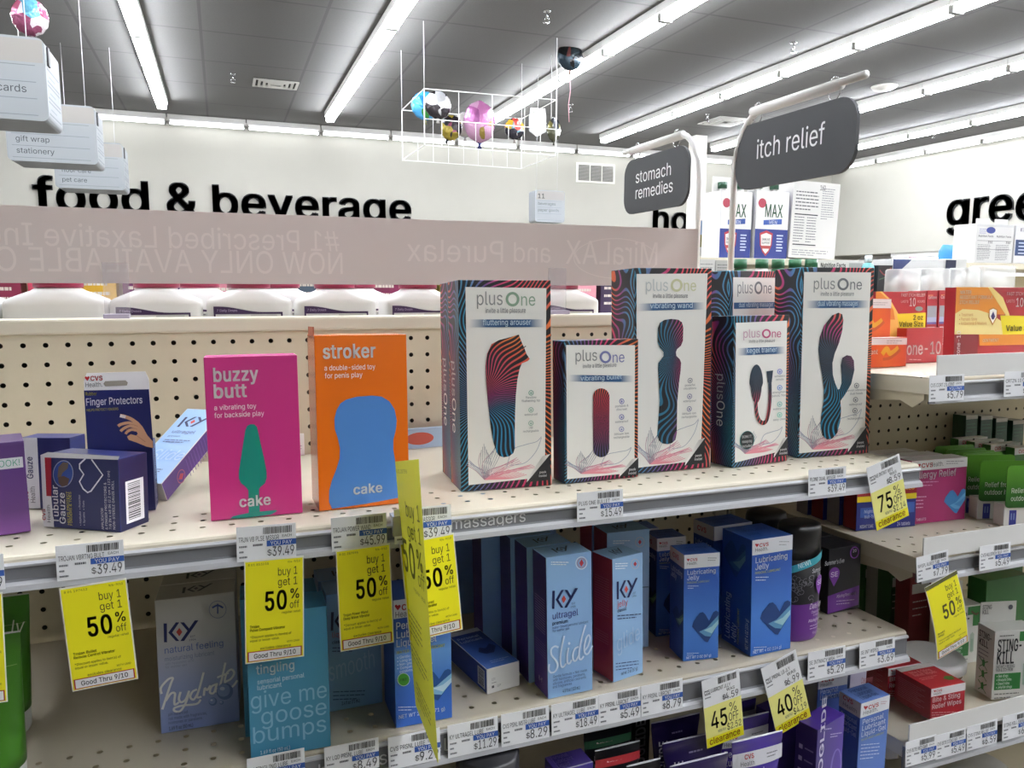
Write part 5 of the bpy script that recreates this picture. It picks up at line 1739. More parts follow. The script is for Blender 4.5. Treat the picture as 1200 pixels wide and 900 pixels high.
def silB(k, m):
    P = [(703.3 + 9.6 * cos(pi * i / 12), 466 - 10 * sin(pi * i / 12)) for i in range(13)] + [(703.7 + 9.4 * cos(pi + pi * i / 12), 527 - 10 * sin(pi + pi * i / 12)) for i in range(13)]
    k.poly(P, m)


massager('bullet', (.0991, .1696, .0331), (.4216, .8103, .3, LEAN, -.2, UP), ((660.5, 403), (747, 397), (662, 567.5)), [(663, 407.5), (743, 404.5), (744, 556.5), (664.5, 562)],
         'short black carton with slim capsule silhouette, left of the wand carton', 'vibrating bullet', (665.5, 440.5, 741, 448), (672.5, 425.8, 60), '7b7fb0', silB,
         [(727.5, 471, '6a6fb0', ['portable &', 'discreet']), (727.5, 489.5, '6a6fb0', ['waterproof']), (727.5, 504, '8a8fc0', ['lithium ion', 'rechargeable'])], mB, corner=(748.7, 559.7), text_side=False)

mC = blob('wand_lines', (0, .145), 24, 24, 0, -.012, .022, [(0, '2c6f8c'), (.3, '3a5a80'), (.55, '8a3a70'), (.8, 'c02f68'), (1, 'd0305a')])


def silC(k, m):
    k.poly(w4([(340, 258), (375, 262), (394, 275), (401, 300), (401, 362), (392, 385), (374, 400), (368, 415), (371, 432), (388, 448), (395, 465), (394, 500), (388, 560), (382, 650), (383, 740), (384, 800), (378, 832), (362, 846), (340, 850), (316, 845), (298, 830), (289, 805), (291, 740), (296, 640), (290, 560), (284, 490), (285, 462), (298, 445), (309, 430), (308, 412), (290, 392), (279, 365), (278, 300), (287, 275), (308, 262)]), m)


C_o = massager('wand', (.1098, .2565, .0641), (.5311, .8265, -1.3, LEAN, -.3, UP), ((741, 315.5), (833.7, 315.5), (746.5, 555)), [(743, 322.5), (828.5, 321.5), (827, 545.5), (748.6, 548)],
         'tall black carton with knob-headed wand silhouette and pale gold logo', 'vibrating wand', (745, 355.5, 826, 363.8), (753, 342, 64), 'c9c8a0', silC,
         [(810.5, 448, '8a8a90', ['powerful', 'vibrations']), (810.5, 467, '7a7aa0', ['waterproof']), (810.5, 482, '7a7aa0', ['lithium ion', 'rechargeable'])], mC, corner=(832, 549.3), colP='c2c6c4', text_side=False)

mF = blob('keger_lines', (.0, .13), 30, 14, 2, .05, .14, [(0, 'c0503f'), (.25, 'b03a5a'), (.5, '3a4a60'), (.8, '39506a'), (1, '2f5a70')])


def silF(k, m):
    k.poly(w4([(740 + 31 * cos(2 * pi * i / 30) * (1 if sin(2 * pi * i / 30) < .2 else .82), 562 + (95 if sin(2 * pi * i / 30) > 0 else 90) * sin(2 * pi * i / 30)) for i in range(30)]), m)
    k.stroke(w4([(738, 640), (741, 695), (752, 735), (770, 753), (788, 743), (799, 700), (804, 640), (804, 580), (801, 530)]), 4.3, m)
    k.poly(w4([(787, 506), (818, 503), (812, 560), (793, 560)]), m)
    k.ell(700 + 698 / 4, 310 + 829 / 4, 8.4, 11.0, M('2a7f80'))
    k.ell(700 + 698 / 4, 310 + 829 / 4, 7.8, 10.4, M('1d2224'))
    for i, t in enumerate(('BONUS!', 'massage bag', 'included')):
        k.text(t, 874.3, 514.5 + i * 5.6, M('e6e6e6'), em=4.4, width=11.5, align='c', wt='b')


massager('keger', (.0966, .1965, .0418), (.6584, .8161, 6.0, LEAN, -.1, UP), ((860, 371), (924.5, 369.5), (858, 549)), [(862, 379), (921.3, 376.5), (920, 534), (861, 543)],
         'black carton with looped tail silhouette and round bonus badge, before the hidden carton', 'kegel trainer', (863.5, 407.5, 919, 416), (869.5, 396.5, 46), 'c0527c', silF,
         [(912.5, 437.5, '6a7fd0', ['wireless', 'remote']), (912.5, 457, '5a8fd0', ['strengthens', 'pelvic floor']), (912.5, 477, '7ac0b8', ['waterproof']), (912.5, 490, '7ad0b8', ['easy clean'])], mF, corner=(923, 540.7), colP='c9a0b0', text_side=True)

mD = blob('dual_lines', (.0, .13), 26, 24, 2, .04, .24, [(0, '2b8fb8'), (.25, '2a6a86'), (.5, '30405a'), (.65, 'a8327a'), (.85, 'c83f5f'), (1, 'e07a40')])


def silD(k, m):
    k.poly(w4([(1125, 228), (1143, 235), (1149, 262), (1145, 310), (1130, 370), (1110, 420), (1100, 465), (1103, 520), (1114, 558), (1128, 590), (1136, 588), (1146, 560), (1145, 520), (1141, 475), (1148, 440), (1168, 428), (1190, 433), (1203, 455), (1206, 500), (1192, 565), (1165, 612), (1141, 645), (1145, 690), (1142, 740), (1128, 798), (1104, 824), (1080, 827), (1058, 806), (1048, 765), (1050, 715), (1060, 650), (1062, 590), (1052, 520), (1040, 460), (1033, 400), (1039, 340), (1058, 288), (1096, 240)]), m)


D_o = massager('dual', (.1175, .2605, .0601), (.7920, .8272, -4.0, LEAN, -.2, UP), ((939, 315), (1024, 314), (936, 537)), [(941, 320.5), (1020, 319.5), (1015.5, 528), (937.3, 531.5)],
         'tall black carton with two-armed silhouette at the shelf end', 'dual vibrating massager', (943.5, 352.5, 1018, 361), (951, 340, 60), '6e7274', silD,
         [(1004.5, 453.5, '77787c', ['seven vibration', 'dual heads']), (1003.5, 470.5, '77787c', ['waterproof']), (1003, 483.5, '77787c', ['USB', 'rechargeable'])], mD, corner=(1018, 532), text_side=False)
# the second dual carton, turned a little, behind
E_ = carton('massager_carton', (.1175, .2605, .0601), (.735, .925, 12, LEAN, 0, UP), dict(front=bpy.data.materials['dual_frame'], left=bpy.data.materials['dual_side'], top=bpy.data.materials['dual_top']),
            'black carton mostly hidden behind the looped tail carton and the two-armed one', 'carton')
k = Ink(.1175, .2605, on_front(.1175, .2605))
k.rect(.008, .008, .108, .251, M(CARDW, .4))
plus_one(k, .016, .228, .078, '6e7274', s=-1)
k.rect(.010, .206, .106, .215, '2f5a86')
k.text('dual vibrating massager', .02, .2085, M('c9dbe6'), em=.009, width=.075)
k.build('front_print', E_)

# ---- pink and orange cartons
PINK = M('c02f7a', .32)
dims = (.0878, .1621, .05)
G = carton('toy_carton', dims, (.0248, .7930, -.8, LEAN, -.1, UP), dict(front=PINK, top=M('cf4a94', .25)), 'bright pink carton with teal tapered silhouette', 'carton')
quad = ((238, 421), (348.8, 416), (248, 611.3))
g4 = Z(220, 410, 4)
k = front_ink(dims, quad)
TEAL = M('0c8272', .38)
k.poly(g4([(270, 380), (278, 360), (293, 352), (312, 353), (325, 365), (332, 395), (345, 450), (362, 520), (374, 580), (375, 610), (367, 635), (345, 652), (338, 662), (343, 770), (290, 774), (287, 665), (275, 650), (252, 630), (241, 608), (241, 570), (252, 500), (262, 430)]), TEAL)
k.poly(g4([(200, 799), (215, 786), (290, 774), (345, 770), (420, 766), (430, 770), (400, 786), (300, 796)]), TEAL)
k.build('product_picture', G)
k = front_ink(dims, quad)
k.layer = 3
WH = M('f2efec', .4)
k.text('buzzy', 249, 448.5, WH, em=21.5, width=54, wt='k')
k.text('butt', 249.5, 467.5, WH, em=21.5, width=40, wt='k')
k.text('a vibrating toy', 250.5, 481.5, WH, em=8, width=50)
k.text('for backside play', 251, 490.5, WH, em=8, width=59)
k.text('cake', 281, 596, WH, em=17, width=39, wt='k')
k.build('lettering', G)

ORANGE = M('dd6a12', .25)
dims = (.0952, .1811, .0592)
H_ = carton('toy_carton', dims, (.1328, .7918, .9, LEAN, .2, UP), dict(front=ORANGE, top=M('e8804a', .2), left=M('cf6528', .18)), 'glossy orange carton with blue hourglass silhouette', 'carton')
quad = ((370, 393.3), (476, 391), (372.5, 598.8))
k = front_ink(dims, quad)
k.poly(g4([(738, 232), (790, 219), (860, 216), (905, 222), (940, 245), (965, 285), (975, 340), (970, 385), (958, 430), (957, 480), (965, 530), (972, 590), (978, 640), (983, 718), (830, 735), (668, 748), (655, 715), (656, 660), (668, 615), (690, 560), (706, 510), (708, 460), (698, 410), (686, 370), (685, 320), (695, 280), (712, 250)]), M('4a80c4', .35))
k.build('product_picture', H_)
k = front_ink(dims, quad)
k.layer = 3
k.text('stroker', 379, 419.5, WH, em=22, width=61, wt='k')
k.text('a double-sided toy', 380.5, 433.5, WH, em=8.2, width=58.5)
k.text('for penis play', 381, 442.5, WH, em=8.2, width=43)
k.text('cake', 411.5, 581.5, WH, em=15.5, width=35, wt='k')
k.build('lettering', H_)
box('torn_flap', -.0476, -.0466, .008, .05, .178, .19, M('a8502a', .4), H_)

# ---- left end: purple, gauze, finger protectors, leaning lube, hidden pack
c = at(33.8, 624, .809)
P_ = carton('purple_carton', (.085, .087, .06), (-.1787 - .0425 * cos(radians(14)), .8197 - .0425 * sin(radians(14)), 14, LEAN, 0, UP), dict(front=gradient('purple_fade', 2, 0, .087, [(0, '7d4a90'), (.25, '55306a'), (.7, '4a2a63'), (1, '472a60')]), top=M('4b3163', .35)), 'purple carton cut off by the picture edge at the shelf end', 'carton')
k = Ink(.085, .087, on_front(.085, .087))
k.rect(0, .062, .083, .072, M('b9b9bd'))
k.text('FRESH LOOK!', .035, .0642, M('4a8a70'), em=.0085, width=.046)
k.build('front_print', P_)

BLUEN = M('22285f', .35)
dims = (.0858, .0702, .0396)
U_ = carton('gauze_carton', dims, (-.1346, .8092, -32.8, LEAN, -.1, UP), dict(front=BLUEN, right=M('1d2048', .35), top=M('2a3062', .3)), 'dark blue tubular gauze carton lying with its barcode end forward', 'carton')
quad = ((46, 534), (136.7, 540), (52.5, 617.5))
u6 = Z(0, 500, 6)
k = front_ink(dims, quad)
k.poly(u6([(277, 205), (330, 186), (830, 220), (820, 243), (352, 224), (365, 500), (392, 708), (318, 706)]), M('e9e9ec'))
k.poly(u6([(308, 222), (355, 224), (365, 492), (330, 490)]), M('a8242f'))
k.ell(74, 556, 12, 15.5, M('aab0c8'))
k.ell(74, 556, 11.2, 14.7, M('2b4a9a'))
k.poly(u6([(410, 290), (440, 255), (480, 260), (475, 300), (440, 330), (430, 360), (405, 360)]), M('6a5a4c'))
k.poly(u6([(410, 360), (450, 350), (490, 370), (480, 415), (440, 425), (415, 400)]), M('5a4238'))
k.stroke(u6([(598, 232), (558, 270), (560, 300), (590, 340), (562, 390), (590, 440), (622, 465), (645, 455), (722, 345), (640, 238)]), 1.7, M('eceef4'), smooth=False)
R90 = pi / 2
k.text('Tubular', 71.5, 614, M('f2f2f4'), em=11, width=40, wt='b', rot=R90)
k.text('Gauze', 79.5, 614.5, M('f2f2f4'), em=11, width=33, wt='b', rot=R90)
k.text('HELPS PROTECT', 84.5, 615.5, M('d2c84a'), em=4.4, width=35, rot=R90)
k.text('FINGERS & TOES', 87.5, 616, M('d2c84a'), em=4.4, width=35, rot=R90)
k.text('CVS', 55.5, 610, RED, em=6, width=12, wt='k', rot=R90)
k.text('Health', 61.5, 613, M('4a4a4e'), em=6, width=19, rot=R90)
for i, t in enumerate(('• Applicator  • Protection', '• Sprains  • Cuts')):
    k.text(t, 98 + i * 4.5, 616, M('c9cbe0'), em=3.4, width=32 - 6 * i, rot=R90)
for i, t in enumerate(('APPLICATOR', '& FINGER PROTECTORS &', '7/8 IN x 48 IN (2.2 cm x 122 cm)', 'NON-STERILE GAUZE ROLL')):
    k.text(t, 124.5 + i * 4.4, 620, M('d9dbe8'), em=4.2, width=(22, 48, 60, 50)[i], rot=R90)
k.build('lettering', U_)
k = Ink(dims[2], dims[1], on_right(dims[0], dims[2], dims[1]))
k.rect(.008, .006, .033, .047, M('f0f0f2'))
k.barcode(.011, .009, .028, .045, vert=True, seed=40)
k.build('side_print', U_)

# finger protectors: carton with a tall card at its back
fl, fr = at(96.5, 439, .862), at(168.5, 439.5, .862)
wF = fr.x - fl.x + .004
cxF = (fl.x + fr.x) / 2 + .002
zF = ZU - (.862 - .74) * TILT
hc = fl.z - zF
FP = carton('finger_protector_carton', (wF, .072, .034), (cxF, .863, 0, LEAN, 0, UP), dict(front=M('1c2158', .35), top=M('20255e', .35)), 'navy finger protectors carton with a tall white topped hang card', 'carton')
card = empty('hang_card', (0, 0, 0))
card.parent = FP
bm = bmesh.new()
out = [(-wF / 2, .07), (wF / 2, .07), (wF / 2, hc - .008), (wF / 2 - .003, hc), (-wF / 2 + .003, hc), (-wF / 2, hc - .008)]
bpy.data.objects.remove(card)
n = len(out)
card = mesh_obj('hang_card', [(x, -.0012, z) for x, z in out] + [(x, 0, z) for x, z in out], [tuple(range(n)), tuple(range(n, 2 * n))[::-1]] + [(i, n + i, n + (i + 1) % n, (i + 1) % n) for i in range(n)], M('e9e9ea', .4), None, FP)
k = Ink(wF, hc, on_front(wF, hc, -.0012), ((96.5, 439), (168.5, 439.5), (96.5 + (600 - 439) * .02, 600)))
f4 = Z(0, 410, 4)
k.poly(f4([(386, 192), (674, 200), (686, 470), (392, 470)]), M('1d2360', .35))
cvs(k, 98, 447.5, 7)
k.poly(f4([(472, 165), (480, 155), (570, 155), (580, 165), (575, 178), (480, 178)]), M('9c968a'))
k.text('Rubber', 98, 463.8, M('c9c04a'), em=5, width=12.5, wt='b')
k.text('Finger Protectors', 98, 475, M('f2f2f4'), em=11, width=63, wt='b')
k.text('HELPS PROTECT FINGERS', 98.5, 481.5, M('c0b84a'), em=3.8, width=35)
SK, SK2 = M('d9a982', .5), M('b98262', .5)
k.poly(f4([(620, 345), (640, 370), (660, 410), (684, 440), (684, 470), (655, 462), (610, 440), (575, 425), (568, 410), (585, 400), (610, 408), (617, 400), (604, 375), (595, 350)]), SK)
for q, wdt in (([(615, 352), (590, 332), (560, 318), (540, 313)], 4.0), ([(612, 362), (580, 348), (545, 352), (530, 360)], 3.4), ([(612, 375), (585, 362), (555, 372), (540, 384)], 3.2), ([(612, 385), (590, 380), (570, 388), (562, 398)], 3.0)):
    k.stroke(f4(q), wdt, SK)
k.stroke(f4([(565, 321), (540, 313)]), 3.6, M('efe9dd'))
for q in ([(618, 366), (590, 356), (560, 362)], [(615, 380), (590, 372), (566, 380)]):
    k.stroke(f4(q), .5, SK2)
k.stroke(f4([(612, 408), (632, 425), (650, 440)]), .6, SK2)
k.build('lettering', card)
k = Ink(.034, .072, on_right(wF, .034, .072))
k.text('Finger Protectors', .022, .006, M('f2f2f4'), em=.012, width=.06, wt='b', rot=R90)
k.build('side_print', FP)

# white and navy pack standing behind the gauze carton
q0 = at(44, 600, .905)
W_ = carton('gauze_carton', (.052, .076, .03), (q0.x + .008, .915, -20, LEAN, 0, UP), dict(front=M('232861', .35), left=M('e9e9ec', .4), top=M('2a2f66')), 'white and navy carton wedged between the purple carton and the blue gauze carton', 'carton')
k = Ink(.052, .076, on_front(.052, .076))
k.rect(0, 0, .018, .076, M('e9e9ec'))
k.text('CVS', .006, .008, RED, em=.007, width=.011, wt='k', rot=R90)
k.text('Health', .013, .006, M('4a4a4e'), em=.007, width=.018, rot=R90)
k.text('Gauze', .012, .032, M('3a4070'), em=.009, width=.024, wt='b', rot=R90)
k.build('front_print', W_)

# leaning ultragel carton
KYB = M('8db4df', .35)
KYP = M('4a2a78', .35)
dims = (.0493, .1479, .0240)
V_ = carton('lubricant_carton', dims, (-.0916, .9077, -27.9, -66.3, 1.3, UP), dict(front=KYB, right=KYP, left=KYP, top=M('8fb0d2'), bottom=M('c9c6c2')), 'light blue carton toppled backwards between the gauze and pink cartons', 'carton', z=CZ - .2170)
k = Ink(dims[0], dims[1], on_front(*dims[:2]))


def ky_m(k, x0, y0, W, H, m, dia='c4493f'):
    ky(k, x0, y0 + H, x0 + W, y0, m, dia, est=False)


ky_m(k, .008, .108, .033, .022, NAVY)
k.text('ultragel', .008, .094, M('3d3a78'), em=.009, width=.03)
k.text('premium', .008, .086, NAVY, em=.005, width=.016)
k.lines(.008, .08, .036, 2, -.004, M('4a4f80'), .0014)
k.text('Slide', .006, .042, M('a8c8ec'), em=.026, width=.042, shear=.25)
k.lines(.008, .024, .03, 3, -.004, M('4a4f80'), .0014)
k.build('front_print', V_)
k = Ink(dims[2], dims[1], on_right(dims[0], dims[2], dims[1]))
for i in range(12):
    k.rect(.004, .05 + i * .006, .028, .051 + i * .006, M('6a4f96'), 0)
k.ring(.016, .034, .008, .008, .001, M('a85a70'))
k.poly([(.016, .028), (.020, .034), (.016, .040), (.012, .034)], M('b0404a'))
k.build('side_print', V_)
# small white tag and card lying at the back of the shelf
sm = carton('small_card', (.022, .032, .001), (.092, 1.128, 0, LEAN, 0, UP), dict(front=M('e6e4e0')), 'small white card against the pegboard between pink and orange cartons', 'card')
k = Ink(.022, .032, on_front(.022, .032))
k.lines(.003, .026, .012, 2, -.004, RED, .0018)
k.lines(.003, .014, .016, 3, -.004, M('77787c'), .001)
k.build('lettering', sm)
px0 = at(480, 515, 1.12)
fl_ = carton('flat_lubricant_carton', (.15, .030, .012), (px0.x + .035, 1.118, 3, LEAN, 0, UP), dict(front=M('a9c0da')), 'light blue carton lying at the back of the shelf left of the flared silhouette carton', 'carton')
k = Ink(.15, .03, on_front(.15, .03))
k.ell(.055, .015, .022, .0095, M('c25a4c'))
k.build('front_print', fl_)
# ------------------------------------------------------------------ lower shelf: lubricant cartons
def small_top_ky(o, dims, m='26262e'):
    k = Ink(dims[0], dims[2], on_top(*[dims[0], dims[2], dims[1]]))
    W, D = dims[0], dims[2]
    ky(k, W * .32, D * .72, W * .7, D * .3, M(m), '5a4a58', est=False)
    k.build('top_print', o)


def hydrate(k):
    ky(k, 192, 730, 231.5, 752.5, M('20265c'))
    k.text('natural feeling', 192.5, 766.5, M('5a6fae'), em=10.5, width=71)
    k.text('moisturizing lubricant', 193, 775.5, M('7c86a8'), em=7, width=59)
    k.text('with hyaluronic acid', 193.5, 780, M('8f97b0'), em=4.2, width=34)
    k.text('for wetter sex', 193.5, 784, M('8f97b0'), em=4.2, width=26)
    k.ring(255.5, 715, 10.5, 10.5, .7, M('7d85a5'))
    k.stroke([(249, 713), (255.5, 710), (262, 713)], 2.2, M('4a5a96'))
    k.stroke([(255.5, 708), (255.5, 720)], 1.4, M('4a5a96'))
    h3 = Z(0, 600, 3)
    W_ = M('f1f0ee')
    for q in ([(568, 640), (566, 618), (590, 590), (607, 585), (600, 605), (588, 640), (570, 695)], [(582, 665), (600, 640), (614, 640), (612, 665), (614, 680), (628, 672)],
              [(634, 635), (628, 660), (636, 672), (652, 662), (664, 632)], [(664, 632), (654, 670), (634, 702), (614, 703), (612, 692), (640, 684), (690, 680), (705, 665)],
              [(692, 628), (676, 636), (668, 655), (680, 664), (694, 644)], [(716, 568), (702, 620), (692, 655), (708, 655)], [(716, 652), (720, 625), (728, 632), (740, 615)],
              [(760, 612), (744, 620), (738, 640), (750, 644), (762, 625)], [(764, 608), (757, 635), (768, 638)], [(794, 535), (782, 590), (774, 625), (786, 630)], [(764, 588), (806, 572)],
              [(794, 604), (814, 594), (826, 574), (816, 560), (800, 572), (792, 600), (800, 624), (820, 622), (838, 600)]):
        k.stroke(h3(q), 2.6, W_)
    for (cx, cy, r) in ((264, 813, 10), (249.5, 824.5, 5), (260, 826, 2.5)):
        k.ell(cx, cy, r, r, M('6a7fb4'))
        k.ell(cx - r * .15, cy - r * .15, r * .78, r * .78, M('8fa2d2'))
        k.ell(cx - r * .3, cy - r * .35, r * .3, r * .22, M('d3dbf0'))
    for i, (t, wd) in enumerate((('pH balanced', 23), ('not made with fragrances,', 46), ('hormones or parabens', 40))):
        k.text(t, 197, 839.5 + i * 5, M('4f5a86'), em=4.8, width=wd)
    k.text('1.69 fl oz (50 mL)', 197.5, 856.5, M('2a2f5a'), em=5.5, width=29, wt='b')


HYD = gradient('lavender_fade', 2, 0, .1432, [(0, '8d9fd6'), (.35, '9faad2'), (.7, 'c2c0bf'), (1, 'c9c5be')])
dims = (.0771, .1432, .045)
o = carton('lubricant_carton', dims, (-.0394, .8272, -1.7, LEAN, .1, LO), dict(front=HYD, left=M('b9b8bc'), top=M('b0aca4')), 'pale grey to lavender lubricant carton with white script lettering, nearest to the empty shelf space', 'carton')
k = front_ink(dims, ((182, 705), (275.5, 694), (188.4, 861)))
hydrate(k)
k.build('front_print', o)
small_top_ky(o, dims)
o = carton('lubricant_carton', dims, (-.0375, .8272 + .047, -1.7, LEAN, .1, LO), dict(front=HYD, left=M('b9b8bc'), top=M('b0aca4')), 'pale grey carton standing right behind the grey to lavender one', 'carton')
small_top_ky(o, dims)

TEALB = M('4a93b6', .38)
dims = (.0765, .1460, .045)
for i in range(2):
    o = carton('lubricant_carton', dims, (.0464 - .004 * i, .7413 + .0465 * i, -1.6, LEAN, 0, LO), dict(front=TEALB, top=M('3d7f9f')), ['teal lubricant carton with large pale lettering at the shelf edge', 'second teal carton standing right behind the one at the shelf edge'][i], 'carton')
    if i == 0:
        k = front_ink(dims, ((287, 723), (382.5, 711.7), (294.4, 893)))
        PB = M('8fc0d8')
        k.text('tingling', 300, 791, M('e6eef2'), em=14.5, width=46, wt='b')
        k.text('sensorial personal', 301, 802.5, M('d6e6ee'), em=7.5, width=56)
        k.text('lubricant', 301, 809.5, M('d6e6ee'), em=7.5, width=29)
        k.text('give me', 293, 832, PB, em=27, width=93, wt='l')
        k.text('goose', 305, 851, PB, em=27, width=81, wt='l')
        k.text('bumps', 295, 873, PB, em=27, width=91, wt='l')
        k.text('1.69 fl oz (50 mL)', 305, 886, M('e9f0f4'), em=6, width=36, wt='b')
        ky(k, 300, 738, 340, 762, M('12305a'))
        k.build('front_print', o)
    small_top_ky(o, dims)

dims = (.0584, .1319, .045)
LIQ = M('7fa5cc', .35)
for i in range(2):
    o = carton('lubricant_carton', dims, (.1213 - .003 * i, .8088 + .047 * i, .2, LEAN, 0, LO), dict(front=LIQ, top=M('7b98b8')), ['dusty blue liquid lubricant carton set back behind the orange carton sale card', 'dusty blue carton in the second row behind the liquid lubricant carton'][i], 'carton')
    if i == 0:
        k = front_ink(dims, ((379, 699), (445, 690), (388.7, 835)))
        ky(k, 386, 717, 418, 739, NAVY)
        k.text('liquid', 388, 748, M('b05a62'), em=9, width=22)
        k.text('classic', 388.5, 755, NAVY, em=5, width=16, wt='b')
        k.lines(389, 759.5, 40, 2, 4, M('3a4a78'), 1.1)
        k.text('smooth', 386, 799, M('98b8d8'), em=30, width=60, wt='l', shear=.25, rot=.16)
        k.lines(392, 811, 42, 3, 4.5, M('3a5a86'), 1.2)
        k.text('2.4 fl oz (71 mL)', 403, 827, NAVY, em=5.5, width=23, wt='b')
        k.build('front_print', o)
    small_top_ky(o, dims)

CVB = gradient('blue_carton_fade', 2, 0, .14, [(0, '3b6cc6'), (.3, '3767bd'), (.55, '5d8fd0'), (.75, '2f56ac'), (1, '2a4a9c')])
CVS_SIDE = M('2b4f9f', .35)
dims = (.0614, .1382, .0620)
o = carton('lubricant_carton', dims, (.1836, .7489, -.5, LEAN, .1, LO), dict(front=CVB, left=CVS_SIDE, right=CVS_SIDE, top=M('2c4c90')), 'blue carton with white header and green seal behind the yellow flag card', 'carton')
k = front_ink(dims, ((461.7, 705), (528.5, 694), (463, 854.5)))
k.poly([(461.8, 704.5), (528.5, 693.6), (528.5, 715), (462, 726)], M('e4e4e8'))
cvs(k, 463.5, 715.5, 9)
for i, (t, wd) in enumerate((('Personal', 40), ('Lubricant', 45), ('Liquid-Gel', 48))):
    k.text(t, 464.2, 738.5 + i * 10.2, M('f0f2f6'), em=11.5, width=wd, wt='b')
k.text('WATER-BASED LUBRICANT', 464.5, 767, M('d2cc50'), em=5, width=58, wt='b')
for i, t in enumerate(('• Gentle & mild', '• Long lasting', '• Non-greasy', '• Compatible with latex', '   condoms')):
    k.text(t, 465, 772.5 + i * 4.2, M('dfe6f4'), em=4.2, width=len(t) * 1.85)
k.ell(472.5, 796.5, 7.2, 7.8, M('cfd8cf'))
k.ell(472.5, 796.5, 6.6, 7.2, M('3f8f2c'))
k.text('FREE', 472.5, 798, M('1f3a1c'), em=4, width=8, align='c', wt='b')
chevron_heart(k, 488, 784, 529, 822, M('1f4a86'), M('7fb0d4'), M('b9d4e6'))
k.lines(466, 829, 22, 2, 3.4, M('dfe6f4'), 1)
k.text('NET WT 2.5 OZ (71 g)', 466, 843, M('f0f2f6'), em=6, width=56, wt='b')
k.build('front_print', o)

# carton lying on its back
dims = (.0427, .0298, .1111)
LB = M('35559f', .35)
o = carton('lubricant_carton', dims, (.2866, .7854, 8.4, LEAN, -.1, LO), dict(front=M('d9d8d6'), left=M('2f4a92'), right=M('2f4a92'), top=gradient('lying_fade', 1, 0, .111, [(0, '4a6fb4'), (.5, '3a5ca8'), (1, '2a4184')])), 'blue jelly carton lying down with its white end forward', 'carton')
k = Ink(dims[0], dims[2], on_top(dims[0], dims[2], dims[1]))
k.rect(.0, .10, .0427, .111, M('dcdde2'))
k.text('Personal', .004, .085, M('c9d4ea'), em=.009, width=.03, wt='b')
k.text('Lubricant', .004, .076, M('c9d4ea'), em=.009, width=.03, wt='b')
k.poly([(.012, .045), (.018, .056), (.024, .05), (.034, .06), (.038, .05), (.028, .035), (.018, .036)], M('1c2c66'))
k.lines(.012, .016, .026, 2, -.004, M('b9c6e4'), .001)
k.build('top_print', o)
k = Ink(dims[2], dims[1], on_left(dims[0], dims[2], dims[1]))
k.rect(.088, .004, .106, .026, M('d9d9d6'))
k.barcode(.09, .005, .104, .025, vert=True, seed=55)
k.build('side_print', o)
k = Ink(dims[0], dims[1], on_front(*dims[:2]))
k.rect(.006, .012, .012, .0125, '55565a')
k.text('LOT', .006, .015, M('77787c'), em=.004, width=.005)
k.text('EXP', .013, .006, M('77787c'), em=.004, width=.005)
k.rect(.006, .006, .009, .009, '55565a')
k.build('end_print', o)

# tall slide cartons
SLB = M('8fb6e2', .35)
SLP = gradient('slide_side', 2, 0, .165, [(0, '5a3a90'), (.4, '4a3080'), (1, '3a2a6a')])
dims = (.0562, .1638, .0394)


def slide_print(o):
    k = front_ink(dims, ((636.7, 655.3), (689.6, 646.7), (644, 820.7)))
    k.lines(642.5, 660, 22, 2, 2.6, M('eef3fa'), 1.1)
    k.ring(678, 660.5, 7, 7.6, .9, M('e3e9f2'))
    k.ring(678, 660.5, 5.2, 5.8, .8, M('b58a96'))
    k.poly([(678, 656), (680.6, 660.5), (678, 665), (675.4, 660.5)], M('c03a48'))
    ky(k, 645, 692, 674, 713.5, M('1c2558'))
    k.text('ultragel', 645.5, 726.5, M('43408a'), em=10.5, width=31)
    k.text('premium', 646, 733.2, NAVY, em=5.6, width=18.5, wt='b')
    k.text('water-based personal lubricant', 646, 737.8, M('4a5a90'), em=4.2, width=43)
    k.text('for wetter sex', 646.5, 741.6, M('4a5a90'), em=4.2, width=20)
    s = Z(600, 720, 7.5)
    W_ = M('d3e2f4')
    for q in ([(404, 296), (372, 284), (342, 310), (346, 360), (385, 410), (402, 455), (382, 506), (346, 516), (326, 490), (328, 440)],
              [(452, 195), (432, 300), (424, 400), (434, 462), (456, 468), (476, 440)], [(494, 300), (484, 370), (488, 432), (508, 440), (524, 410)],
              [(584, 295), (552, 310), (534, 360), (540, 410), (562, 418), (588, 370)], [(640, 100), (612, 200), (592, 320), (592, 395), (612, 408), (632, 380)],
              [(640, 330), (668, 290), (684, 225), (670, 192), (648, 225), (634, 300), (644, 355), (672, 358), (708, 290)]):
        k.stroke(s(q), 2.0, W_)
    k.ell(600 + 498 / 7.5, 720 + 262 / 7.5, 1.4, 1.6, W_)
    for i, (t, wd) in enumerate((('Gentle formula • Not made', 41), ('with hormones, parabens,', 39), ('silicone, artificial colorants', 40), ('and fragrances', 23))):
        k.text(t, 648.5, 795.5 + i * 4.1, M('3a4a80'), em=4.4, width=wd)
    k.text('4.5 fl oz (133 mL)', 660.5, 813.2, M('1f2a5c'), em=5.2, width=21, wt='b')
    k.build('front_print', o)
    k = Ink(dims[2], dims[1], on_left(dims[0], dims[2], dims[1]))
    for i in range(14):
        k.rect(.006, .112 - i * .003, .034, .1128 - i * .003, M('a593c4'), 0)
    for i in range(6):
        k.rect(.006, .06 - i * .003, .034, .0606 - i * .003, M('8f7cb4'), 0)
    k.text('K-Y', .014, .012, M('e6e2ee'), em=.008, width=.01, wt='b')
    k.build('side_print', o)


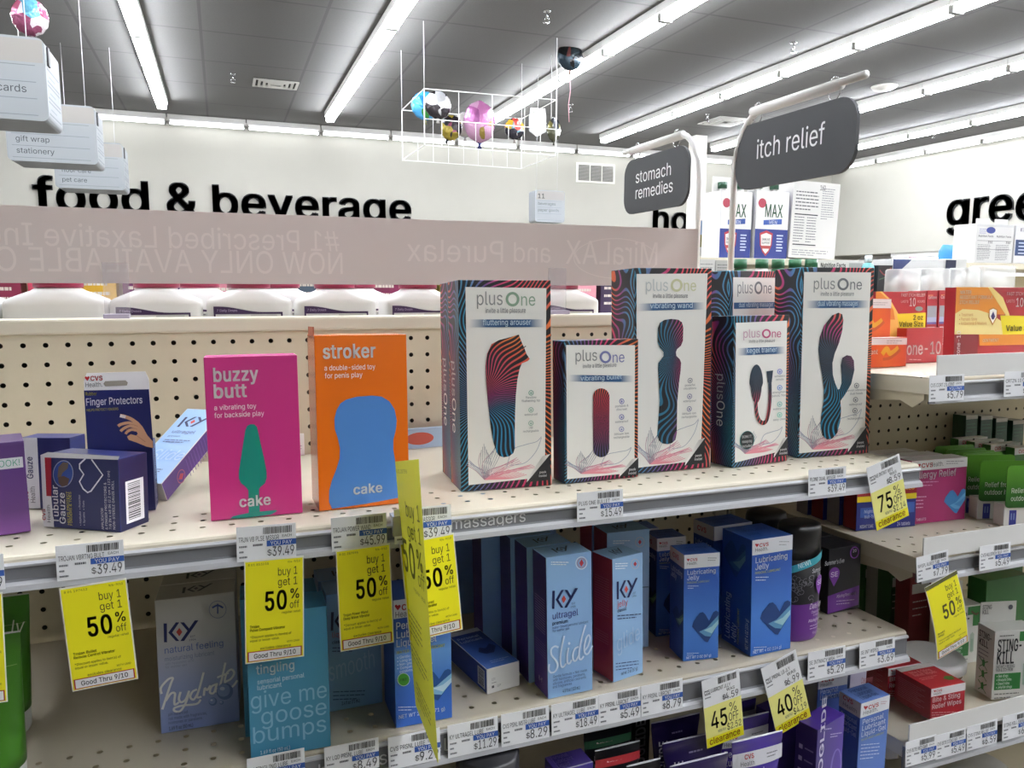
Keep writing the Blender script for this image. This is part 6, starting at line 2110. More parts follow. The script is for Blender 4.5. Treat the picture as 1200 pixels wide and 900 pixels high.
slides = [((.3542, .7474, .7), 'tall light blue carton with purple side and white script at the shelf edge'),
          ((.3480, .7900, .5), 'light blue purple-sided carton directly behind the tall front one with white script'),
          ((.3616 - .018, .8325, -.3), 'light blue purple-sided carton in the third row behind the white script one'),
          ((.322, .880, -.3), 'light blue purple-sided carton in the fourth row, poking out to the side'),
          ((.372, .900, -2.0), 'light blue carton deep in shade beside the fourth purple-sided one')]
for i, ((x, y, yw), lb) in enumerate(slides):
    o = carton('lubricant_carton', dims, (x, y, yw, LEAN, -.5, LO), dict(front=SLB, left=SLP, right=SLP, top=M('86aaca')), lb, 'carton')
    if i < 1:
        slide_print(o)
    small_top_ky(o, dims)

JLR = M('b5474c', .35)
dims = (.0457, .1491, .0384)
o = carton('lubricant_carton', dims, (.4354, .7592, 11.3, LEAN, -.2, LO), dict(front=M('93b9e0', .35), left=JLR, right=JLR, top=M('7fa0bc')), 'light blue jelly carton with coral red side next to the tall purple-sided carton', 'carton')
k = front_ink(dims, ((718, 656), (752.7, 648.7), (718.7, 799.3)))
k.lines(721, 661, 15, 3, 2.8, M('eef3fa'), 1.0)
k.ring(743.8, 662, 5, 6, .8, M('b9bccd'))
k.poly([(743.8, 659), (745.8, 662), (743.8, 665), (741.8, 662)], M('c03a48'))
ky(k, 722.5, 680.5, 746, 701.5, M('1c2558'))
k.text('jelly', 723, 711.5, M('d4545a'), em=9.5, width=12.5)
k.text('classic', 723, 717.3, NAVY, em=5.2, width=11, wt='b')
k.lines(723, 721.2, 29, 2, 3.5, M('2f3a6c'), 1.1)
k.text('glide', 722, 764, M('a9c6e4'), em=26, width=29, wt='l', shear=.3, rot=.2)
k.lines(721, 777, 30, 3, 3.6, M('3a4a80'), 1.0)
k.text('net wt. 2 oz (57 g)', 727, 791.5, M('1f2a5c'), em=5, width=20, wt='b')
k.build('front_print', o)
k = Ink(dims[2], dims[1], on_left(dims[0], dims[2], dims[1]))
for i in range(16):
    k.rect(.005, .122 - i * .003, .032, .1224 - i * .003, M('d08a88'), 0)
for i in range(5):
    k.rect(.005, .055 - i * .003, .03, .0554 - i * .003, M('d08a88'), 0)
k.build('side_print', o)
small_top_ky(o, dims)
dims = (.0600, .1569, .04)
for i, ((x, y), lb) in enumerate((((.4719, .8258), 'wide light blue jelly carton with red side behind the small jelly carton'), ((.4725, .869), 'light blue red-sided carton hidden behind the wide jelly carton'),
                                  ((.398, .955), 'dark red-sided jelly carton far back behind the purple-sided cartons'), ((.300, 1.02), 'red-sided carton in deep shade left of the purple-sided cartons'), ((.345, 1.06), 'red-sided carton against the pegboard in deep shade'))):
    o = carton('lubricant_carton', dims, (x, y, -2, LEAN, 0, LO), dict(front=M('93b9e0', .35), left=JLR, right=JLR, top=M('7fa0bc')), lb, 'carton')
    if i == 0:
        k = front_ink(dims, ((711, 625), (761, 621), (713, 763)))
        k.lines(718, 634, 22, 2, 2.6, M('dbe6f2'), 1.0)
        k.ring(749.5, 636, 5.5, 6, .8, M('b9bccd'))
        k.poly([(749.5, 633), (751.5, 636), (749.5, 639), (747.5, 636)], M('c03a48'))
        k.rect(735, 688, 761, 688.8, NAVY)
        k.build('front_print', o)
    small_top_ky(o, dims)

# blue lubricating jelly
def jelly(dims, pose, quad, label, em, prints=True, side=True, sidetext=False, net='NET WT 2 OZ (57 g)'):
    h = dims[1]
    fade = gradient('jelly_fade_%d' % len(bpy.data.materials), 2, 0, h, [(0, '3a70c4'), (.35, '4a80d0'), (.7, '3560b4'), (1, '2c50a4')])
    o = carton('lubricant_carton', dims, pose, dict(front=fade, left=M('2a4f9c', .35), right=M('2a4f9c', .35), top=M('2c549c', .35)), label, 'carton')
    (a, b), (c, d), (e, f) = quad
    W, H = c - a, f - b
    k = front_ink(dims, quad)
    sl = (d - b) / W
    bd = H * .128
    k.poly([(a, b), (c, d), (c, d + bd), (a + .3, b + bd)], M('dfe0e4'))
    if prints:
        cvs(k, a + W * .07, b + bd * .46 + sl * W * .07, em * .62)
        k.lines(a + W * .66, b + bd * .35 + sl * W * .7, W * .27, 2, em * .38, M('8a8b90'), .8)
        k.text('Lubricating', a + W * .08, b + bd + em * .98, M('eef1f6'), em=em, width=W * .82, wt='b')
        k.text('Jelly', a + W * .08, b + bd + em * 1.85, M('eef1f6'), em=em, width=W * .35, wt='b')
        k.text('PERSONAL LUBRICANT', a + W * .08, b + bd + em * 2.4, M('c9c84a'), em=em * .42, width=W * .64)
        k.lines(a + W * .1, b + bd + em * 2.75, W * .32, 2, em * .36, M('d3dcec'), em * .12)
        chevron_heart(k, a + W * .24, b + H * .52, c - .5, b + H * .82, M('1f3f78'), M('5f96bc'), M('a3cfd6'))
        k.lines(a + W * .1, b + H * .92, W * .36, 2, em * .3, M('d3dcec'), em * .1)
        k.text(net, a + W * .08, b + H * .975, M('eef1f6'), em=em * .55, width=W * .72, wt='b')
    k.build('front_print', o)
    k = Ink(dims[2], dims[1], on_left(dims[0], dims[2], dims[1]))
    D = dims[2]
    if not sidetext:
        k.rect(0, h * .872, D, h, M('c9c4c2'))
        k.text('CVS', D * .2, h * .915, RED, em=D * .2, width=D * .45, wt='k')
        k.text('Lubricating', D * .1, h * .78, M('d3dcec'), em=D * .24, width=D * .8, wt='b')
        k.text('Jelly', D * .1, h * .72, M('d3dcec'), em=D * .24, width=D * .4, wt='b')
        chevron_heart(k, D * .25, h * .48, D, h * .28, M('1f3f78'), M('5f8a86'), M('93b9a6'))
    else:
        chevron_heart(k, D * .05, h * .94, D * .8, h * .62, M('24477c'), M('3f6a92'), M('6f98a6'))
        k.text('Lubricating', D * .3, h * .04, M('d9e2f0'), em=D * .24, width=h * .42, wt='b', rot=R90)
        k.text('Jelly', D * .52, h * .04, M('d9e2f0'), em=D * .24, width=h * .17, wt='b', rot=R90)
        k.text('PERSONAL LUBRICANT', D * .62, h * .04, M('c9c84a'), em=D * .09, width=h * .32, rot=R90)
        k.text('NET WT 4 OZ (114 g)', D * .92, h * .04, M('d9e2f0'), em=D * .13, width=h * .27, rot=R90)
    k.build('side_print', o)
    k = Ink(dims[0], D, on_top(dims[0], D, h))
    k.text('Lubricating', dims[0] * .15, D * .55, M('1f3a78'), em=D * .22, width=dims[0] * .7, wt='b')
    k.text('Jelly', dims[0] * .15, D * .3, M('1f3a78'), em=D * .22, width=dims[0] * .3, wt='b')
    k.build('top_print', o)
    return o


jelly((.0474, .1360, .0419), (.5425, .7676, -8.6, LEAN, -.3, LO), ((801, 651), (842, 647.6), (801, 775.6)), 'small blue jelly carton with white header, second blue from the shelf end', 7.2)
jelly((.0423, .1347, .0390), (.5475, .8454, -5, LEAN, 0, LO), ((769, 634), (803.6, 628), (769, 747)), 'small blue jelly carton standing behind the front small one, in shade', 6.0)
jelly((.0423, .1347, .0390), (.535, .893, -5, LEAN, 0, LO), ((769, 634), (803.6, 628), (769, 747)), 'small blue jelly carton third in its row, deep in shade', 6.0, False)
jelly((.0625, .1501, .0603), (.6369, .7520, .4, LEAN, -.3, LO), ((879.6, 634), (927, 627), (881, 770.4)), 'large blue jelly carton beside the black and purple wash bottle', 9.2, sidetext=True, net='NET WT 4 OZ (114 g)')
jelly((.0625, .1501, .0450), (.629, .822, 2, LEAN, 0, LO), ((879.6, 634), (927, 627), (881, 770.4)), 'large jelly carton with its white side showing behind the front large one', 9.2, False)

# black and purple wash bottle
bp_ = Vector((.7033, .7629 + .024, CZ + LO - .002))
o = empty('wash_bottle', bp_)
RX, RY, BH = .0305, .0235, .158
bsecs = [(0, RX * .90, RY * .88), (.004, RX * .97, RY * .96), (.012, RX, RY), (.052, RX, RY), (.0525, RX, RY), (.112, RX * .985, RY * .985), (.1125, RX * .96, RY * .96)]
loft('bottle', [s + (2.3,) for s in bsecs], [M('6a2f8c', .35), M('19191d', .4)], o, 48, fm=[0, 0, 0, 0, 1, 1, 1])
loft('cap', [(.1128, RX * .97, RY * .97, 2.3), (.150, RX * .95, RY * .95, 2.3), (.156, RX * .9, RY * .9, 2.3), (BH, RX * .7, RY * .7, 2.3)], M('141417', .3), o, 48)


def wrap(rx, ry, e=2.3, turn=0.0):
    def f(u, v, L):
        a = u / rx - turn
        c, d = sin(a), -cos(a)
        g = EPS * 2 + STEP * L
        return ((rx + g) * math.copysign(abs(c) ** (2 / e), c), (ry + g) * math.copysign(abs(d) ** (2 / e), d), v)
    return f


k = Ink(.1, BH, wrap(RX, RY))
for i in range(14):
    x = -.03 + .004 * i
    k.poly([(x, .094 + .0013 * i), (x + .004, .0953 + .0013 * i), (x + .004, .1053 + .0013 * i), (x, .104 + .0013 * i)], M('3fa8b8'), 0)
k.text('NEW!', -.016, .102, M('dff2f4'), em=.009, width=.018, wt='b', rot=.3)
k.text("Summer's", .002, .0945, M('d6d6da'), em=.008, width=.022, shear=.2)
k.text('Eve', .012, .088, M('d6d6da'), em=.008, width=.009, shear=.2)
for i in range(26):
    r_ = random.Random(i)
    cx, cy = r_.uniform(-.028, .004), r_.uniform(.056, .09)
    t0 = r_.uniform(0, 6.2)
    k.stroke([(cx + .004 * cos(t0 + j * .9) * (1 - j * .08), cy + .004 * sin(t0 + j * .9) * (1 - j * .08)) for j in range(6)], .0006, M('77767c'))
k.layer = 20
k.poly([(.016 + .0085 * cos(t), .080 + .010 * sin(t)) for t in [pi * j / 12 for j in range(13)]] + [(.0095, .073), (.016, .062), (.0225, .073)], M('7a3aa0'))
k.text('SE', .016, .077, M('eee6f2'), em=.009, width=.012, align='c')
k.text('Date Night', .0, .046, M('efe6f4'), em=.010, width=.027, shear=.25)
k.text('Cleansing Wash', .003, .0395, M('e0d3ea'), em=.005, width=.022)
k.text('for intimate skin', .006, .0355, M('d3c3e0'), em=.0038, width=.015)
k.text('Alluring Rosewood', .0, .028, M('efe6f4'), em=.0055, width=.027, wt='b')
k.lines(.002, .0225, .024, 2, -.004, M('d3c3e0'), .001)
k.text('9 fl oz (266 mL)', .006, .0105, M('e0d3ea'), em=.005, width=.019)
k.build('label_print', o)
tag(o, 'black and purple wash bottle with teal corner banner beside the large jelly carton', 'bottle')
o2 = copy_tree(o)
o2.location = bp_ + Vector((-.004, .062, -.002))
tag(o2, 'second black capped wash bottle in shade behind the first one', 'bottle')

dims = (.0603, .0952, .05)
o = carton('wipes_carton', dims, (.8245, .8243, 2, LEAN, 0, LO), dict(front=M('17171b', .4), left=M('141418', .4), top=M('1b1b1f', .35)), 'black and purple wipes carton at the end of the lower shelf', 'carton')
k = front_ink(dims, ((971, 642), (1010.5, 638), (972.5, 720)))
k.poly([(971.5, 698), (1010.7, 688), (1010.7, 712), (972.5, 719.5)], M('6f3596'))
k.ring(1002.5, 647.5, 5.6, 7.2, 1.2, M('8a4aa8'))
k.text('20', 1002.5, 647, M('e6dfea'), em=5, width=5, align='c', wt='b')
k.text("Summer's Eve", 966, 661, M('d6d6da'), em=7, width=24, shear=.2)
k.poly([(978.5 + 6.5 * cos(t), 671 - 7.5 * sin(t)) for t in [pi * j / 12 for j in range(13)]] + [(973, 676), (978.5, 687), (984, 676)], M('7a3aa0'))
k.text('SE', 978.5, 675, M('eee6f2'), em=8, width=9.5, align='c')
k.text('Alluring Rosewood', 982.5, 701, M('efe6f4'), em=5, width=24, wt='b')
k.lines(982.5, 705, 24, 2, 3.6, M('d3c3e0'), .9)
k.build('front_print', o)
for y_, lb in ((.876, 'black wipes carton behind the front one at the end of the lower shelf'),):
    carton('wipes_carton', dims, (.8235, y_, 2, LEAN, 0, LO), dict(front=M('17171b', .4), top=M('1b1b1f', .35)), lb, 'carton')

# ------------------------------------------------------------------ squeeze tubes
def squeeze_tube(x, y, zb, w, h, yaw, body, cap, crimp, label, capr=.019, fm_top=None, name='lubricant_tube'):
    o = empty(name, (x, y, zb), (0, 0, radians(yaw)))
    ch = h * .16
    loft('cap', [(0, capr * .96, capr * .96), (.002, capr, capr), (ch - .001, capr * 1.02, capr * 1.02), (ch, capr * .95, capr * .95)], cap, o, 32)
    r0 = capr * 1.04
    secs, f = [], []
    n = 10
    for i in range(n + 1):
        t = i / n
        secs.append((ch + (h - .009 - ch) * t, r0 + (w / 2 - r0) * t, max(.0016, r0 * (1 - t) ** .8), 2))
        f.append(0)
    secs += [(h - .0088, w / 2, .0016, 2.5), (h - .001, w / 2, .0013, 2.5), (h, w / 2, .0012, 2.5)]
    f += [0, 1, 2]
    f = [0] * (n + 1) + [0, 1, 1]
    loft('tube_body', secs, [body, crimp], o, 40, fm=f)

    def place(u, v, L):
        t = min(1, max(0, (v - ch) / (h - .009 - ch)))
        hx = r0 + (w / 2 - r0) * t
        hy = max(.0016, r0 * (1 - t) ** .8)
        q = min(.98, abs(u / hx))
        return (u, -hy * math.sqrt(1 - q * q) - .0008 - STEP * L, v)
    tag(o, label, 'tube')
    return o, Ink(w, h, place)


def strip(k, w, z0, z1, m, n=10, inset=.02):
    for i in range(n):
        a, b = -w / 2 * (1 - inset) + w * (1 - inset) * i / n, -w / 2 * (1 - inset) + w * (1 - inset) * (i + 1) / n
        k.raw([(a, z0), (b, z0), (b, z1), (a, z1)], [(0, 1, 2, 3)], m)
    k.layer += 1


# green tubes at the left end of the lower shelf
GREEN = M('3f7a1e', .35)
zt = at(25, 697, .895).z
o, k = squeeze_tube(-.235, .898, CZ + LO - .0063, .066, zt - (CZ + LO - .0063), 0, GREEN, M('d6d6d2', .4), M('cfd0cc', .4), 'green squeeze tube with white cap standing behind the cut-off sale card', .026, name='green_tube')
strip(k, .06, .118, .1185, M('8fae6a'))
k.text('ly', .015, .108, M('dfe8d0'), em=.02, width=.012, shear=.2)
k.build('label_print', o)
o, k = squeeze_tube(-.2135, .783, CZ + LO - .002, .056, .150, 0, GREEN, M('d6d6d2', .4), M('cfd0cc', .4), 'green squeeze tube at the bottom corner in front of the other green tube', .024, name='green_tube')
strip(k, .05, .12, .1205, M('8fae6a'))
k.build('label_print', o)

# bottom row tubes, standing on the base shelf
PUR = M('4a3596', .35)
DPUR = M('251a4e', .3)
BLK = M('15151a', .35)
WHC = M('d9d9de', .4)


def by_crimp(pl, pr, Y):
    a, b = at(*pl, Y), at(*pr, Y)
    return (a.x + b.x) / 2, (b.x - a.x) * 1.0, (a.z + b.z) / 2 - ZB


for (pl, pr, Y, lb) in (((858, 866), (917, 859), .715, 'purple lubricant gel tube with white band below the 40% clearance card'),
                        ((838, 848), (901, 834), .757, 'purple gel tube with white band second in its row'),
                        ((828, 828), (886, 818), .797, 'purple gel tube with white band third in its row, by the clearance cards')):
    x, wd, h = by_crimp(pl, pr, Y)
    o, k = squeeze_tube(x, Y, ZB, wd, h, 0, PUR, WHC, WHC, lb)
    strip(k, wd, h - .034, h - .016, M('d3d3d8'))
    k.layer = 3
    k.text('CVS', -wd * .28, h - .024, RED, em=.0075, width=.014, wt='k')
    k.text('Health', -wd * .36, h - .032, M('4a4a4e'), em=.0075, width=.02)
    k.lines(wd * .15, h - .023, wd * .25, 2, -.004, M('6a6a70'), .0012)
    k.text('Personal', -wd * .36, h - .046, M('e9e6f2'), em=.012, width=wd * .45, wt='b')
    k.text('Lubricant Gel', -wd * .36, h - .057, M('e9e6f2'), em=.012, width=wd * .7, wt='b')
    k.build('label_print', o)
for (pl, pr, Y, lb) in (((785, 896), (853, 883), .70, 'dark purple gel tube nearest the bottom edge, front of its row'),
                        ((776, 870), (850, 855), .742, 'dark purple gel tube lettered gel, middle of its row'),
                        ((763, 848), (820, 834), .784, 'dark purple gel tube lettered gel, back of its row under the 8.79 ticket')):
    x, wd, h = by_crimp(pl, pr, Y)
    o, k = squeeze_tube(x, Y, ZB, wd, h, 0, DPUR, M('1b1535', .3), M('b9b6c6', .35), lb)
    k.lines(-wd * .1, h - .018, wd * .4, 1, 1, M('9a93b8'), .002)
    k.text('GEL', -wd * .02, h - .040, M('c9c6d6'), em=.013, width=.026, wt='b')
    k.text('ASTROGLIDE', -wd * .2, h - .105, M('d9d6e2'), em=.016, width=.08, wt='k', rot=R90)
    k.build('label_print', o)
for (pl, pr, Y, band, lb) in (((697, 879), (750, 868), .756, 'b8343a', 'black tube with a red header band in the bottom row'),
                              ((684, 858), (740, 847), .796, '3a6a4c', 'black tube with rainbow header behind the red banded one'),
                              ((734, 899), (774, 887), .712, '3f6f9a', 'black tube with blue flash at the bottom edge before the red banded one')):
    x, wd, h = by_crimp(pl, pr, Y)
    o, k = squeeze_tube(x, Y, ZB, wd, h, 0, BLK, M('101014', .3), M('b9b9be', .35), lb)
    strip(k, wd, h - .022, h - .012, M(band))
    k.layer = 3
    k.lines(-wd * .25, h - .016, wd * .6, 1, 1, M('e6c9c9'), .002)
    k.text('ASTROGLIDE', -wd * .12, h - .115, M('d3d3d8'), em=.017, width=.085, wt='k', rot=R90)
    k.stroke([(.004, h - .05), (.012, h - .04), (.016, h - .032)], .003, M('a8484c' if band != '3f6f9a' else '4f9fd0'))
    k.stroke([(.004, h - .035), (.016, h - .045)], .002, M('a8484c' if band != '3f6f9a' else '4f9fd0'))
    k.build('label_print', o)
xs = at(757, 870, .80)
o = carton('lubricant_carton', (.030, .150, .05), (xs.x, .815, 4, 0, 0, 0), dict(front=M('17171d', .3)), 'narrow black carton with tall spine lettering between the tubes', 'carton', z=ZB)
k = Ink(.03, .15, on_front(.03, .15))
k.text('ASTROGLIDE', .023, .03, M('8a8a92'), em=.021, width=.11, wt='k', rot=R90)
k.build('front_print', o)
o = carton('lubricant_carton', (.0478, .150, .0304), (.3576, .740, 2.6, 0, 0, 0), dict(front=M('3f2f86', .35), top=M('43357e', .35)), 'purple carton seen from above under the 8.29 ticket', 'carton', z=ZB)
k = Ink(.0478, .0304, on_top(.0478, .0304, .15))
for i, t in enumerate(('Personal', 'Lubricant', 'Liquid')):
    k.text(t, .005, .022 - i * .008, M('8f86bc'), em=.009, width=(.022, .025, .017)[i], wt='b')
k.rect(0, 0, .0478, .002, M('b9b6c6'))
k.build('top_print', o)
o = carton('lubricant_carton', (.062, .150, .0292), (.7036, .7114, 16.4, 0, 0, 0), dict(front=gradient('deep_purple', 0, -.03, .03, [(0, '34206e'), (1, '4a2f92')]), left=M('2c1a5c', .3), top=M('3a2476', .3)), 'dark purple carton with big upright lettering beside the liquid-gel carton', 'carton', z=ZB)
k = front_ink((.062, .15), ((960, 851), (991, 836), (962, 980)))
k.text('ASTROGLIDE', 969.5, 960, M('eceaf2'), em=11, width=96, wt='k', rot=R90)
k.lines(967, 851, 16, 1, 1, M('b9b2d2'), 1.4)
k.lines(975, 858, 15, 2, 3, M('b9b2d2'), 1.2)
k.ring(985, 900, 7, 24, 2, M('7a6ab4'))
k.build('front_print', o)
k = Ink(.0292, .15, on_left(.062, .0292, .15))
for i in range(3):
    k.rect(.005, .115 - i * .016, .010, .121 - i * .016, M('9a90bc'))
    k.rect(.013, .117 - i * .016, .025, .119 - i * .016, M('7a6fa2'))
k.build('side_print', o)
o = carton('lubricant_carton', (.062, .150, .0292), (.675, .755, 12, 0, 0, 0), dict(front=M('3a2476', .3), top=M('2f1d62', .3)), 'dark purple carton standing behind the one with upright lettering', 'carton', z=ZB)

LGB = gradient('liquid_gel_fade', 2, 0, .15, [(0, '4a6ab8'), (.5, '5a7cc4'), (1, '4a68b0')])
dims = (.0546, .150, .0352)
o = carton('lubricant_carton', dims, (.7997, .7341, 4.6, 0, 0, 0), dict(front=LGB, left=M('4361aa', .35), top=M('5d78b4', .35)), 'blue liquid-gel carton with white header in the bottom row', 'carton', z=ZB)
k = front_ink(dims, ((1010, 823), (1043.6, 814), (1013, 950)))
k.poly([(1010, 823), (1043.6, 814), (1043.8, 831), (1010.3, 840.5)], M('dfe0e4'))
cvs(k, 1013, 830.5, 6.6)
k.lines(1033, 822, 8, 2, 2.5, M('b98a90'), .8)
for i, (t, wd) in enumerate((('Personal', 26), ('Lubricant', 29), ('Liquid-Gel', 30))):
    k.text(t, 1013, 848.5 + i * 7.6, M('eef1f6'), em=8.4, width=wd, wt='b')
k.text('WATER-BASED LUBRICANT', 1013.5, 868.5, M('b9b84a'), em=3.6, width=28)
k.lines(1014, 873, 24, 5, 4.2, M('d3dcec'), 1)
k.build('front_print', o)
k = Ink(dims[2], dims[1], on_left(dims[0], dims[2], dims[1]))
k.rect(0, .129, dims[2], .15, M('c9c4c2'))
k.text('CVS', .006, .142, RED, em=.008, width=.017, wt='k')
k.text('Health', .006, .133, M('4a4a4e'), em=.008, width=.024)
for i, t in enumerate(('Personal', 'Lubricant', 'Liquid-Gel')):
    k.text(t, .004, .117 - i * .009, M('b9c6e2'), em=.01, width=.027, wt='b')
k.build('side_print', o)
k = Ink(dims[0], dims[2], on_top(dims[0], dims[2], dims[1]))
for i, t in enumerate(('Personal', 'Lubricant', 'Liquid-Gel')):
    k.text(t, .01, .024 - i * .009, M('1f3a78'), em=.01, width=.032, wt='b')
k.build('top_print', o)
dims = (.0509, .150, .04)
o = carton('lubricant_carton', dims, (.7935, .8043, -2.8, 0, 0, 0), dict(front=M('4a68b0', .35), left=M('8a8c92', .4), top=M('9a9a9e', .4)), 'blue carton with white header behind the liquid-gel carton in the bottom row', 'carton', z=ZB)
k = front_ink(dims, ((960, 797), (995, 790), (962, 915)))
k.poly([(960, 797), (995, 790), (995, 804), (960.3, 811)], M('c9cace'))
cvs(k, 962.5, 802, 5.8)
for i, t in enumerate(('Personal', 'Lubricant')):
    k.text(t, 963, 816.5 + i * 7, M('c9d4ea'), em=8, width=(22, 25)[i], wt='b')
k.build('front_print', o)
pk = at(998, 790, .80), at(1017, 787, .80)
o = carton('care_carton', (pk[1].x - pk[0].x, pk[0].z - ZB, .04), ((pk[0].x + pk[1].x) / 2, .802, 0, 0, 0, 0), dict(front=M('c9c3d6', .4)), 'pale lilac carton tucked under the end of the lower shelf', 'carton', z=ZB)
k = Ink(.05, pk[0].z - ZB, on_front(pk[1].x - pk[0].x, pk[0].z - ZB))
k.text('Cleansing', .02, pk[0].z - ZB - .02, M('b5646a'), em=.012, width=.022, shear=.2)
k.build('front_print', o)
jx = at(580, 893, .72)
o = empty('black_jar', (jx.x, .745, ZB))
loft('jar_body', [(0, .034, .034), (.003, .036, .036), (.12, .036, .036), (.122, .034, .034)], M('19191d', .3), o, 32)
loft('lid', [(.1222, .035, .035), (jx.z - ZB - .002, .035, .035), (jx.z - ZB, .032, .032)], M('1c1c20', .35), o, 32)
tag(o, 'black lidded jar in shade at the bottom edge under the 11.29 ticket', 'jar')
# ------------------------------------------------------------------ right-hand unit
S1, S2, S3 = -.118, -.362, -.628


def shelf_z(zf, y):
    return CZ + zf - (y - .738) * TILT


def by_px(pl, pr, Y, zf):
    """left/right top corners at depth Y -> centre x, width, height above the shelf"""
    a, b = at(*pl, Y), at(*pr, Y)
    return (a.x + b.x) / 2, b.x - a.x, (a.z + b.z) / 2 - shelf_z(zf, Y)


CR = M('a81f26', .35)
x, wd, h = by_px((1124, 338.5), (1218, 336), .80, S1)
o = carton('ointment_carton', (wd, h, .018), (x, .80, 0, LEAN, 0, 0), dict(front=CR), 'large orange and red ointment carton with water drop shield, cut by the picture edge', 'carton', z=shelf_z(S1, .80))
k = front_ink((wd, h), ((1124, 338.5), (1218, 336), (1124, 420)))
k.poly([(1124, 338.5), (1160, 337.5), (1172, 347), (1184, 364), (1124, 364)], M('e08a1e'))
k.poly([(1124, 364), (1132, 359.5), (1150, 360), (1166, 364), (1180, 372), (1184, 384), (1124, 384)], M('efd98f'))
k.poly([(1160, 337.6), (1165, 337.5), (1178, 347), (1187, 364), (1187, 384), (1183, 384), (1182, 364)], M('f0d27a'))
k.poly([(1176, 365), (1218, 365), (1218, 383.5), (1180, 384)], M('f2dc1c'))
k.poly([(1152, 384), (1218, 384), (1218, 394), (1153, 395)], M('dd861c'))
k.poly([(1124, 384), (1151, 384), (1151, 420), (1124, 420)], M('7f161c'))
for i, (t, w_) in enumerate((('WATER', 13), ('RESISTANT FORMULA', 38), ('ITCH RELIEF', 23))):
    k.text(t, 1128, 345 + i * 4.8, M('f6ead0'), em=4.6, width=w_, wt='b')
for i in range(3):
    k.text(('• Treatment', '• Psoriasis Spray', '• Antibacterial & Moisture')[i], 1128, 366.5 + i * 4.2, M('c07a30'), em=4, width=(16, 21, 32)[i])
k.poly([(1162, 359), (1167, 357), (1172, 359), (1172, 367), (1167, 375), (1162, 367)], M('c07a1e'))
k.poly([(1163, 360), (1167, 358.4), (1171, 360), (1171, 366.5), (1167, 373), (1163, 366.5)], M('f4f0e6'))
k.poly([(1167, 361), (1169.5, 366), (1168, 369), (1166, 369), (1164.5, 366)], M('3a2a6a'))
k.text('Value Size', 1183, 380.5, M('1f1a10'), em=8, width=36, wt='b')
k.text('FAST ITCH RELIEF', 1182, 345, M('f3e6e2'), em=4.4, width=34, wt='b')
k.text('LASTS', 1182, 352, M('e9c9c4'), em=4, width=10)
k.text('10', 1193, 356, M('f6f0ec'), em=12, width=10, wt='b')
k.text('OINTMENT', 1156, 391.5, M('f6e6c6'), em=4.2, width=19, wt='b')
k.text('Cortizone-10', 1130.5, 419, M('f0e6e4'), em=7, width=33, wt='b', rot=R90)
k.text('Cortizone', 1157, 419.5, M('f6f0ee'), em=19, width=72, wt='k')
k.build('front_print', o)

x, wd, h = by_px((1029, 343), (1088.5, 341.5), .985, S1)
o = carton('ointment_carton', (wd, h, .045), (x, .985, 0, LEAN, 0, 0), dict(front=CR), 'red ointment carton with yellow 2 oz value flash behind the low orange carton', 'carton', z=shelf_z(S1, .985))
k = front_ink((wd, h), ((1029, 343), (1088.5, 341.5), (1029, 418)))
k.poly([(1029, 343), (1036, 342.8), (1045, 350), (1056, 366), (1058, 390), (1029, 392)], M('eebf5a'))
k.poly([(1029, 343), (1033, 343), (1042, 350), (1050, 362), (1052, 372), (1029, 372)], M('d97f1c'))
k.poly([(1054, 366), (1088.5, 364), (1088.5, 381), (1058, 382)], M('f0d91c'))
k.poly([(1056, 382), (1088.5, 381), (1088.5, 390), (1058, 391)], M('dd9a1c'))
k.text('FAST ITCH RELIEF', 1058, 347.5, M('f3e6e2'), em=4.4, width=29, wt='b')
k.text('LASTS', 1058, 354, M('e9c9c4'), em=3.6, width=9)
k.text('10', 1068, 357.5, M('f6f0ec'), em=12, width=8, wt='b')
k.text('HOURS', 1077.5, 353.5, M('e9c9c4'), em=3.6, width=9)
k.ell(1080, 360, 4.6, 2.6, M('8a9a92'))
k.text('2 oz', 1073, 372, M('1f1a10'), em=7, width=12.5, wt='b')
k.text('Value Size', 1057, 379.5, M('1f1a10'), em=7.4, width=29, wt='b')
k.build('front_print', o)
x, wd, h = by_px((1064, 386), (1107, 383.5), .955, S1)
o = carton('ointment_carton', (wd, h, .02), (x, .955, 0, LEAN, 0, 0), dict(front=M('a3242a', .3)), 'low red carton ending in one-10 just behind the white fence strip', 'carton', z=shelf_z(S1, .955))
k = front_ink((wd, h), ((1064, 386), (1107, 383.5), (1064, 421)))
k.text('one-10', 1064.5, 412.5, M('f3e6e2'), em=17, width=41, wt='b')
k.lines(1068, 417, 30, 1, 1, M('d3a09c'), .9)
k.build('front_print', o)
for i, (pl, pr) in enumerate((((1089.5, 341), (1102, 340.6)), ((1103.5, 340.8), (1123, 340)))):
    x, wd, h = by_px(pl, pr, .99, S1)
    o = carton('ointment_carton', (wd, h, .04), (x, .99, 0, LEAN, 0, 0), dict(front=M('a3202a', .35)), ['narrow red ointment carton with silver label, first past the 2 oz value carton', 'narrow red ointment carton with silver label against the large ointment carton'][i], 'carton', z=shelf_z(S1, .99))
    k = Ink(wd, h, on_front(wd, h))
    k.face_rect(.06, .62, .94, .78, M('9fa3ac', .3, .4))
    k.face_rect(.06, .55, .94, .62, M('a9b4d2'))
    k.face_rect(.06, .52, .94, .55, M('5a4a8c'))
    k.text('Cortizone', wd * .1, h * .88, M('f0e6e4'), em=.007, width=wd * .8, wt='b')
    k.lines(wd * .1, h * .93, wd * .8, 1, 1, M('e0a070'), .0015)
    k.face_rect(.1, .22, .8, .48, M('d9d6d6'))
    k.barcode(wd * .14, h * .24, wd * .76, h * .46, seed=60 + i, vert=True)
    k.build('front_print', o)
ORN = gradient('orange_skin', 0, -.04, .04, [(0, 'c2401c'), (.5, 'd9601c'), (1, 'c9481c')])
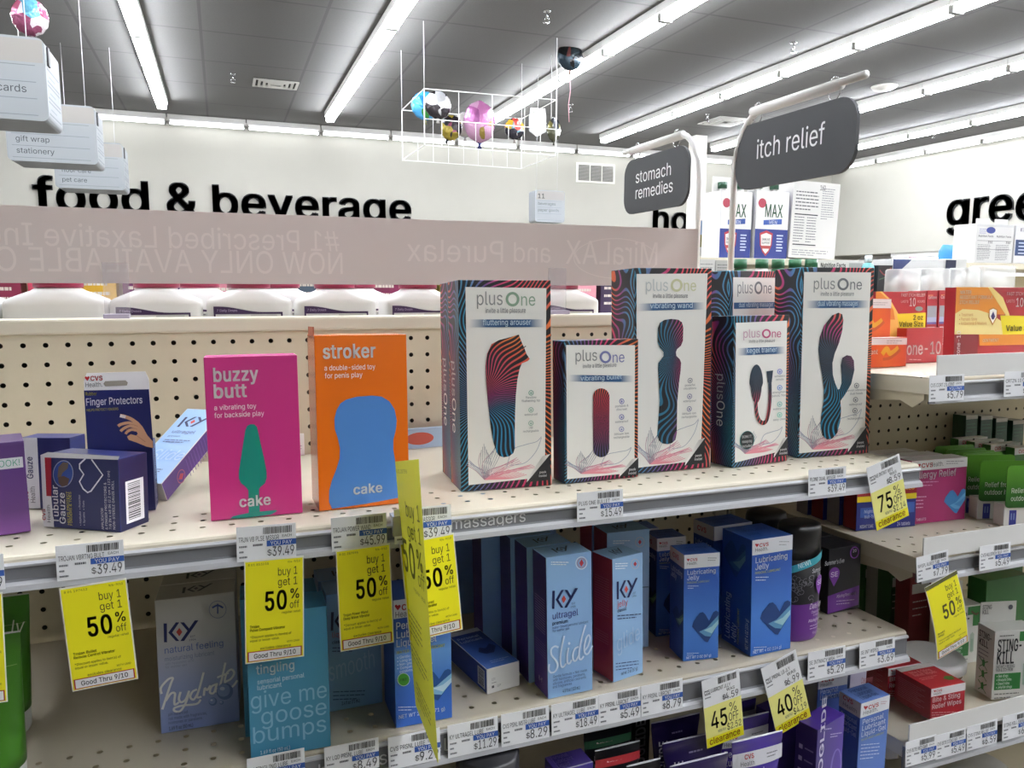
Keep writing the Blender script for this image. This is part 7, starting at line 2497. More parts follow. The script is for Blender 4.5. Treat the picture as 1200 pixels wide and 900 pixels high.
for i, (pl, pr, Y, lb) in enumerate((((1014, 397), (1064, 396), .905, 'low orange carton with yellow ribbon and white header at the shelf end'), ((1016, 351), (1047, 350.5), .937, 'taller orange carton with yellow ribbon behind the low one'))):
    x, wd, h = by_px(pl, pr, Y, S1)
    o = carton('cream_carton', (wd, h, .03), (x, Y, 0, LEAN, 0, 0), dict(front=ORN, top=M('cfc9c4')), lb, 'carton', z=shelf_z(S1, Y))
    k = front_ink((wd, h), (pl, pr, (pl[0], pl[1] + (31 if i == 0 else 74))))
    T, x0 = pl[1], pr[0]
    hh = 7 if i == 0 else 10
    k.rect(pl[0], T, x0, T + hh, M('dcd6d2'))
    k.lines(x0 - 24, T + hh * .4, 20, 2, 2.2, M('9a948f'), .7)
    s = .75 if i == 0 else .95
    c0 = (x0 - 20, T + (16 if i == 0 else 29))
    k.stroke([(c0[0] - 9, c0[1] + 1), (c0[0] - 4, c0[1] - 5), (c0[0], c0[1]), (c0[0] + 5, c0[1] - 2), (c0[0] + 10, c0[1] - 6)], 5, M('dfa42a'))
    k.stroke([(c0[0] - 8, c0[1] + 6), (c0[0], c0[1] + 5), (c0[0] + 8, c0[1]), (c0[0] + 12, c0[1] - 4)], 3, M('b9521c'))
    if i == 0:
        k.text('ointment', 1006, 414, M('f0e0d6'), em=7, width=24, wt='b')
    k.build('front_print', o)

# clear square bottle caps showing over the ointment cartons
for i, (pl, pr, py) in enumerate((((1055, 316), (1083, 316), 0), ((1091, 315.5), (1118, 315), 0), ((1131, 314.5), (1152, 314.5), 0), ((1153, 312.5), (1195, 312), 0))):
    Y = 1.075
    x, wd, h = by_px(pl, pr, Y, S1)
    o = empty('lotion_bottle', (x, Y + .02, shelf_z(S1, Y + .02) + .002))
    hw = wd / 2
    loft('bottle', [(0, hw * .95, .02, 4), (.004, hw, .022, 4), (h - .05, hw, .022, 4), (h - .046, hw * .9, .02, 4)], M('e2e3e2', .4), o, 32)
    loft('inner_dome', [(h - .045, hw * .75, .016, 2.5), (h - .026, hw * .72, .016, 2.5), (h - .014, hw * .5, .012, 2.2), (h - .010, hw * .2, .006, 2)], M('e9e9e6', .4), o, 24)
    loft('clear_cap', [(h - .0455, hw * .98, .0215, 5), (h - .003, hw * .96, .021, 5), (h, hw * .9, .019, 5)], M('eef0ef', .15, alpha=.38), o, 32)
    tag(o, 'white bottle with square clear cap, ' + ['above the 2 oz value carton', 'above the narrow red cartons', 'small, above the water resistant wording', 'widest, above the large ointment carton'][i], 'bottle')

# middle shelf: night tablets, allergy cartons, green hang-tab cartons
dims = (.1071, .0622, .030)
for i in range(4):
    o = carton('tablet_carton', dims, (.9339 - .0005 * i, .8606 + .0335 * i, -5.8, LEAN, .1, 0), dict(front=M('232c7c', .35), left=M('8a1c24', .4) if i % 2 == 0 else M('a39a9a', .4), top=M('8a1c24', .4) if i else M('2a3486')),
               ['dark blue tablet carton with red header and yellow stripe behind the 75% clearance card', 'tablet carton with pale side second behind the yellow striped one', 'tablet carton with dark red side third behind the yellow striped one', 'tablet carton last in the row behind the yellow striped one'][i], 'carton', z=shelf_z(S2, .8606 + .0335 * i))
    if i == 0:
        k = front_ink(dims, ((1006, 576), (1076.7, 570), (1001.6, 622.7)))
        k.face_rect(0, .84, 1, 1, M('a8242a'))
        k.face_rect(0, .70, 1, .84, M('ead01c'))
        k.text('COLD & ALLERGIES', 1012, 578.5, M('f0c23a'), em=7, width=62, wt='b')
        k.face_rect(.06, .32, .35, .56, M('3f62b4'))
        k.face_rect(.72, .36, .97, .62, M('3f62b4'))
        k.text('Nighttime', .008 + 1012, 602, M('d3dcf0'), em=5, width=18, wt='b')
        k.text('Multi-Symptom', 1012, 608, M('d3dcf0'), em=5, width=20, wt='b')
        k.text('24 tablets', 1050, 616.5, M('e6e9f4'), em=6, width=16, wt='b')
        k.text('NIGHTTIME', 1006, 619.5, M('e6e9f4'), em=5, width=16, wt='b')
        k.build('front_print', o)
dims = (.1097, .0997, .030)
for i in range(3):
    yy = .8591 + .035 * i
    o = carton('tablet_carton', dims, (1.0377 - .012 * i, yy, -3.3, LEAN, 0, 0), dict(front=gradient('allergy_fade_%d' % i, 0, -.055, .055, [(0, '9a2660'), (.6, 'a8306c'), (1, '8f2258')]), top=M('d6d3d4'), right=M('8f2258')),
               ['magenta allergy tablet carton with blue heart under the right unit', 'magenta carton right behind the one with the blue heart', 'magenta carton third in the row behind the blue heart one'][i], 'carton', z=shelf_z(S2, yy))
    k = front_ink(dims, ((1068, 540.5), (1133.3, 536.7), (1066, 616)))
    k.poly([(1068, 540.5), (1133.3, 536.7), (1133, 548.2), (1068, 552.5)], M('dedcdc'))
    if i == 0:
        cvs(k, 1073, 548.4, 7, health=False)
        k.text('Health.', 1089, 547.5, M('4a4a4e'), em=7.5, width=16)
        k.lines(1108, 541.5, 24, 2, 2.6, M('8a8688'), .8)
        k.text('Allergy Relief', 1071, 561.5, M('f6eef2'), em=11, width=49, wt='b')
        k.lines(1076, 565.5, 24, 2, 4, M('d9a0be'), 1)
        chevron_heart(k, 1106, 575, 1131.5, 605, M('3f86c4'), M('6fb4e0'), M('4f98d2'))
        for j in range(4):
            k.lines(1073, 583 + j * 4.2, 18 - 3 * (j % 2), 1, 1, M('e9c6d8'), 1)
        k.text('24 TABLETS', 1069, 612, M('f6eef2'), em=4, width=16, wt='b')
    k.build('front_print', o)


def green_mat(n):
    return gradient('leaf_fade_%d' % n, 2, .02, .09, [(0, '1f4a1c'), (.4, '2f6a1e'), (1, '5a9a26')])


def leaf_card(pl, Y, wd, yaw, label, h, n, white_h=.034, panel=True, words=True):
    z = shelf_z(S2, Y)
    a = at(*pl, Y)
    cx, cy = a.x + wd / 2 * cos(radians(yaw)), Y + wd / 2 * sin(radians(yaw))
    o = carton('allergy_carton', (wd, white_h, .022), (cx, cy, yaw, LEAN, 0, 0), dict(front=M('d6d3d0', .4), top=M('d6d3d0')), label, 'carton', z=shelf_z(S2, cy))
    hh = a.z - shelf_z(S2, cy)
    r = .006
    out = []
    for (ux, uz, a0) in ((wd / 2 - r, hh - r, 0), (-wd / 2 + r, hh - r, pi / 2), (-wd / 2 + r, white_h * .86 + r, pi), (wd / 2 - r, white_h * .86 + r, 1.5 * pi)):
        out += [(ux + r * cos(a0 + pi / 2 * i / 5), uz + r * sin(a0 + pi / 2 * i / 5)) for i in range(6)]
    m_ = len(out)
    cd = mesh_obj('hang_card', [(p, -.0018, q) for p, q in out] + [(p, -.0006, q) for p, q in out], [tuple(range(m_))[::-1], tuple(range(m_, 2 * m_))] + [(i, (i + 1) % m_, m_ + (i + 1) % m_, m_ + i) for i in range(m_)], green_mat(n), None, o)
    if words:
        k = Ink(wd, hh, on_front(wd, hh, -.0018))
        k.text('Relief from', .008, white_h * .86 + (hh - white_h) * .38, M('eef2e6'), em=.0105, width=.045, wt='b')
        k.text('outdoor itches', .008, white_h * .86 + (hh - white_h) * .18, M('eef2e6'), em=.0105, width=.055, wt='b')
        k.build('lettering', cd)
    if panel:
        k = Ink(wd, white_h, on_front(wd, white_h))
        k.rect(wd * .10, 0.001, wd * .24, white_h * .74, M('2c2f86'))
        k.rect(wd * .13, white_h * .3, wd * .155, white_h * .6, M('6f7fb8'))
        k.rect(wd * .18, white_h * .3, wd * .205, white_h * .6, M('6f7fb8'))
        k.build('front_print', o)
    return o


leaf_card((1131, 534), .880, .085, -18, 'green leaf-fronted hang-tab carton next to the magenta one', .07, 1)
leaf_card((1150.5, 541), .845, .085, -18, 'green leaf-fronted hang-tab carton, middle of the three lettered ones', .07, 2)
leaf_card((1182, 547), .800, .085, -14, 'bright green leaf-fronted hang-tab carton cut by the picture edge', .07, 3)
for i, (px, py, Y) in enumerate(((1097, 524, .985), (1110, 528, .955), (1120, 531, .93), (1128, 533, .905))):
    leaf_card((px, py), Y, .085, -6, 'green topped carton in the row behind the magenta ones, counted %s from the pegboard' % ['first', 'second', 'third', 'fourth'][i], .07, 4 + i, panel=False, words=False)
for i, (px, py, Y) in enumerate(((1125, 515.5, 1.06), (1144, 519, 1.03), (1163, 522.5, 1.0), (1191, 526, .97))):
    a = at(px, py, Y)
    h = a.z - shelf_z(S2, Y)
    o = carton('allergy_carton', (.078, h, .018), (a.x + .039, Y, 0, LEAN, 0, 0), dict(front=M('2f6a24', .4), top=M('d6d3d4')), 'white headed green carton %s of four at the back of the middle shelf' % ['first', 'second', 'third', 'fourth'][i], 'carton', z=shelf_z(S2, Y))
    k = Ink(.078, h, on_front(.078, h))
    k.rect(0, h - .013, .078, h, M('d6d3d4'))
    heart(k, .004, h - .0055, -.004, RED) if False else None
    k.text('CVS', .010, h - .0105, RED, em=.009, width=.017, wt='k')
    k.text('Health', .028, h - .0105, M('4a4a4e'), em=.009, width=.024)
    k.ell(.040, h - .003, .003, .002, M('2a2a2c'), 12)
    k.build('front_print', o)
for i, (px, py) in enumerate(((1134, 488), (1150.5, 488.5), (1167, 491), (1185.5, 493.5))):
    a = at(px, py, 1.09)
    h = a.z - shelf_z(S2, 1.09)
    o = carton('allergy_carton', (.032, h, .03), (a.x + .018, 1.09 - .002 * i, 0, LEAN, 0, 0), dict(front=M('14402c', .4), top=M('a8a6a2')), 'dark green carton against the pegboard, %s of four' % ['first', 'second', 'third', 'fourth'][i], 'carton', z=shelf_z(S2, 1.09 - .002 * i))
    k = Ink(.032, h, on_front(.032, h))
    k.rect(0, h - .008, .032, h, M('b5b3ae'))
    k.lines(.003, h - .018, .026, 3, -.007, M('2f6a4c'), .0015)
    k.build('front_print', o)

# bottom shelf of the right unit
BR_ = M('a5202a', .35)
dims = (.0634, .0468, .0655)
for i in range(2):
    yy = .7508 + .070 * i
    o = carton('wipes_carton', dims, (.9562 - .006 * i, yy, -2.5, LEAN, 0, 0), dict(front=BR_, left=M('8f1d26', .35), top=M('a32029', .35)), ['red bite and sting wipes carton at the corner of the bottom shelf', 'red wipes carton directly behind the front one'][i], 'carton', z=shelf_z(S3, yy) + .012)
    k = front_ink(dims, ((1091.3, 804.3), (1132, 797), (1090.5, 841.6)))
    k.poly([(1091.3, 804.5), (1132, 797.2), (1132, 806.5), (1091, 814)], M('dfdcdc'))
    cvs(k, 1094, 808.3, 3.6)
    k.text('Bite & Sting', 1092.5, 820.5, M('f4ecec'), em=7.6, width=34, wt='b')
    k.text('Relief Wipes', 1092, 828.5, M('f4ecec'), em=7.6, width=36, wt='b')
    k.lines(1092, 832.5, 30, 3, 2.8, M('d9a8a8'), .9)
    k.build('front_print', o)
    k = Ink(dims[2], dims[1], on_left(dims[0], dims[2], dims[1]))
    for j in range(11):
        k.rect(.006, .038 - j * .0028, .055 - (j % 3) * .006, .0384 - j * .0028, M('c98a8c'), 0)
    k.build('side_print', o)
    k = Ink(dims[0], dims[2], on_top(dims[0], dims[2], dims[1]))
    k.rect(0, .054, .0634, .0655, M('b9b4b0'))
    k.text('Bite & Sting', .008, .044, M('d99a98'), em=.009, width=.04, wt='b')
    k.text('Relief Wipes', .008, .036, M('d99a98'), em=.009, width=.042, wt='b')
    k.lines(.008, .029, .034, 2, -.004, M('d99a98'), .0012)
    k.poly([(.042, .018), (.05, .024), (.06, .02), (.056, .012), (.046, .012)], M('3f7a2a'))
    k.build('top_print', o)

ja, jb = at(1097, 780, .80), at(1151, 780, .80)
jr = (jb.x - ja.x) / 2
jz = shelf_z(S3, .80) + .001
top = at(1124, 765, .835).z
o = empty('first_aid_jar', ((ja.x + jb.x) / 2, .80 + jr, jz))
H = top - jz
LH = .0185
loft('jar_body', [(0, jr * .86, jr * .86), (.002, jr * .9, jr * .9), (H - LH - .004, jr * .9, jr * .9), (H - LH, jr * .82, jr * .82)], M('8a7a5e', .25), o, 40)
loft('lid', [(H - LH, jr * .97, jr * .97), (H - LH + .0015, jr, jr), (H - .004, jr, jr), (H - .0008, jr * .93, jr * .93), (H - .002, jr * .8, jr * .8), (H - .0016, jr * .2, jr * .2)], M('cfd0cf', .4), o, 40)
k = Ink(.1, H, wrap(jr * .9, jr * .9, 2.0, 0))
zt_ = H - LH - .007
for i in range(12):
    a0 = -.03 + .06 * i / 12
    k.raw([(a0, .003), (a0 + .005, .003), (a0 + .005, zt_), (a0, zt_)], [(0, 1, 2, 3)], M('d3d0c6'))
    k.raw([(a0, .006), (a0 + .005, .006), (a0 + .005, .009), (a0, .009)], [(0, 1, 2, 3)], M('c9b06a'), 1)
k.layer = 3
k.text('Natural', .002, zt_ - .007, M('2a2a2c'), em=.008, width=.024, wt='b')
k.text('Salve', .002, zt_ - .0135, M('2a2a2c'), em=.007, width=.016, wt='b')
k.build('label_print', o)
tag(o, 'round jar with a white screw lid between the red wipes and sting relief cartons', 'jar')

# sting relief cartons with hang cards
WSK = M('d3d2cd', .4)
GRN = M('2f7a3a', .4)


def sting(x, y, yaw, dims, label, quad=None, detail=True, tab=.032):
    o = carton('sting_relief_carton', dims, (x, y, yaw, LEAN, 0, 0), dict(front=WSK, top=M('b9bab2')), label, 'carton', z=shelf_z(S3, y) + .004)
    w_, h_, d_ = dims
    cd = box('hang_card', -w_ / 2 + .002, w_ / 2 - .012, d_ - .0012, d_, h_ - .001, h_ + tab, M('cfcec8', .4), o)
    k = Ink(w_, tab, lambda u, v, L: (u - w_ / 2, d_ - .0012 - EPS - STEP * L, h_ + v))
    k.text('STING', .005, tab * .66, M('3a3a3c'), em=.009, width=.016, wt='b')
    k.text('KILL', .005, tab * .42, M('3a3a3c'), em=.009, width=.011, wt='b')
    k.ell(w_ - .022, tab * .7, .004, .004, M('5a5a62'), 16)
    k.build('card_print', cd)
    if detail:
        k = Ink(w_, h_, on_front(w_, h_))
        k.text('STING-', w_ * .07, h_ * .70, M('222226'), em=.026, width=w_ * .56, wt='k')
        k.text('KILL', w_ * .06, h_ * .52, M('222226'), em=.026, width=w_ * .40, wt='k')
        k.poly([(w_ * .55, h_ * .98), (w_ * .99, h_ * .98), (w_ * .99, h_ * .64), (w_ * .72, h_ * .64), (w_ * .72, h_ * .84), (w_ * .55, h_ * .84)], GRN)
        k.stroke([(w_ * .66, h_ * .9), (w_ * .8, h_ * .84), (w_ * .9, h_ * .86)], .0035, M('5a4630'))
        k.lines(w_ * .1, h_ * .93, w_ * .36, 2, -.006, M('6a6a66'), .0016)
        k.text('INSTANTLY RELIEVES', w_ * .06, h_ * .46, M('3a3a3c'), em=.0065, width=w_ * .42, wt='b')
        k.text('PAIN & ITCH FROM', w_ * .06, h_ * .41, M('3a3a3c'), em=.0065, width=w_ * .38, wt='b')
        k.rect(w_ * .04, h_ * .14, w_ * .62, h_ * .38, GRN)
        for i, t in enumerate(('• Bee stings', '• Mosquito bites', '• Insect bites', '• Jellyfish stings')):
            k.text(t, w_ * .08, h_ * (.325 - i * .055), M('e2ece0'), em=.006, width=w_ * (.26, .34, .3, .36)[i])
        k.poly([(w_ * .66, h_ * .2), (w_ * .72, h_ * .18), (w_ * .78, h_ * .2), (w_ * .78, h_ * .5), (w_ * .72, h_ * .54), (w_ * .66, h_ * .5)], M('a9b8a9'))
        k.poly([(w_ * .68, h_ * .21), (w_ * .72, h_ * .2), (w_ * .76, h_ * .21), (w_ * .76, h_ * .42), (w_ * .68, h_ * .42)], M('8fa894'))
        k.lines(w_ * .05, h_ * .08, w_ * .56, 2, -.006, M('5a5a58'), .0014)
        k.build('front_print', o)
        k = Ink(d_, h_, on_left(w_, d_, h_))
        k.text('STING-', d_ * .1, h_ * .82, M('222226'), em=.014, width=d_ * .75, wt='k')
        k.text('KILL', d_ * .12, h_ * .70, M('222226'), em=.014, width=d_ * .55, wt='k')
        k.lines(d_ * .12, h_ * .64, d_ * .6, 3, -.006, M('77777a'), .0016)
        for i, zz in enumerate((.46, .30, .12)):
            k.ell(d_ * .45, h_ * zz, .003, .006, M('2f7a3a'), 14)
            for s in (-1, 1):
                k.stroke([(d_ * .45, h_ * zz), (d_ * .45 + s * .009, h_ * zz + .006)], .0016, M('2f7a3a'))
                k.stroke([(d_ * .45, h_ * zz - .002), (d_ * .45 + s * .008, h_ * zz - .009)], .0012, M('2f7a3a'))
        k.build('side_print', o)
    return o


sting(1.110, .7634, -13.1, (.075, .1076, .0353), 'white and green sting relief carton with hang card beside the jar')
xb = at(1119, 690, .875)
sting(xb.x + .035, .875, -4, (.066, .100, .030), 'shaded white sting relief carton behind the jar and yellow card')
for i, (px, py, Y, wd) in enumerate(((1156, 671, .93, .10), (1160, 683, .885, .10))):
    a = at(px, py, Y)
    carton('repellent_carton', (wd, a.z - shelf_z(S3, Y), .03), (a.x + wd / 2, Y, 0, LEAN, 0, 0), dict(front=M('2c6a2f', .4), top=M('2f7234', .35)), ['dark green carton at the back above the sting relief carton', 'green topped carton directly behind the sting relief carton'][i], 'carton', z=shelf_z(S3, Y))
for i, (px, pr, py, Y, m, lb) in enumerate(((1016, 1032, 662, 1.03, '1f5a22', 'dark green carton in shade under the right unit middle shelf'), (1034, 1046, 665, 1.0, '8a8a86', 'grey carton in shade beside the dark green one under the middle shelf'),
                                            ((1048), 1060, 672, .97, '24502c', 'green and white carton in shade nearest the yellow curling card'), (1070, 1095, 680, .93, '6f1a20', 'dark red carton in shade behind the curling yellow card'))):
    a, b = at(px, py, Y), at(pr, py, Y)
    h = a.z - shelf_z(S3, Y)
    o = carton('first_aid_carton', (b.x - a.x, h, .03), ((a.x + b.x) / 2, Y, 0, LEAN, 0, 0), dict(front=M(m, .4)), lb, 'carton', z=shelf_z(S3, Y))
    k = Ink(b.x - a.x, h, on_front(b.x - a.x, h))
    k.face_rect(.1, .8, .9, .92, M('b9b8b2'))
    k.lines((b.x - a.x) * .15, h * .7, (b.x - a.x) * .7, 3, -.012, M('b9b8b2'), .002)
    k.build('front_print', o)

# base shelf of the right unit and the two jars below
shelf(XR + .008, 2.075, -.875, 'low base shelf of the right unit under the two white lidded jars', y0=.72, depth=.416, tilt=0.0, ch=.03, holes=False)
for i, (pl, pr, py, lb, m) in enumerate(((1062, 1146, 892, 'grey jar with a flat lid under the 5.99 ticket', '8c8a84'), (1152, 1212, 886, 'pale lidded jar under the 6.59 ticket at the picture corner', 'a9a9a6'))):
    Y = .76
    a, b = at(pl, py + 4, Y), at(pr, py + 4, Y)
    r = (b.x - a.x) / 2 * .92
    o = empty('cream_jar', ((a.x + b.x) / 2, Y + r, CZ - .875))
    H = at((pl + pr) / 2, py, Y + r).z - (CZ - .875)
    loft('jar_body', [(0, r * .9, r * .9), (.004, r * .94, r * .94), (H - .03, r * .94, r * .94), (H - .027, r * .9, r * .9)], M('5f5c52' if i == 0 else 'b5b4ae', .4), o, 40)
    loft('lid', [(H - .026, r * .98, r * .98), (H - .024, r, r), (H - .004, r, r), (H, r * .95, r * .95)], M(m, .35), o, 40)
    tag(o, lb, 'jar')

# ------------------------------------------------------------------ the next aisle
GY = 2.92
gt = at(880, 302.5, GY).z
o = empty('gondola', (1.6, GY, 0))
box('back_panel', -3.2, 3.6, .34, .38, 0, gt - .06, BEIGE, o)
box('top_shelf', -3.2, 3.6, 0, .72, gt - .03, gt, BEIGE2, o, bev=.002)
box('front_shelf', -3.2, 3.6, -.22, .34, gt - .27, gt - .245, BEIGE2, o, bev=.002)
box('price_channel', -3.2, 3.6, -.228, -.221, gt - .285, gt - .245, CHAN, o)
box('base', -3.2, 3.6, -.22, .38, 0, .15, M('a49c88', .6), o)
for xx in (-3.19, -1.6, 0, 1.6, 3.55):
    box('upright', xx - .02, xx + .02, .30, .34, .14, gt - .03, M('b7ae98', .45), o)
tag(o, 'tall beige shelving unit across the next aisle behind the white jugs', 'shelving unit')
fz = gt - .245

# shake carriers
WCC = M('e6e5e2', .4)
for i, (pl, pr) in enumerate(((841, 880), (882, 923))):
    a, b = at(pl, 302.5, GY + .06), at(pr, 302.5, GY + .06)
    wd = (b.x - a.x) * .97
    top = at(pl, 212, GY + .06).z
    h = top - gt
    o = carton('shake_carrier', (wd, h * .88, .13), ((a.x + b.x) / 2, GY + .06, 3, 0, 0, 0), dict(front=M('25347e', .4), left=M('d9d8d4'), top=M('c9c8c4')), ['blue and white shake carrier behind the white sign post', 'blue and white shake carrier under the itch relief sign'][i], 'carrier', z=gt)
    H2 = h * .88
    k = Ink(wd, H2, on_front(wd, H2))
    k.rect(0, H2 * .44, wd, H2, WCC)
    k.ell(wd * .18, H2 * .82, wd * .12, H2 * .07, M('a8384a'))
    k.text('MAX', wd * .26, H2 * .62, M('2c5a3a'), em=H2 * .26, width=wd * .56, wt='b')
    k.poly([(wd * .24, H2 * .50), (wd * .80, H2 * .52), (wd * .80, H2 * .60), (wd * .24, H2 * .57)], M('3a58a4'))
    k.text('MEN', wd * .40, H2 * .52, M('e6eaf4'), em=H2 * .07, width=wd * .26, wt='b')
    sh = [(.14, .38), (.24, .40), (.34, .42), (.44, .40), (.54, .38), (.52, .2), (.44, .1), (.34, .04), (.24, .1), (.16, .2)]
    k.poly([(wd * (x), H2 * y) for x, y in sh], M('b0343c'))
    k.poly([(wd * (.34 + (x - .34) * .82), H2 * (.23 + (y - .23) * .82)) for x, y in sh], M('e2dfda'))
    k.text('IMMUNE', wd * .34, H2 * .27, M('3a3a40'), em=H2 * .05, width=wd * .26, align='c', wt='b')
    k.text('SUPPORT', wd * .34, H2 * .22, M('3a3a40'), em=H2 * .045, width=wd * .26, align='c', wt='b')
    k.rect(wd * .2, H2 * .15, wd * .48, H2 * .195, M('b0443f'))
    for j in range(6):
        k.rect(wd * .66, H2 * (.34 - j * .045), wd * (.86 - .03 * (j % 2)), H2 * (.36 - j * .045), M('c9d2ea'))
    k.build('front_print', o)
    hd = box('carry_handle', -wd / 2, wd / 2, .06, .066, H2 * .98, h * 1.08, WCC, o)
    for s in (-.25, .25):
        loft('bottle_neck', [(H2 * .9, .016, .016, 2, wd * s, .05), (H2 * 1.05, .016, .016, 2, wd * s, .05)], M('d9d9d6', .4), o, 16)
        loft('bottle_cap', [(H2 * 1.05, .021, .021, 2, wd * s, .05), (H2 * 1.14, .021, .021, 2, wd * s, .05)], M('1f4a34', .35), o, 20)
a, b = at(925, 302, GY + .04), at(976, 302, GY + .04)
top = at(930, 213, GY + .04).z
wd, h = b.x - a.x, top - gt
o = carton('shake_carrier', (wd, h, .12), ((a.x + b.x) / 2 + .01, GY + .05, -4, 0, 2, 0), dict(front=M('dcdad6', .4), left=M('d3d0cc')), 'white shake carrier turned to its nutrition panel', 'carrier', z=gt + .006)
k = Ink(wd, h, on_front(wd, h))
DK = M('3a3a3e')
k.text('160', wd * .56, h * .90, DK, em=h * .09, width=wd * .12, wt='b')
k.lines(wd * .06, h * .86, wd * .5, 6, -h * .045, M('55555a'), h * .014)
k.rect(wd * .06, h * .56, wd * .56, h * .575, DK)
for c0 in (.06, .33):
    k.lines(wd * c0, h * .53, wd * .22, 10, -h * .035, M('77777c'), h * .012)
k.lines(wd * .62, h * .92, wd * .28, 14, -h * .03, M('8a8a8e'), h * .01)
k.rect(wd * .06, h * .165, wd * .56, h * .18, DK)
k.lines(wd * .06, h * .1, wd * .8, 3, -h * .03, M('9a9a9e'), h * .012)
k.rect(wd * .0, h * .15, wd, h * .152, M('b9b8b4'))
k.build('front_print', o)

# bottles with green caps and other packs on the front shelf of the next unit
for i, px in enumerate((868, 893, 912, 932, 951)):
    p = at(px, 304, GY - .12)
    o = empty('shake_bottle', (p.x, GY - .12, fz + .001))
    h = p.z - fz
    loft('bottle', [(0, .032, .032), (h - .07, .034, .034), (h - .045, .026, .026), (h - .04, .024, .024)], M('e3e2dc' if i % 2 else '2c6a44', .35), o, 24)
    loft('cap', [(h - .039, .028, .028), (h, .027, .027)], M('1d5a38', .35), o, 24)
    tag(o, 'shake bottle with dark green cap, %s along the row from the white sign post' % ['first', 'second', 'third', 'fourth', 'fifth'][i], 'bottle')


def pack(name, pl, pr, py, Y, base, col, label, cat='carton', fn=None, d=.1, yaw=0, top=None):
    a, b = at(pl, py, Y), at(pr, py, Y)
    base += .0006
    wd, h = b.x - a.x, a.z - base
    o = carton(name, (wd, h, d), ((a.x + b.x) / 2, Y, yaw, 0, 0, 0), dict(front=M(col, .4), top=M(top or col, .4)), label, cat, z=base)
    if fn:
        k = Ink(wd, h, on_front(wd, h))
        fn(k, wd, h)
        k.build('front_print', o)
    return o


def nutri(k, w_, h_):
    k.text('Nutrition Facts', w_ * .08, h_ - .035, M('222226'), em=.03, width=w_ * .5, wt='k')
    k.lines(w_ * .1, h_ - .05, w_ * .4, 4, -.012, M('77777c'), .004)
    k.rect(w_ * .64, h_ - .07, w_ * .98, h_ - .012, M('a9a8a4'))


pack('nutrition_carton', 957, 1016, 304.5, GY - .085, fz, 'd3d1cb', 'pale carton printed nutrition facts behind the two-armed silhouette carton', fn=nutri, d=.07)
pack('drink_carton', 819, 838, 304, GY - .16, fz, 'c2c1bd', 'grey and white carton left of the white sign post', fn=lambda k, w_, h_: k.lines(w_ * .1, h_ - .02, w_ * .8, 5, -.014, M('8a8a8a'), .004))
pack('drink_carton', 839, 858, 305, GY - .14, fz, 'a3a29e', 'grey speckled carton right of the white sign post', fn=lambda k, w_, h_: k.lines(w_ * .1, h_ - .02, w_ * .8, 6, -.012, M('6a6a6a'), .004))


def scenic(k, w_, h_):
    k.rect(w_ * .05, h_ * .3, w_ * .95, h_ * .98, M('8fb4d2'))
    k.rect(w_ * .05, h_ * .3, w_ * .95, h_ * .62, M('8a8a3c'))
    k.poly([(w_ * .5, h_ * .92), (w_ * .62, h_ * .66), (w_ * .75, h_ * .44), (w_ * .25, h_ * .44), (w_ * .38, h_ * .66)], M('33543c'))
    k.rect(0, 0, w_, h_ * .28, M('dcdad4'))


pack('tea_carton', 820, 833, 258, GY + .2, gt, 'dcdad4', 'small carton with a pine tree picture beside the shake carriers', fn=scenic, d=.08)


def ensure(k, w_, h_):
    k.rect(0, h_ * .93, w_, h_, M('c9c9c9'))
    k.ell(w_ * .38, h_ * .84, w_ * .12, h_ * .085, M('2a3a86'))
    k.lines(w_ * .08, h_ * .86, w_ * .2, 3, -h_ * .05, M('7a7ab0'), h_ * .015)
    for c0 in (.06, .54):
        k.text('Nutrition Facts', w_ * c0, h_ * .66, M('2a2a2e'), em=h_ * .07, width=w_ * .40, wt='b')
        k.text('350', w_ * (c0 + .26), h_ * .5, M('2a2a2e'), em=h_ * .08, width=w_ * .13, wt='b')
        k.lines(w_ * c0, h_ * .46, w_ * .36, 12, -h_ * .035, M('77777c'), h_ * .012)
    k.rect(w_ * .04, h_ * .56, w_ * .96, h_ * .57, M('5a5a60'))
    k.rect(w_ * .04, h_ * .34, w_ * .96, h_ * .35, M('5a5a60'))


o = pack('nutrition_drink_carton', 1145, 1189, 262, GY, gt, 'd6d5d3', 'grey and white nutrition drink carton turned to its facts panel', fn=ensure, d=.13)
bm = bmesh.new()
w_ = o.dimensions.x
for s in (-.25, .25):
    bm_box(bm, w_ * (s - .17), w_ * (s + .17), .02, .026, o.dimensions.z - .001, o.dimensions.z + .028, .002)
from_bm('carton_tab', bm, M('e3e2df', .4), o)


def ens2(k, w_, h_):
    k.text('Enlive', w_ * .1, h_ * .84, M('55556a'), em=h_ * .12, width=w_ * .7)
    k.rect(w_ * .02, h_ * .2, w_, h_ * .62, M('2c3f6a'))
    for j in range(4):
        k.rect(w_ * .1, h_ * (.52 - j * .09), w_ * .7, h_ * (.55 - j * .09), M('c9d2e6'))


pack('nutrition_drink_carton', 1191, 1236, 264, GY, gt, 'd9d8d8', 'white and navy nutrition drink carton cut by the picture edge', fn=ens2, d=.13)


def meter(k, w_, h_):
    k.poly([(0, h_), (w_ * .36, h_), (w_ * .16, h_ * .8), (0, h_ * .55)], M('2f3a6a'))
    k.text('e', w_ * .55, h_ * .6, M('2f3448'), em=h_ * .4, width=w_ * .1, wt='b')
    k.text('TE', w_ * .5, h_ * .26, M('4a4f60'), em=h_ * .2, width=w_ * .1)
    k.poly([(0, h_ * .4), (w_ * .05, h_ * .25), (0, h_ * .1)], M('8fb0d2'))


def meter2(k, w_, h_):
    k.poly([(0, h_ * .98), (w_ * .5, h_ * .98), (w_ * .5, h_ * .35), (w_ * .4, h_ * .2), (0, h_ * .2)], M('1f2340'))


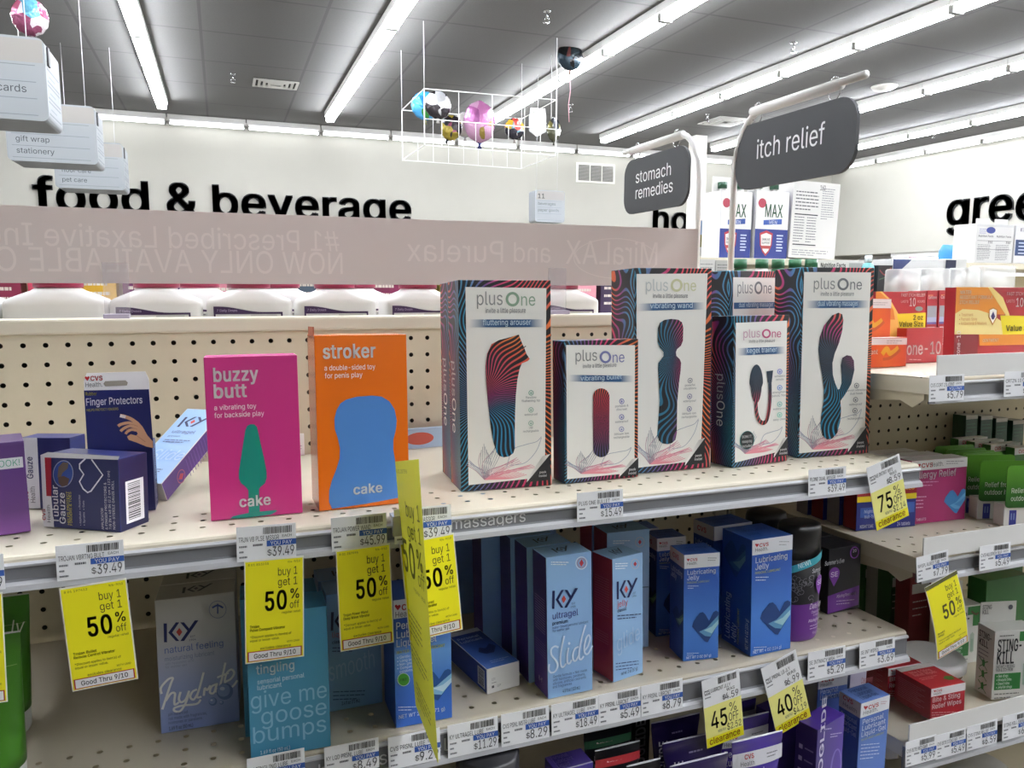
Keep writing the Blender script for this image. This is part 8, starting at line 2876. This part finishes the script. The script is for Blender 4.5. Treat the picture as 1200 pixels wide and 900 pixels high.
base2 = at(1090, 352, GY - .18).z
pack('meter_carton', 1047, 1107, 303.5, GY - .18, fz, 'dcdcda', 'white carton with a navy corner behind the clear bottle caps', fn=meter, d=.12)
pack('meter_carton', 1108.5, 1133, 303.5, GY - .18, fz, 'd9d8d4', 'white carton with a dark rounded panel next to the navy cornered one', fn=meter2, d=.12)
pack('snack_carton', 1029.5, 1046, 311, GY - .19, fz, '1f1c20', 'small black carton between the black massager cartons and the navy cornered one', fn=lambda k, w_, h_: (k.stroke([(w_ * .1, h_ * .9), (w_ * .5, h_ * .8), (w_ * .9, h_ * .95)], .006, M('8a3a3a')), k.stroke([(w_ * .1, h_ * .7), (w_ * .6, h_ * .75)], .005, M('4a6a4a'))))
p = at(1022, 299, GY - .17)
o = empty('mouthwash_bottle', (p.x, GY - .15, fz + .001))
h = p.z - fz
loft('bottle', [(0, .03, .022, 3), (h - .06, .03, .022, 3), (h - .04, .022, .018, 2.5), (h - .035, .014, .014)], M('7cc0c4', .2), o, 24)
loft('cap', [(h - .0345, .017, .017), (h, .016, .016)], M('dfe9ea', .3), o, 20)
tag(o, 'teal bottle with pale cap just past the two-armed silhouette carton', 'bottle')
# blue snack bag lying on top
a, b = at(1104, 301, GY + .3), at(1143, 301, GY + .3)
o = empty('snack_bag', ((a.x + b.x) / 2, GY + .3, gt + .001))
W2 = (b.x - a.x) / 2
tb = at(1122, 287.5, GY + .3).z - gt
loft('bag_film', [(0, W2 * .95, .05, 3), (tb * .25, W2, .06, 3), (tb * .7, W2, .055, 3), (tb, W2 * .97, .02, 3)], [M('8a2f30', .3), M('3a86c8', .3)], o, 28, fm=[0, 1, 1, 1])
k = Ink(2 * W2, tb, lambda u, v, L: (u - W2, -.061 - STEP * L, v))
k.rect(.01, tb * .45, 2 * W2 - .01, tb * .62, M('e2e6ea'))
k.build('front_print', o)
tag(o, 'blue and white bag lying on the next unit left of the nutrition carton', 'bag')

# packs glimpsed between the jugs on the next unit
cols = ['8a2f4a', 'd94f6a', 'e0b03a', '6a2f5a', '3a3f6a', 'd98a9a', 'c2453a', '4a5a6a', 'e07a9a', '7a1f4a', '2c2f3a', 'd9c23a', 'b03a6a', '5a6a86', 'c9606a', 'e9a0b0', '3a2a4a', 'd0d23a']
nm = ['wine red', 'rose', 'amber', 'plum', 'indigo', 'pale rose', 'brick red', 'slate', 'pink', 'burgundy', 'charcoal', 'lemon', 'raspberry', 'steel blue', 'salmon', 'blush', 'aubergine', 'lime']
px = -30
for i, c in enumerate(cols):
    Y = GY - .17
    a = at(px, 329, Y)
    h = .2 + .04 * ((i * 7) % 5) / 5
    o = carton('snack_carton', (.112, h, .08), (a.x + .0625 if i == 0 else prev + .131, Y, 0, 0, 0, 0), dict(front=M(c, .4)), nm[i] + ' carton glimpsed between the white jugs', 'carton', z=fz)
    prev = o.location.x
    k = Ink(.112, h, on_front(.112, h))
    k.ell(.056, h * .75, .03, .025, M('e6ddd2'), 16)
    k.lines(.016, h * .5, .08, 3, -.03, M('e6ddd2'), .01)
    k.build('front_print', o)
    px += 39

# bright wall shelf under the soffit at the right
rt = atX(1060, 306, RIGHT + .35).z
o = box('card_rack', RIGHT + .32, RIGHT + .98, FRONT + 6, BACK - .5, 0, rt, M('e9e7e4', .6), bev=.01)
for j in range(9):
    box('rail', RIGHT + .305, RIGHT + .319, FRONT + 6.1, BACK - .6, .2 + j * (rt - .3) / 9, .24 + j * (rt - .3) / 9, M('c9c6c2', .5), o)
tag(o, 'long white card rack along the bright side wall under the soffit', 'rack')
p = atX(1072, 303, RIGHT + .5)
for i, (px, py, s, m, lb) in enumerate(((1071, 303, .12, 'd98aa8', 'pink gift bag with tissue on the bright side rack'), (1010, 303, .09, 'd6d6d8', 'white gift bag with tissue on the bright side rack'), (1098, 303, .08, 'e3e0e0', 'small pale gift bag beside the pink one on the side rack'))):
    p = atX(px, py, RIGHT + .5)
    o = empty('gift_bag', (p.x, p.y, rt))
    loft('bag', [(0, s * .5, s * .8, 6), (s * .8, s * .5, s * .8, 6)], M(m, .5), o, 24)
    rnd = random.Random(i)
    bm = bmesh.new()
    for j in range(7):
        y0 = s * (-.75 + .25 * j)
        vs = [bm.verts.new(q) for q in ((-s * .3, y0 - s * .2, s * .8), (s * .3, y0, s * .8), (0, y0 + s * .25, s * .8), (rnd.uniform(-.1, .1) * s, y0 + rnd.uniform(-.1, .2) * s, s * (1.0 + rnd.uniform(.1, .5))))]
        for f in ((0, 1, 3), (1, 2, 3), (2, 0, 3)):
            bm.faces.new([vs[q] for q in f])
    from_bm('tissue_leaf', bm, M(m, .6), o)
    tag(o, lb, 'gift bag')

# the shelving across our own aisle, behind the camera
o = empty('gondola', (.6, -.95, 0))
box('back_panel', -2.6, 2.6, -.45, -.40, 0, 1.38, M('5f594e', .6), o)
box('base', -2.6, 2.6, -.45, .02, 0, .14, M('a49c88', .6), o)
for i, z in enumerate((.42, .74, 1.06, 1.34)):
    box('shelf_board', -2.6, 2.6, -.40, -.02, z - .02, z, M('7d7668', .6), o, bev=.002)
tag(o, 'beige shelving unit on the other side of the aisle, behind the viewer', 'shelving unit')

# ------------------------------------------------------------------ printing that lies in scattered patches belongs to the card it is printed on
def patches(o):
    me = o.data
    nv = len(me.vertices)
    par = list(range(nv))

    def find(a):
        while par[a] != a:
            par[a] = par[par[a]]
            a = par[a]
        return a
    for e in me.edges:
        a, b = find(e.vertices[0]), find(e.vertices[1])
        if a != b:
            par[b] = a
    bx = {}
    for v in me.vertices:
        r = find(v.index)
        c = v.co
        if r in bx:
            q = bx[r]
            for i in range(3):
                q[i] = min(q[i], c[i])
                q[3 + i] = max(q[3 + i], c[i])
        else:
            bx[r] = [*c, *c]
    B = list(bx.values())
    if len(B) > 800:
        return 1
    S = [max(q[3 + i] - q[i] for i in range(3)) for q in B]
    left, todo, n = set(range(1, len(B))), [0], 1
    while left:
        if not todo:
            todo = [left.pop()]
            n += 1
        a = todo.pop()
        near = []
        for b in left:
            g = math.sqrt(sum(max(0, B[b][i] - B[a][3 + i], B[a][i] - B[b][3 + i]) ** 2 for i in range(3)))
            if g <= max(.02, .5 * max(S[a], S[b])):
                near.append(b)
        left -= set(near)
        todo += near
    return n


for o in list(bpy.data.objects):
    if o.type == 'MESH' and o.parent and o.parent.type == 'MESH' and not o.children and ('print' in o.name or 'lettering' in o.name) and patches(o) > 1:
        pm, cm = o.parent.data, o.data
        if pm.users > 1:
            continue
        base = len(pm.materials)
        for m in cm.materials:
            pm.materials.append(m)
        bm = bmesh.new()
        bm.from_mesh(pm)
        nf = len(bm.faces)
        bm.from_mesh(cm)
        bm.faces.ensure_lookup_table()
        for f in bm.faces[nf:]:
            f.material_index += base
        bm.to_mesh(pm)
        bm.free()
        bpy.data.objects.remove(o)
